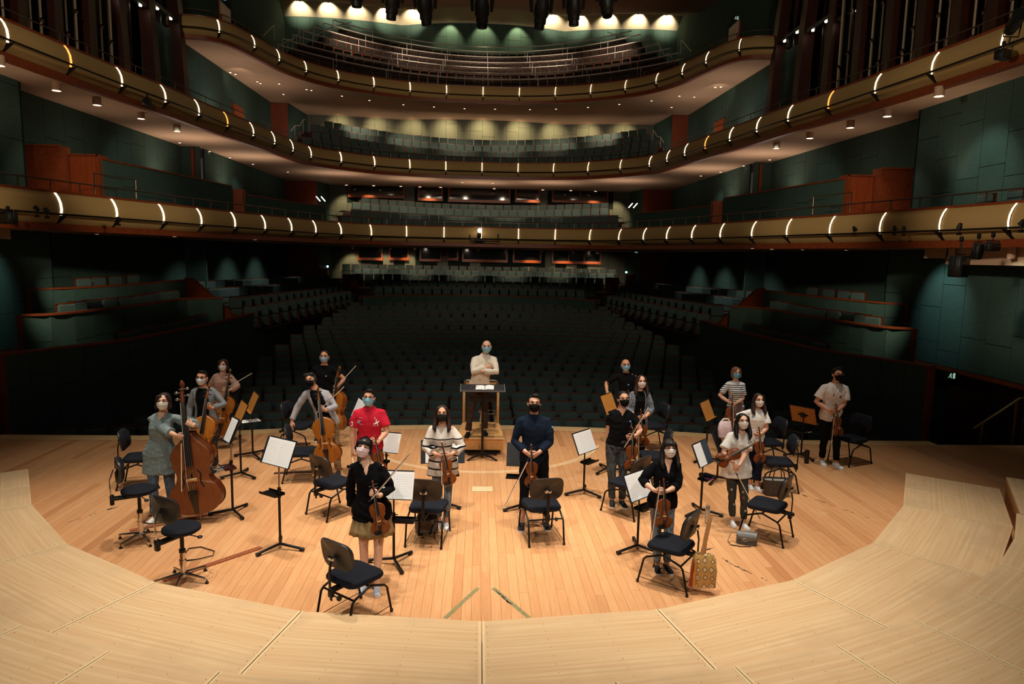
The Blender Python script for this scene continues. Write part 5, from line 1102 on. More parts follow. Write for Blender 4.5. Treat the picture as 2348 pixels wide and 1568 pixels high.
    for s in (-1, 1):
        b = MB(); fx = lambda v: .078+.05*v+.016*math.sin(v*2*PI); fz = lambda v: .55-.2*v; hh = lambda x, z: np.interp(x/np.interp(z, [q[1] for q in pr], [q[0] for q in pr]), [.04, .25, .55, .8, .95], [1, 1, .85, .5, .12]); pr = [(w_, z_) for z_, w_ in spline(out, 3)]; P = [(s*fx(v)*L, -rib/2-arch*hh(fx(v), fz(v))-.0045*L, fz(v)*L) for v in np.linspace(0, 1, 11)]; b.tube(P, [.004*L]+[.0085*L]*9+[.004*L], 6, flat=(1, .6), up=(0, 1, 0))
        b.ball(P[0], (.013*L, .004*L, .011*L), 8, 5); b.ball(P[-1], (.016*L, .004*L, .014*L), 8, 5); b.build('f_hole', EBONY, t)
    if chin: b = MB(); b.loft([[(-.075*L+a*L*.13*math.cos(q), -rib/2-arch*.5-zz, .085*L+a*L*.075*math.sin(q)) for q in np.linspace(0, 2*PI, 17)[:-1]] for a, zz in ((1, 0), (1.02, .012), (.85, .02), (.4, .014))]); b.build('chin_rest', EBONY, t)
    if endpin: b = MB(); b.tube([(0, 0, .02), (0, 0, -endpin*.2), (0, 0, -endpin)], [.012, .009, .004], 8); b.build('endpin', STEEL, t)
    return t
def bow(L, th=1.):
    t = thing('bow', '', 'bow'); b = MB(); b.tube([(0, 0, 0), (0, .004, L*.3), (0, .012, L*.6), (0, .004, L*.92), (0, -.004, L*.985)], [.0046*th, .0044*th, .004*th, .0034*th, .003*th], 7); b.build('stick', STICK, t)
    b = MB(); b.box((0, -.022, L*.5+.02), (.009*th, .0035*th, L-.05)); b.build('hair', HAIRW, t)
    b = MB(); b.box((0, -.013, .04), (.012*th, .022, .045), bev=.003); b.build('frog', EBONY, t)
    b = MB(); b.loft([[(x, y, z) for x, y in ((-.004, dy), (.004, dy), (.004, dy-.01), (-.004, dy-.01))] for z, dy in ((L*.97, -.012), (L*.985, -.004), (L, -.012))]); b.build('tip', MAPLE, t)
    b = MB(); b.tube([(0, 0, .005), (0, 0, .02)], .0055*th, 8); b.build('screw_button', STEEL, t); return t
def frame(p0, p1, front):
    """Matrix: origin p0, local Z towards p1, local -Y as close to front as it can be."""
    p0, p1 = Vector(p0), Vector(p1); z = (p1-p0).normalized(); y = -Vector(front); y = (y-z*y.dot(z)).normalized(); x = y.cross(z)
    return Matrix(((x.x, y.x, z.x, p0.x), (x.y, y.y, z.y, p0.y), (x.z, y.z, z.z, p0.z), (0, 0, 0, 1)))
PROTO = {'violin': fiddle('violin', '', 'violin', .356, VOUT, .032, .016, .135, .115, (VIO, VIO2)), 'cello': fiddle('cello', '', 'cello', .755, VOUT, .115, .03, .285, .23, (CEL, CEL2), endpin=.34, chin=False, fbw=.021),
         'bass': fiddle('double_bass', '', 'double bass', 1.12, BOUT, .2, .04, .44, .3, (BAS, BAS2), endpin=.2, chin=False, fbw=.032), 'bow': bow(.74), 'cbow': bow(.71, 1.25)}
USED = set()
def use(kind, M_, label, group, scale=1, name=None):
    pr = PROTO[kind]
    if kind in USED: o = dup(pr, label=label, group=group)
    else: o = pr; USED.add(kind); o['label'] = label; o['group'] = group
    o.matrix_world = M_@Matrix.Scale(scale, 4)
    if name: o.name = name; o['category'] = name
    return o
# ------------------------------------------------------------------ people
SKINS = [plain('skin_%d' % k, c, .55, 0, .05, 40, .35) for k, c in enumerate(('#D9A283', '#E2B294', '#CF9470', '#DDA68A'))]
EYEW = plain('eye_white', '#E8E0D8', .3); EYED = plain('eye_dark', '#1A100C', .2)
REM = []            # (object, voxel, smoothing, wrinkle amplitude)
def later(b, name, mat, parent, voxel, smooth=3, wr=0, seed=0):
    o = b.build(name, mat, parent, False); m = o.modifiers.new('r', 'REMESH'); m.mode = 'VOXEL'; m.voxel_size = voxel
    if smooth: s = o.modifiers.new('s', 'SMOOTH'); s.iterations = smooth; s.factor = .5
    REM.append((o, wr, seed)); return o
EXTRA = {}          # fingers to add to a body after it has been skinned
def finish_people():
    bpy.context.view_layer.update(); dg = bpy.context.evaluated_depsgraph_get(); out = []
    for o, wr, seed in REM: out.append(bpy.data.meshes.new_from_object(o.evaluated_get(dg)))
    for (o, wr, seed), me in zip(REM, out):
        old = o.data; o.modifiers.clear(); n = len(me.vertices)
        if wr:
            co = np.empty(n*3, np.float32); me.vertices.foreach_get('co', co); no = np.empty(n*3, np.float32); me.vertices.foreach_get('normal', no) if hasattr(me.vertices[0], 'normal') else None
            C, N_ = co.reshape(-1, 3), no.reshape(-1, 3); r = np.random.RandomState(seed); d = np.zeros(n)
            for k in range(7):
                w = r.normal(0, 1, 3)*[16, 16, 34]*(.5+k*.22); d += np.sin(C@w+r.uniform(0, 6.3)+1.2*np.sin(C@(w[::-1]*.5)))/(1+.5*k)
            C = C+N_*(d*wr*.5)[:, None]; me.vertices.foreach_set('co', C.astype(np.float32).ravel())
        if o in EXTRA:
            bm = bmesh.new(); bm.from_mesh(me); e = EXTRA[o].mesh('tmp', []); bm.from_mesh(e); bm.to_mesh(me); bm.free(); bpy.data.meshes.remove(e)
        me.polygons.foreach_set('use_smooth', [True]*len(me.polygons))
        if not me.materials: 
            for m in old.materials: me.materials.append(m)
        me.name = o.name; o.data = me; bpy.data.meshes.remove(old); me.update()
def V3(*a): return Vector(a)
def ell(b, c, r, M=None): b.ball(c, r, 14, 11, M)
def ik(s, t, a, c, pole):
    d = t-s; L = min(d.length, (a+c)*.985); d = d.normalized(); k = (a*a-c*c+L*L)/(2*L); h = math.sqrt(max(0, a*a-k*k))
    p = (pole-d*pole.dot(d)).normalized(); return s+d*k+p*h, s+d*L
def hand(body, fing, wrist, d, n, s, curl=.9, big=1.):
    """Palm into the body mesh; five bent fingers as tapering tubes rooted in the palm. n: where the palm looks; s: towards the thumb."""
    d = d.normalized(); n = (n-d*n.dot(d)).normalized(); sd = d.cross(n); sd = sd if sd.dot(s) > 0 else -sd
    Mx = Matrix(((sd.x, d.x, n.x, wrist.x), (sd.y, d.y, n.y, wrist.y), (sd.z, d.z, n.z, wrist.z), (0, 0, 0, 1)))@Matrix.Scale(big, 4)
    body.loft([[(a*math.cos(t), y, h*math.sin(t)) for t in np.linspace(0, 2*PI, 11)[:-1]] for y, a, h in ((-.03, .027, .021), (.01, .032, .02), (.05, .041, .017), (.085, .04, .014), (.096, .03, .009))], M=Mx)
    for k, (x, l) in enumerate(((.029, .072), (.0105, .082), (-.009, .076), (-.027, .06))):
        p = V3(x, .082, 0); pts = [p-V3(0, .02, 0), p]; a = 0
        for f, q in ((.45, .75), (.31, .95), (.24, .6)): a += curl*q; p = p+V3(x*.12*f, math.cos(a)*l*f*1.05, math.sin(a)*l*f*1.05); pts.append(p)
        fing.tube(pts, [.0098, .0098, .0094, .0086, .0064], 8, Mx)
    c2 = curl*.6; p0 = V3(.022, .02, .004); pts = [p0, p0+V3(.022, .022, .008), p0+V3(.034-.006*c2, .05, .012+.02*c2), p0+V3(.034-.018*c2, .074, .016+.034*c2)]
    fing.tube(pts, [.013, .0125, .0105, .007], 8, Mx)
    return Mx
def person(key, label, base, H, sex='m', lean=(0, 0), rz=0, hands=(None, None), feet=None, head=(0, -13, 0), skin=0, w=1., top=None, bottom=None, hair=None, mask=None, shoes='#F0F0EE', glasses=None, brow='#1A1310', curls=(.9, .9), polex=.7, inner=None, group=None, polesy=.5, z0=0, hem=None, handdir=(None, None), sock=0, sole='#E8E8E4', vneck=0, collar=None):
    t = thing('person', label, 'person', (base[0], base[1], z0), R(rz)); s = H/1.72; f = sex == 'f'; lx, ly = lean
    inv = t.matrix_basis.inverted()
    if True: inv = (Matrix.Translation((base[0], base[1], z0))@Matrix.Rotation(R(rz), 4, 'Z')).inverted()
    def loc(p): return inv@Vector(p)
    def sp(z): u = max(0, (z/s-.9)/.72); return V3(lx*u**1.15, ly*u**1.15, 0)
    # torso rings: height, half width, half depth, shift
    T = [(.80, .15, .1, 0), (.88, .168, .118, .01), (.95, .163, .116, .01), (1.03, .146, .104, .0), (1.1, .140, .102, -.005), (1.2, .148, .11, -.005), (1.28, .156, .116, -.0), (1.34, .156, .108, .006), (1.385, .142, .092, .012), (1.42, .112, .078, .018), (1.45, .078, .066, .02), (1.475, .058, .06, .02)]
    if f: T = [(.80, .15, .1, 0), (.88, .17, .118, .01), (.95, .162, .114, .01), (1.03, .134, .096, .0), (1.1, .126, .092, -.002), (1.2, .132, .105, -.012), (1.27, .136, .112, -.014), (1.33, .134, .1, .0), (1.38, .122, .084, .01), (1.415, .095, .07, .018), (1.45, .062, .058, .02), (1.475, .05, .054, .02)]
    def rings(infl=0, z0_=0, z1_=9, flare=0, n=22, we=1.):
        out = []
        zs = [r[0]*s for r in T]; lo, hi = max(z0_, zs[0] if z0_ >= zs[0] or z0_ == 0 else z0_), min(z1_, zs[-1])
        Z = sorted(set([lo, hi]+[z for z in zs if lo < z < hi]))
        for z in Z:
            a = np.interp(z/s, [r[0] for r in T], [r[1] for r in T])*s*w+infl; d = np.interp(z/s, [r[0] for r in T], [r[2] for r in T])*s*w**.6+infl*.8; y = np.interp(z/s, [r[0] for r in T], [r[3] for r in T])*s
            k = flare*max(0, (1.12*s-z)/(.4*s)); a += k; d += k*.8; o = sp(z)
            e = 2.2; out.append([(o.x+a*math.copysign(abs(math.cos(q))**(2/e), math.cos(q))*we, o.y+y+d*math.copysign(abs(math.sin(q))**(2/e), math.sin(q)), z) for q in np.linspace(0, 2*PI, n+1)[:-1]])
        return out
    body = MB(); fing = MB()
    body.loft(rings(-.008))
    nb = V3(0, .022*s, 1.43*s)+sp(1.43*s); hs = .93*(1. if not f else .96)*(.55+.45*s); hc = V3(lx, ly-.015, H-.122*hs)
    body.tube([nb, (nb+hc)/2+V3(0, .008, -.01), hc+V3(0, .012, -.02)], [.066*s, .056 if not f else .048, .056 if not f else .05], 12)
    HM = Matrix.Translation(hc)@Matrix.Rotation(R(head[0]), 4, 'Z')@Matrix.Rotation(R(head[2]), 4, 'Y')@Matrix.Rotation(R(head[1]), 4, 'X')@Matrix.Diagonal((hs*1.14, hs*1.06, hs, 1))
    ell(body, (0, .012, .035), (.076, .096, .09), HM); ell(body, (0, -.012, -.03), (.064, .078, .085), HM); ell(body, (0, -.05, -.088), (.036, .036, .032), HM)
    body.tube([(0, -.084, .012), (0, -.1, -.012), (0, -.108, -.032), (0, -.09, -.042)], [.009, .012, .016, .01], 8, HM); ell(body, (0, -.078, .03), (.055, .018, .012), HM)
    for q in (-1, 1): ell(body, (q*.078, .014, -.006), (.013, .026, .034), HM); ell(body, (q*.035, -.066, -.03), (.026, .022, .024), HM)
    sw = (.163 if not f else .143)*s*w; J = {}
    for i, q in enumerate((-1, 1)):
        sh = V3(q*sw, .012*s, 1.378*s)+sp(1.4*s); tgt = hands[i]
        tgt = loc(tgt) if tgt is not None else V3(q*(sw+.06), -.03, .80*s)+sp(.9*s)
        pole = V3(q*polex, polesy, -.4); a, c = .285*s, .25*s
        el, wr = ik(sh, tgt, a, c, pole); dr = (tgt-el).normalized(); wr = tgt-dr*.055; el, wr = ik(sh, wr, a, c, pole); dr = (wr-el).normalized()
        J[q] = (sh, el, wr); hd = Vector(handdir[i]) if handdir[i] is not None else dr
        body.tube([sh+V3(-q*.06, .004, .012), sh, sh.lerp(el, .5), el, el.lerp(wr, .3), wr], [.046*s, .047*s*w, .043*s*w, .038*s*w, .04*s*w, .026*s], 12)
        n = V3(-q*.6, .75, .1) if tgts(hands[i]) else V3(-q, .2, 0)
        hand(body, fing, wr, hd, n, V3(0, -.3, 1) if abs(hd.z) < .75 else V3(0, -1, 0), curls[i], s*(1.02 if not f else .93))
    # legs
    hip = {q: V3(q*.088*s, .01, .88*s)+sp(.9*s) for q in (-1, 1)}; F = {}
    for i, q in enumerate((-1, 1)):
        a = loc((*feet[i][:2], z0)) if feet is not None and feet[i] is not None else V3(q*.1*s, .0, 0)
        an = V3(a.x, a.y+.04, .085*s); kn = hip[q].lerp(an, .52)+V3(q*.005, -.025, 0); F[q] = (a, an, kn)
        body.tube([hip[q]+V3(0, 0, .02), hip[q].lerp(kn, .4), kn, kn.lerp(an, .33)+V3(0, .012, 0), an, an-V3(0, 0, .045)], [.083*s*w, .073*s*w, .052*s, .05*s, .033*s, .028*s], 12)
        ell(body, an+V3(q*.012, -.07, -.052), (.026, .085, .018))
    if vneck:                                                   # bare skin in the neckline, proud of the cloth
        rows = []
        for z_, wd in ((1.47, .05), (1.44, .05), (1.47-vneck*.6, .028), (1.47-vneck, .006)):
            dpt = np.interp(z_, [r[0] for r in T], [r[2] for r in T])*s*w**.6+.02; yy = np.interp(z_, [r[0] for r in T], [r[3] for r in T])*s; o_ = sp(z_*s); rows.append([(o_.x-wd*s, o_.y+yy-dpt+.006, z_*s), (o_.x, o_.y+yy-dpt, z_*s), (o_.x+wd*s, o_.y+yy-dpt+.006, z_*s), (o_.x+wd*s, o_.y+yy-dpt+.03, z_*s), (o_.x-wd*s, o_.y+yy-dpt+.03, z_*s)])
        body.loft(rows)
    if collar:
        o_ = sp(1.45*s); b = MB(); b.loft([[(o_.x+r_*s*math.cos(a), o_.y+.016+r_*1.0*s*math.sin(a)+(.012 if z_ < 1.46 else 0)*-math.sin(a)*0, z_*s-.012*max(0, -math.sin(a))) for a in np.linspace(0, 2*PI, 25)[:-1]] for z_, r_ in ((1.43, .084), (1.455, .078), (1.482, .069), (1.48, .063), (1.44, .066))], False); b.build('collar', collar, t, True)
    o = later(body, 'body', SKINS[skin], t, .0098, 2); EXTRA[o] = fing
    # face
    for q in (-1, 1):
        b = MB(); ell(b, (q*.03, -.0815, .004), (.0145, .009, .0052), HM); b.mi = 1; ell(b, (q*.03, -.0865, .004), (.0072, .0052, .0056), HM); b.tube([(q*.014, -.09, .006), (q*.03, -.0925, .011), (q*.046, -.083, .006)], [.0016, .0026, .0016], 5, HM); b.build('eye', [EYEW, EYED], t, True)
        b = MB(); b.tube([(q*.014, -.094, .03), (q*.032, -.094, .037), (q*.05, -.081, .031)], [.004, .005, .003], 6, HM); b.build('eyebrow', plain('brow'+brow, brow, .8), t)
    if mask:
        kind, col = mask; mm = plain('mask_'+col, col, .85, 0, .05, 60, .1); Mk = []
        zs = np.linspace(-.012, -.112, 15); P = np.linspace(-1, 1, 19)
        def mp(u, z, off):
            v = (z+.012)/-.1; k = math.sqrt(max(.3, 1-((z+.03)/.095)**2)); ph = u*(1.3 if kind != 'cup' else 1.2)*(1-.18*v)
            pl = .0028*math.sin(v*PI*7) if kind == 'pleat' else 0; nb_ = .024*math.exp(-(ph/.4)**2)*(math.exp(-((z+.035)/.035)**2)) if kind != 'cup' else .026*math.exp(-(ph/.45)**2)*math.exp(-((z+.048)/.05)**2)
            top_ = (.01*math.exp(-(u/.25)**2) if v < .15 else 0); return (math.sin(ph)*(.064*k+.012-off), -.012-math.cos(ph)*(.08*k+.012-off)-nb_-pl*(1-abs(u)**3), z+(1-v)*top_*1.2-(v*.012*(1-u*u)))
        b = MB(); b.grid([[mp(u, z, 0) for u in P] for z in zs], HM, True); b.grid([[mp(u, z, .005) for u in P] for z in zs], HM)
        m_ = b.build('face_mask', mm, t, True)
        b = MB()
        for q in (-1, 1): b.tube([mp(q*.98, -.025, -.001), (q*.084, .0, .018), (q*.086, .03, .0), (q*.084, .0, -.05), mp(q*.98, -.095, -.001)], .0022, 5, HM)
        b.build('ear_loop', mm, m_)
    if glasses:
        b = MB()
        for q in (-1, 1):
            b.tube([(q*.033+.022*math.cos(a), -.101, .004+.018*math.sin(a)) for a in np.linspace(0, 2*PI, 17)], .0026, 6, HM); b.tube([(q*.055, -.1, .008), (q*.078, -.06, .01), (q*.082, .01, .01)], .0022, 5, HM)
        b.tube([(-.011, -.102, .008), (0, -.104, .011), (.011, -.102, .008)], .0022, 5, HM); b.build('glasses', plain('frame'+glasses, glasses, .3, .3), t)
    # hair
    if hair:
        st, col = hair; hm = plain('hair'+col, col, .62, 0, .35, 55, .25, .5, 'Object', (1, 1, .25)); b = MB()
        if st == 'fringe_bald':
            for q in (-1, 1): ell(b, (q*.066, .045, .01), (.02, .05, .035), HM)
            ell(b, (0, .085, .005), (.06, .03, .045), HM)
        else:
            ell(b, (0, .026, .056), (.085, .096, .084), HM); ell(b, (0, .05, .02), (.082, .078, .085), HM)
            if st in ('short', 'tied'):
                for q in (-1, 1): ell(b, (q*.07, .012, .03), (.017, .04, .036), HM)
            if st == 'short': ell(b, (.01, -.045, .115), (.055, .04, .03), HM)
            if st == 'swept': ell(b, (-.03, -.052, .105), (.05, .04, .03), HM); ell(b, (.045, -.03, .1), (.04, .05, .035), HM); [ell(b, (q*.074, .02, .0), (.018, .04, .06), HM) for q in (-1, 1)]
            if st == 'tied': ell(b, (0, .115, .01), (.035, .035, .045), HM); b.tube([(0, .12, 0), (-.03, .125, -.07), (-.05, .1, -.14)], [.03, .028, .012], 8, HM)
            if st in ('bob', 'long', 'bang_long', 'bangs'):
                for q in (-1, 1):
                    ell(b, (q*.076, .015, .0), (.02, .055, .08), HM); b.tube([(q*.05, -.052, .095), (q*.076, -.042, .04), (q*.086, -.015, -.04)], [.02, .018, .016], 8, HM)
                ell(b, (0, .06, -.03), (.078, .06, .08), HM)
            if st in ('bangs', 'bang_long'): [ell(b, (x, -.08-.006*math.cos(x*25), .058), (.018, .014, .034), HM) for x in (-.058, -.04, -.02, 0, .02, .04, .058)]
            if st == 'bob': ell(b, (-.04, -.07, .075), (.04, .02, .03), HM); [b.tube([(q*.078, .0, -.02), (q*.084, -.01, -.08), (q*.074, -.015, -.12)], [.03, .03, .012], 8, HM, (1, .8)) for q in (-1, 1)]
            if st in ('long', 'bang_long'):
                for q in (-1, 1):
                    b.tube([(q*.078, .015, .03), (q*.09, .012, -.08), (q*.1, .0, -.16), (q*.1, -.035, -.235), (q*.085, -.05, -.29)], [.036, .042, .044, .036, .012], 9, HM, (.75, 1.1))
                b.tube([(0, .07, .0), (0, .085, -.1), (0, .085, -.22), (0, .08, -.3)], [.07, .085, .085, .03], 10, HM, (1.1, .45))
        later(b, 'hair', hm, t, .009, 2, .004, len(key)*7)
        if st == 'bangs': b = MB(); b.tube([(-.082, .01, .02), (-.072, -.005, .1), (0, -.012, .147), (.072, -.005, .1), (.082, .01, .02)], .006, 6, HM); b.build('hair_band', EYED, t)
    # shoes
    if shoes:
        for q in (-1, 1):
            a = F[q][0]; Ms = Matrix.Translation((a.x, a.y+.035, 0))@Matrix.Rotation(R(9*q), 4, 'Z')@Matrix.Scale(s*(1. if not f else .92), 4); b = MB()
            b.loft([[(hw*math.cos(x)*1., y, .018+hh*max(0, math.sin(x))**.8) for x in np.linspace(0, PI, 9)]+[(-hw*.9, y, .012), (hw*.9, y, .012)] for y, hw, hh in ((.075, .022, .05), (.06, .034, .075), (.02, .038, .08), (-.04, .041, .062), (-.1, .045, .045), (-.15, .042, .036), (-.178, .026, .024))], M=Ms)
            sh_ = b.build('shoe', plain('shoe'+shoes, shoes, .5, 0, .06, 40), t)
            b = MB(); b.loft([[(hw*k, y, z) for k in (-1, -.5, .5, 1) for z in ((0, .022) if k in (-1,) else ((.022,) if k < 1 else (.022, 0)))] for y, hw in ((.082, .024), (.066, .037), (.0, .041), (-.08, .046), (-.14, .046), (-.172, .034), (-.186, .014))], M=Ms); b.build('sole', plain('sole'+sole, sole, .6), sh_)
            b = MB(); [b.tube([(-.02, -.03-.022*k, .079-.012*k), (0, -.031-.022*k, .084-.012*k), (.02, -.03-.022*k, .079-.012*k)], .004, 5, Ms) for k in range(4)]; b.build('lace', plain('lace', '#D8D8D4', .8) if shoes[1] in '0123' else plain('lace_grey', '#B8B8B8', .8), sh_)
    # trousers or skirt
    def leg_tubes(b, end, r0, r1):
        r0 *= .93
        for q in (-1, 1):
            a, an, kn = F[q]; low = kn.lerp(an, end); P_ = [hip[q]+V3(0, 0, .05), hip[q].lerp(kn, .45), kn, kn.lerp(low, .5)+V3(0, .008, 0), low]
            b.tube(P_, [.096*s*w, .084*s*w*r0, .064*s*r0, (.058*r0*.5+.05*r1*.5)*s*1.02, .05*s*r1], 14)
    if bottom:
        kind = bottom[0]; mat = bottom[1]
        if kind == 'trousers':
            b = MB(); b.loft(rings(.006, 0, 1.03*s)); leg_tubes(b, bottom[2], bottom[3], bottom[4]); later(b, 'trousers', mat, t, .0115, 3, .006, len(label))
        else:
            zt, zb, fl, n = 1.0*s, bottom[2]*s, bottom[3], 60; rows = []
            for k in range(9):
                u = k/8; z = zt+(zb-zt)*u; A = (.15+fl*u)*s*w; D = (.112+fl*.85*u)*s; o_ = sp(z); rows.append([(o_.x+(A+.014*u*math.sin(12*a+1.5*math.sin(3*a)))*math.cos(a), o_.y+(D+.014*u*math.sin(12*a+1.5*math.sin(3*a)))*math.sin(a), z+.006*u*math.sin(5*a)) for a in np.linspace(0, 2*PI, n+1)[:-1]])
            inn = [[(x*.96, y*.96, z) for x, y, z in r] for r in rows[::-1][:3]]; b = MB(); b.loft(rows+inn, False); b.build('skirt', mat, t, True)
            b = MB(); b.loft([[(x*1.01, y*1.01, z+.02) for x, y, z in rows[0]], [(x*1.03, y*1.03, z-.03) for x, y, z in rows[0]]], False); b.build('waistband', mat, t, True)
    # top
    def sleeves(b, L, fat, cuff):
        for q in (-1, 1):
            sh, el, wr = J[q]; r0 = .0555*s*w*fat
            if L <= 1: P_ = [sh+V3(-q*.07, .004, .016), sh+V3(-q*.006, 0, .0), sh.lerp(el, L*.55), sh.lerp(el, L)]; rr = [.052*s, .054*s*w, r0, r0*cuff]
            else: e = el.lerp(wr, L-1); P_ = [sh+V3(-q*.07, .004, .016), sh+V3(-q*.006, 0, .0), sh.lerp(el, .55), el, el.lerp(e, .5), e]; rr = [.052*s, .054*s*w, r0*.95, r0*.86, r0*.84, r0*.78*cuff]
            b.tube(P_, rr, 14)
    if inner:
        b = MB(); b.loft(rings(.008, inner[1]*s, 1.44*s)); later(b, 'inner_top', inner[0], t, .012, 3, .004, 5)
    if top:
        mat, L, fat, cuff, hz, flare, nk = top
        if not inner:
            b = MB(); b.loft(rings(.013, hz*s, nk*s, flare)); sleeves(b, L, fat, cuff); later(b, 'top', mat, t, .0115, 3, .007, len(label)+3)
        else:
            b = MB(); sleeves(b, L, fat, cuff)
            for q in (-1, 1):
                rr = rings(.022, hz*s, 1.455*s, flare, 44); ri = rings(.010, hz*s, 1.455*s, flare, 44); idx = [i % 44 for i in (range(36, 44+12) if q > 0 else range(10, 33-3))]
                idx = [i % 44 for i in (list(range(37, 56)) if q > 0 else list(range(10, 30)))]
                m = len(rr); per = [[rr[k][i] for i in idx]+[ri[k][i] for i in idx[::-1]] for k in range(m)]; b.loft(per)
            later(b, 'cardigan', mat, t, .0115, 2, .006, len(label)+3)
    t['_hm'] = 0
    return t, HM, J
def tgts(h): return h is not None
def cloth(name, c, **k): return plain(name, c, .9, 0, k.get('var', .12), k.get('scale', 60), .1, k.get('bump', .3))
def striped(name, c1, c2, period, duty, off=0, skip=None, top=9):
    N = Nodes(name); N.set(.9, 0, .1); s_ = N.n('ShaderNodeSeparateXYZ'); N.l(N.coords('Object'), s_.inputs[0])
    def mth(op, a, b): 
        m = N.n('ShaderNodeMath', operation=op)
        for k, v in enumerate((a, b)):
            if hasattr(v, 'links'): N.l(v, m.inputs[k])
            else: m.inputs[k].default_value = v
        return m.outputs[0]
    f = mth('LESS_THAN', mth('FRACT', mth('DIVIDE', mth('ADD', s_.outputs[2], off), period), 0), duty); f = mth('MULTIPLY', f, mth('LESS_THAN', s_.outputs[2], top))
    N.l(N.mix(f, lin(c1), lin(c2)), N.b.inputs['Base Color']); N.bump(N.noise(N.coords('Object'), 80), .3, .003); return N.mat
def speckled(name, c1, c2, scale, st=(1, 1, 1)):
    N = Nodes(name); N.set(.9, 0, .1); f = N.noise(N.coords('Object', st), scale, 2, .7); N.l(N.ramp(f, [(.4, c1), (.6, c2)]), N.b.inputs['Base Color']); N.bump(f, .3, .003); return N.mat
LINEN = speckled('tunic_linen', '#5E6F70', '#93A3A2', 110); JEANB = speckled('blue_jeans', '#46586C', '#6A7F93', 50, (1, 1, .2)); JEANG = speckled('grey_jeans', '#5C6770', '#86919A', 50, (1, 1, .2)); JEAND = speckled('dark_jeans', '#34383A', '#56595A', 40, (1, 1, .3))
FLOWER = speckled('patterned_black_trousers', '#3A3B37', '#47483F', 60); KHAKI = cloth('khaki_cotton', '#A08A62', var=.2, scale=25); BLK = cloth('black_cotton', '#101012'); BLK2 = cloth('black_knit', '#0D0D10'); NAVY = cloth('navy_cotton', '#16202F'); RED = cloth('red_pique', '#C8263A', var=.06); CRM = cloth('cream_knit', '#E4D8C4', var=.05); WHT = cloth('white_cotton', '#E9E5DE', var=.03)
GREYC = cloth('grey_cardigan', '#A9A7AB', var=.06); GREY2 = cloth('mid_grey_cardigan', '#7C8084', var=.08); BEIGE = cloth('blush_blouse', '#B99686', var=.06); CORD = speckled('brown_corduroy', '#33261F', '#453429', 60, (3, 3, .05)); CHINO = cloth('tan_chinos', '#8F7556'); MARL = speckled('marled_knit', '#2C3644', '#9AA3AE', 95); LINW = cloth('white_linen', '#DDD8D0', var=.06, scale=40); SKIRT2 = speckled('pleated_mauve', '#6E5A5A', '#8C7672', 40, (6, 6, .05))
STRIPE1 = striped('striped_sweater', '#D9D0C4', '#121114', .105, .2, .035, None, 1.24); STRIPE2 = striped('striped_tshirt', '#ECECEA', '#15151A', .0385, .36, .01, None, 1.36)
def gxy(px, py, z=0): return tuple(gp(px, py, z)[:2])
PEOPLE = {}
def P(key, label, base, headpx, dy=0, **k):
    """base: floor point; headpx: top of the head in the photo, dy: how far the head is behind (+) the feet."""
    z0 = k.get('z0', 0); h = dp(*headpx, base[1]+dy); lean = (h[0]-base[0], dy)
    hands = k.pop('hp', (None, None)); k['hands'] = tuple(None if q is None else tuple(dp(q[0], q[1], base[1]+q[2])) for q in hands)
    rz = k.get('rz', 0); c, s = math.cos(-R(rz)), math.sin(-R(rz)); k['lean'] = (lean[0]*c-lean[1]*s, lean[0]*s+lean[1]*c)
    PEOPLE[key] = person(key, label, base, h[2]-z0, **k); return PEOPLE[key]
G = gxy
P('bassist', 'woman in a grey-blue linen tunic and jeans playing the double bass at the left', (-4.5, 9.5), (375, 902), -.03, sex='f', hp=((420, 1008, -.33), (440, 975, -.3)), feet=(G(353, 1197), G(394, 1182)), head=(6, -10, 0), skin=1, w=1.06, vneck=.1, top=(LINEN, 1.55, 1.35, 1.15, .62, .06, 1.45), bottom=('trousers', JEANB, .93, 1.1, 1.2), hair=('bob', '#2A1A18'), mask=('pleat', '#E9E6DE'), curls=(.7, 1.0), handdir=((1, -.35, -.25), (-.75, -.1, .45)))
P('glasses_cellist', 'man with glasses in a grey cardigan over a black T-shirt holding a cello', (-4.62, 11.45), (463, 851), 0, hp=((432, 985, -.1), (479, 937, -.32)), head=(0, -8, 0), skin=2, top=(GREY2, 1.85, 1.1, 1., .74, .02, 1.44), inner=(BLK, .88), bottom=('trousers', JEAND, .95, 1.1, 1.1), hair=('short', '#15110F'), mask=('cup', '#D5DEE4'), glasses='#2A2420', shoes='#1A1A1A', handdir=(None, (-.5, -.3, .3)))
P('blush_cellist', 'woman in a blush blouse holding a cello and bow at the back left', (-5.07, 13.3), (512, 824), 0, sex='f', hp=((500, 905, -.1), (519, 897, -.34)), head=(0, -8, 0), skin=1, vneck=.1, top=(BEIGE, 1.6, 1.35, 1.1, .86, .02, 1.43), bottom=('trousers', BLK, .95, 1.1, 1.1), hair=('bob', '#3A231A'), mask=('pleat', '#E6E6E4'), shoes='#1A1A1A', handdir=(None, (-.8, -.2, .2)))
P('leaning_cellist', 'grey-haired man in a light grey cardigan leaning on a chair with a cello', (-2.62, 11.5), (712, 856), .0, hp=((659, 986, -.12), (741, 943, -.36)), feet=(G(748, 1086), G(775, 1090)), head=(-6, -10, -14), skin=0, w=1.05, top=(GREYC, 1.9, 1.08, 1., .82, .02, 1.44), inner=(BLK, .84), bottom=('trousers', CHINO, .97, 1.12, 1.15), hair=('swept', '#2E2C2C'), mask=('cup', '#141416'), shoes='#2A2622', handdir=((-.1, -.3, -1), (-.6, -.3, .3)), curls=(.5, 1))
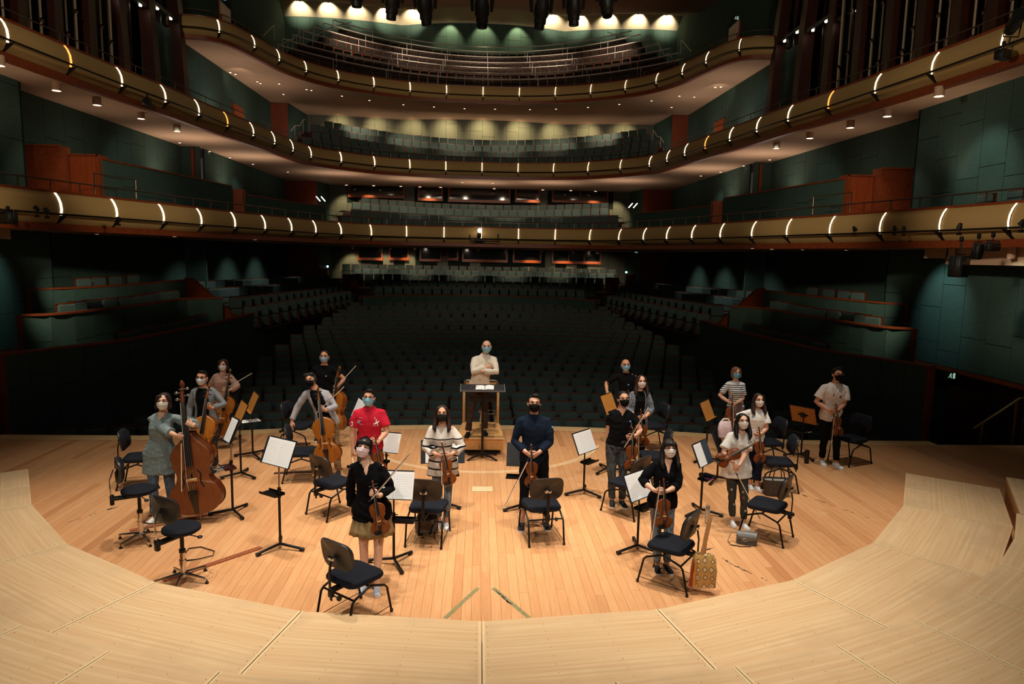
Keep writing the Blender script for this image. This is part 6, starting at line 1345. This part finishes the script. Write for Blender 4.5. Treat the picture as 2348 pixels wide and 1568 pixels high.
P('tied_hair_cellist', 'man with tied hair and glasses in a black T-shirt holding a cello', (-3.14, 13.5), (744, 804), 0, hp=((735, 900, .1), (776, 885, -.3)), head=(0, -8, 0), skin=2, top=(BLK, .62, 1.15, 1.05, .84, 0, 1.45), bottom=('trousers', BLK, .95, 1.1, 1.1), hair=('tied', '#1C1512'), mask=('cup', '#9FB6D0'), glasses='#9A8A7A', shoes='#1A1A1A')
P('red_polo', 'man in a red polo shirt and light blue mask holding a violin and bow', (-1.67, 10.0), (846, 894), 0, hp=((809, 1040, -.06), (861, 1022, -.28)), head=(0, -10, 3), skin=0, w=1.12, collar=RED, top=(RED, .72, 1.18, 1.08, .8, .01, 1.46), bottom=('trousers', JEAND, .95, 1.1, 1.1), hair=('short', '#14110F'), mask=('pleat', '#8CCBE6'), glasses='#7A7068', shoes='#1A1A1A', curls=(.9, 1.1), handdir=(None, (-.85, -.2, .2)))
P('khaki_skirt', 'woman in a black top, khaki skirt and pink mask with violin and bow', (-1.25, 7.5), (835, 1004), .02, sex='f', hp=((806, 1188, .1), (863, 1140, -.28)), polex=.45, feet=(G(835, 1352), G(863, 1358)), head=(-4, -20, 10), skin=1, w=1.05, vneck=.15, top=(BLK2, 1.85, 1.12, 1.0, .78, .07, 1.42), bottom=('skirt', KHAKI, .6, .09), hair=('bangs', '#120E0F'), mask=('pleat', '#E9D2D8'), shoes='#C9D2E2', handdir=(None, (-.8, -.1, .3)))
P('striped_sweater', 'woman in a cream sweater with black stripes and a dark mask holding a violin', (-.54, 9.25), (1014, 930), 0, sex='f', hp=((1007, 1046, -.26), (1029, 1046, -.28)), feet=(G(1006, 1208), G(1023, 1210)), head=(0, -12, 0), skin=0, w=1.0, top=(STRIPE1, 1.72, 1.45, 1.35, .72, .07, 1.42), bottom=('trousers', JEANG, .86, .98, .92), hair=('long', '#2C1C16'), mask=('pleat', '#2B2A2A'), handdir=((.85, -.3, -.3), (-.85, -.3, -.3)), curls=(.8, 1.))
P('conductor', 'bald man in a cream sweater with folded arms on the podium', (-.04, 12.9), (1116, 781), 0, z0=.35, hp=((1121, 839, -.17), (1101, 850, -.25)), feet=(G(1073, 1000, .35), G(1111, 995, .35)), head=(0, -8, 0), skin=1, w=1.12, collar=CRM, top=(CRM, 1.9, 1.16, 1., .82, .01, 1.47), bottom=('trousers', CORD, .96, 1.1, 1.15), hair=None, brow='#A08878', mask=('pleat', '#8FC3D4'), shoes='#15110F', sole='#1A1512', polesy=-.15, handdir=((.8, .2, .25), (-.6, .5, .2)))
P('navy_shirt', 'man in a navy shirt with a shoulder sticker and black mask holding a violin', (.74, 9.3), (1225, 906), 0, hp=((1212, 1044, -.24), (1230, 1045, -.26)), feet=(G(1197, 1211), G(1251, 1209)), head=(0, -12, 3), skin=0, w=1.08, collar=NAVY, top=(NAVY, 1.82, 1.12, 1., .8, .01, 1.47), bottom=('trousers', BLK, .62, 1.12, 1.2), hair=('short', '#131110'), mask=('cup', '#151517'), shoes='#2A2A2C', handdir=((.8, -.3, -.4), (-.8, -.3, -.4)))
P('black_tee', 'man in a black T-shirt and faded dark jeans holding a viola and bow', (2.08, 10.1), (1430, 898), .05, hp=((1401, 1040, .0), (1453, 1003, -.28)), feet=(G(1404, 1158), G(1427, 1160)), head=(4, -12, -2), skin=0, w=1.0, vneck=.1, top=(BLK, .62, 1.12, 1.05, .84, 0, 1.44), bottom=('trousers', JEAND, .97, 1.1, 1.12), hair=('tied', '#171211'), mask=('cup', '#121214'), shoes='#1E1C1B', handdir=(None, (-.7, -.3, -.2)))
P('back_violist', 'balding man in a black shirt and blue mask, hand on a music stand', (2.95, 13.4), (1435, 824), 0, hp=((1392, 903, -.15), (1450, 925, -.2)), head=(0, -8, 0), skin=2, top=(BLK, .8, 1.15, 1.05, .82, .0, 1.46), bottom=('trousers', BLK, .95, 1.1, 1.1), hair=('fringe_bald', '#2A2422'), mask=('pleat', '#90C2E0'), glasses='#8A8078', shoes='#1A1A1A')
P('marled_cardigan', 'woman in a blue-grey marled cardigan and white mask holding a viola and bow', (2.77, 11.75), (1471, 861), 0, sex='f', hp=((1462, 963, -.22), (1478, 960, -.26)), feet=(G(1450, 1085), G(1470, 1078)), head=(0, -10, 0), skin=0, w=.98, top=(MARL, 1.5, 1.25, 1.1, .74, .03, 1.43), inner=(BLK, .84), bottom=('trousers', BLK, .66, 1.1, 1.15), hair=('long', '#33221B'), mask=('pleat', '#E2D6CC'), handdir=((.8, -.3, -.3), (-.85, -.3, -.2)))
P('dark_hair_glasses', 'woman with long dark hair and glasses in a black cardigan holding a violin', (2.21, 7.95), (1535, 1008), 0, sex='f', hp=((1508, 1130, -.24), (1523, 1131, -.28)), feet=(G(1508, 1309), G(1530, 1309)), head=(0, -14, 0), skin=1, w=1.04, vneck=.17, top=(BLK2, 1.4, 1.25, 1.1, .8, .03, 1.42), bottom=('trousers', JEANG, .95, 1.02, .98), hair=('bang_long', '#1B1312'), mask=('pleat', '#E4DCD2'), glasses='#1E1816', shoes='#1A1817', handdir=((.8, -.3, -.1), (-.85, -.3, -.1)))
P('striped_tee', 'fair-haired woman in a striped T-shirt and pleated skirt with a violin', (4.97, 12.85), (1688, 842), 0, sex='f', hp=((1676, 925, -.22), (1686, 927, -.24)), head=(0, -8, 0), skin=1, top=(STRIPE2, .75, 1.15, 1.1, .92, 0, 1.44), bottom=('skirt', SKIRT2, .3, .15), hair=('bob', '#7A5A40'), mask=('pleat', '#6FB4DC'), shoes='#1A1A1A', brow='#6A4A34', handdir=((.7, -.3, -.5), (-.7, -.3, -.5)))
P('white_tee_violinist', 'woman in a white T-shirt and navy trousers with a violin', (4.52, 10.8), (1740, 903), 0, sex='f', hp=((1716, 990, -.1), (1742, 999, -.26)), feet=(G(1722, 1120), G(1738, 1125)), head=(0, -10, 0), skin=0, w=1.02, top=(WHT, .7, 1.4, 1.25, .84, .0, 1.44), bottom=('trousers', cloth('navy_trousers', '#161C2A'), .78, 1.2, 1.35), hair=('long', '#2E1E18'), mask=('pleat', '#E6E0D8'), handdir=(None, (-.8, -.2, -.2)))
P('white_blouse', 'woman with long black hair in a white linen blouse, violin under her arm', (3.65, 9.3), (1703, 949), 0, sex='f', hp=((1686, 1068, -.3), (1692, 1075, -.27)), feet=(G(1681, 1204), G(1707, 1211)), head=(-3, -13, 0), skin=1, w=1.02, vneck=.12, top=(LINW, .8, 1.3, 1.2, .74, .08, 1.43), bottom=('trousers', FLOWER, .9, 1.05, 1.0), hair=('long', '#0F0C0E'), mask=('pleat', '#E6DFD6'), handdir=((.3, -.3, -.9), (-.5, -.3, -.8)))
P('logo_tee', 'man in a white T-shirt with an oval logo and black joggers holding a violin', (6.46, 12.05), (1921, 844), 0, hp=((1905, 945, -.22), (1919, 944, -.25)), feet=(G(1886, 1065), G(1919, 1072)), head=(0, -9, 0), skin=0, w=1.12, top=(cloth('white_jersey', '#E6DCD4', var=.03), .75, 1.28, 1.2, .8, .0, 1.46), bottom=('trousers', BLK, .9, 1.15, 1.0), hair=('short', '#141110'), mask=('pleat', '#101012'), glasses='#8A5A50', handdir=((.7, -.3, -.5), (-.8, -.3, -.2)))
finish_people()
# marks on the clothes: found on the front of the cloth itself
from mathutils.bvhtree import BVHTree
def child(t, name): return next(c for c in t.children if c.name.split('.')[0] == name)
BV = {}
def on_cloth(key, px, py, name, build, lift=.004, part='top'):
    t = PEOPLE[key][0]; g = child(t, part)
    if key+part not in BV: BV[key+part] = BVHTree.FromPolygons([v.co for v in g.data.vertices], [p.vertices for p in g.data.polygons])
    W_ = Matrix.Translation(t.location)@t.rotation_euler.to_matrix().to_4x4(); iv = W_.inverted(); o = iv@Vector(CAM_POS); d = (iv.to_3x3()@Vector(ray(px, py))).normalized()
    hit, n, _, _ = BV[key+part].ray_cast(o, d)
    if hit is None: return
    n = n if n.dot(d) < 0 else -n; n = (n*.5-V3(d.x, d.y, 0).normalized()*.5).normalized(); M_ = frame(hit+n*lift, hit+n*lift+V3(0, 0, 1)-n*n.z, n); b = MB(); mats = build(b, M_); return b.build(name, mats, g, False)
STK = plain('blue_sticker', '#2E9BD6', .5); WHM = plain('white_print', '#F2EEEA', .7); BLM = plain('blue_print', '#22347E', .7); REM_ = plain('red_print', '#C42A44', .7)
def disc(r, r2=None):
    def f(b, M_): b.loft([[(r*math.cos(a), y, (r2 or r)*math.sin(a)) for a in np.linspace(0, 2*PI, 17)[:-1]] for y in (.001, -.002)], M=M_); b.mi = 1; b.tube([(r*.5*math.cos(a), -.003, (r2 or r)*.5*math.sin(a)) for a in np.linspace(0, 2*PI, 9)], .0014, 4, M_); return [STK, WHM]
    return f
for key, px, py in (('tied_hair_cellist', 747.5, 862), ('navy_shirt', 1266, 979), ('black_tee', 1445, 966), ('back_violist', 1441, 882), ('striped_tee', 1699, 891), ('white_tee_violinist', 1726, 955), ('logo_tee', 1925.5, 896)): on_cloth(key, px, py, 'sticker', disc(.016))
def polo(b, M_):                                                  # rider on a horse, white embroidery
    b.tube([(-.02, 0, 0), (.0, 0, .004), (.02, 0, 0)], [.011, .013, .011], 6, M_); b.tube([(.018, 0, .004), (.03, 0, .026), (.04, 0, .022)], [.008, .007, .005], 6, M_)
    for x, x2 in ((-.022, -.036), (-.014, -.012), (.014, .026), (.02, .012)): b.tube([(x, 0, -.004), (x2, 0, -.026), (x2-.004, 0, -.044)], .0035, 5, M_)
    b.tube([(-.03, 0, .004), (-.044, 0, -.014)], .004, 5, M_); b.tube([(0, 0, .012), (.002, 0, .038)], [.008, .009], 6, M_); b.ball((.004, 0, .052), (.007, .004, .008), 8, 5, M_); b.tube([(.0, 0, .036), (-.018, 0, .052), (-.022, 0, .084)], .003, 5, M_); b.tube([(-.032, 0, .086), (-.014, 0, .083)], .0035, 5, M_); return WHM
on_cloth('red_polo', 863, 970, 'embroidered_rider', polo)
def flag(b, M_):
    b.box((0, 0, 0), (.06, .002, .036), M=M_); b.mi = 1
    for c, d, a in (((-.012, -.002, .004), (.022, .002, .016), 0), ((.016, -.002, -.004), (.02, .002, .02), 0), ((.0, -.002, 0), (.058, .002, .006), 0)): b.box(c, d, M=M_)
    return [WHM, BLM]
on_cloth('red_polo', 824, 967, 'flag_patch', flag)
def script(n):
    def f(b, M_): [b.tube([(x, 0, 0), (x+.003, 0, .007), (x+.005, 0, .0)], .0014, 4, M_) for x in np.linspace(-.03, .026, n)]; return WHM
    return f
on_cloth('red_polo', 828, 958, 'small_lettering', script(7)); on_cloth('red_polo', 830, 973, 'small_lettering', script(6))
def num3(b, M_): b.tube([(-.014, 0, .026), (.008, 0, .03), (.015, 0, .016), (.0, 0, .004), (.015, 0, -.01), (.008, 0, -.026), (-.014, 0, -.022)], .006, 6, M_); return WHM
on_cloth('red_polo', 807, 972, 'sleeve_number', num3)
def cee(b, M_):                                                   # oval letter C, red left, white gap, blue right
    b.loft([[(.034*math.cos(a)-.004, y, .026*math.sin(a)) for a in np.linspace(0, 2*PI, 25)[:-1]] for y in (.001, -.002)], M=M_); b.mi = 1
    b.tube([(.02*math.cos(a)+.006, -.004, .02*math.sin(a)) for a in np.linspace(R(50), R(310), 15)], .0075, 6, M_, flat=(1, .3), up=(0, 1, 0)); b.mi = 2; b.tube([(.026*math.cos(a)+.004, -.005, .025*math.sin(a)) for a in np.linspace(R(70), R(290), 15)], .0028, 5, M_); b.box((.026, -.003, 0), (.012, .004, .02), M=M_); return [REM_, BLM, WHM]
on_cloth('logo_tee', 1927, 910, 'chest_logo', cee)
def pend(b, M_): b.tube([(-.02, 0, .16), (-.014, 0, .08), (0, 0, .01), (.03, 0, .09), (.05, 0, .15)], .003, 5, M_); b.box((-.002, -.002, -.005), (.012, .006, .04), M=M_); return BLACKM
on_cloth('logo_tee', 1912, 905, 'pendant', pend, .008)
for key, pts in (('leaning_cellist', ((709, 938), (709, 956), (709, 925))),):
    for p in pts: on_cloth(key, *p, 'button', lambda b, M_: (b.loft([[(.009*math.cos(a), y, .009*math.sin(a)) for a in np.linspace(0, 2*PI, 9)[:-1]] for y in (.001, -.004)], M=M_), BLACKP)[1], .004, 'cardigan')
for px, py, c in ((1673, 1097, '#8A3A3A'), (1678, 1122, '#B8B4AE'), (1687, 1150, '#C8C8D0'), (1705, 1141, '#9A3C34'), (1709, 1171, '#C0C0C8'), (1683, 1156, '#9AA0B0'), (1704, 1128, '#A89888')):
    on_cloth('white_blouse', px, py, 'flower_motif', lambda b, M_, c=c: (b.loft([[(.016*(1+.3*math.cos(5*a))*math.cos(a), y, .016*(1+.3*math.cos(5*a))*math.sin(a)) for a in np.linspace(0, 2*PI, 21)[:-1]] for y in (.001, -.002)], M=M_), plain('motif'+c, c, .9))[1], .003, 'trousers')
# ------------------------------------------------------------------ instruments in their hands
FR = (-.04, -1, .12)
def inst(kind, top, bot, y0, y1, label, group, front=FR, scale=1, name=None, along=None):
    """Axis from the px of the body's bottom to the px of the scroll, both at their depths; natural size kept, scroll end fixed."""
    a, c = Vector(dp(*bot, y1)), Vector(dp(*top, y0)); L = {'violin': .356+.135+.115, 'cello': .755+.285+.23, 'bass': 1.12+.44+.3}[kind]*scale
    o = c+(a-c).normalized()*L; return use(kind, frame(o, c, front), label, group, scale, name)
VG = 'violins and violas held by the players'
inst('violin', (854, 1100), (877, 1238), 7.2, 7.14, 'violin held by the woman in the khaki skirt', VG, (.1, -1, .1))
inst('violin', (1012, 1011), (1033, 1122), 8.96, 8.92, 'violin held by the woman in the striped sweater', VG, (.25, -1, .1))
inst('violin', (1218, 1017), (1220, 1116), 9.0, 8.98, 'violin held by the man in the navy shirt', VG)
inst('violin', (858, 997), (873, 1080), 9.7, 9.72, 'violin held by the man in the red polo, half behind a head', VG, (.5, -1, .1))
inst('violin', (1450, 978), (1448, 1066), 9.78, 9.75, 'viola held by the man in the black T-shirt', VG, (.1, -1, 0), 1.1, 'viola')
inst('violin', (1469, 937), (1474, 1016), 11.48, 11.45, 'viola held by the woman in the marled cardigan', VG, (-.1, -1, 0), 1.1, 'viola')
inst('violin', (1440, 893), (1446, 965), 13.1, 13.15, 'viola held by the balding man at the back', VG, (0, -1, 0), 1.1, 'viola')
inst('violin', (1521, 1095), (1521, 1212), 7.66, 7.62, 'violin held by the woman with long dark hair and glasses', VG, (.1, -1, .1))
inst('violin', (1680, 905), (1670, 968), 12.6, 12.58, 'violin held by the woman in the striped T-shirt', VG)
inst('violin', (1739, 977), (1742, 1064), 10.5, 10.48, 'violin held by the woman in the white T-shirt', VG, (.2, -1, 0))
inst('violin', (1735, 1014), (1662, 1052), 8.95, 9.0, 'violin tucked under the arm of the woman in the white blouse', VG, (.1, -1, .5))
inst('violin', (1915, 924), (1922, 997), 11.78, 11.74, 'violin held by the man in the logo T-shirt', VG, (.15, -1, .1))
CG = 'cellos held by the players'
inst('cello', (482, 880), (463, 1046), 11.12, 10.95, 'cello before the man with glasses in the grey cardigan', CG)
inst('cello', (529, 845), (505, 994), 13.0, 12.85, 'cello of the woman in the blush blouse at the back', CG, (.2, -1, 0))
inst('cello', (730, 885), (755, 1058), 11.15, 10.95, 'golden cello of the leaning man in the light cardigan', CG, (-.05, -1, .05))
inst('cello', (782, 837), (772, 983), 13.2, 13.1, 'reddish cello of the man with tied hair, turned aside', CG, (-.75, -1, 0))
e = Vector(dp(458.5, 1174, 9.3)); c = Vector(dp(418, 858, 9.44)); use('bass', frame(e, c, (.08, -1, .06)), 'large brown double bass with four strings held by the woman in the tunic', None)
BG = 'bows held by the players'
def bw(p0, p1, y0, y1, label, kind='bow', front=(.3, -1, 0)):
    a, c = Vector(dp(*p0, y0)), Vector(dp(*p1, y1)); L = .74 if kind == 'bow' else .71; d = (c-a).normalized(); return use(kind, frame(a, a+d*L, front), label, BG)
bw((845, 1150), (934, 1047), 7.08, 7.0, 'bow of the woman in the khaki skirt, pointing up to the right')
bw((1012, 1050), (1012.5, 1180), 8.9, 8.85, 'bow of the woman in the striped sweater, hanging straight down')
bw((1212, 1050), (1160, 1156), 8.98, 8.8, 'bow of the man in the navy shirt, slanting down to the left')
bw((806, 1044), (826, 1120), 9.9, 9.5, 'bow in the lowered hand of the man in the red polo')
bw((1426, 1032), (1484, 936), 9.66, 9.7, 'bow of the man in the black T-shirt, frog at his hip')
bw((1463, 962), (1463.5, 1064), 11.42, 11.4, 'bow of the woman in the marled cardigan, hanging down')
bw((1513, 1102), (1494, 1221), 7.58, 7.55, 'bow of the woman with long dark hair, along her violin')
bw((1679, 922), (1681, 986), 12.56, 12.5, 'bow of the woman in the striped T-shirt, hanging down')
bw((1686, 1082), (1744, 1194), 8.98, 8.9, 'bow of the woman in the white blouse, pointing down to the right')
bw((1912, 948), (1903, 1030), 11.7, 11.66, 'bow of the man in the logo T-shirt, hanging down')
bw((504, 898), (585, 851), 12.9, 12.9, 'bow of the woman in the blush blouse, pointing up to the right', 'cbow')
bw((719, 952), (794, 881), 11.08, 11.05, 'bow of the leaning man, across his cello neck', 'cbow')
bw((760, 899), (816, 838), 13.12, 13.12, 'bow of the man with tied hair, pointing up', 'cbow')
bw((416, 1008), (417, 1127), 9.1, 9.08, 'bow of the double bass player, hanging straight down', 'cbow')
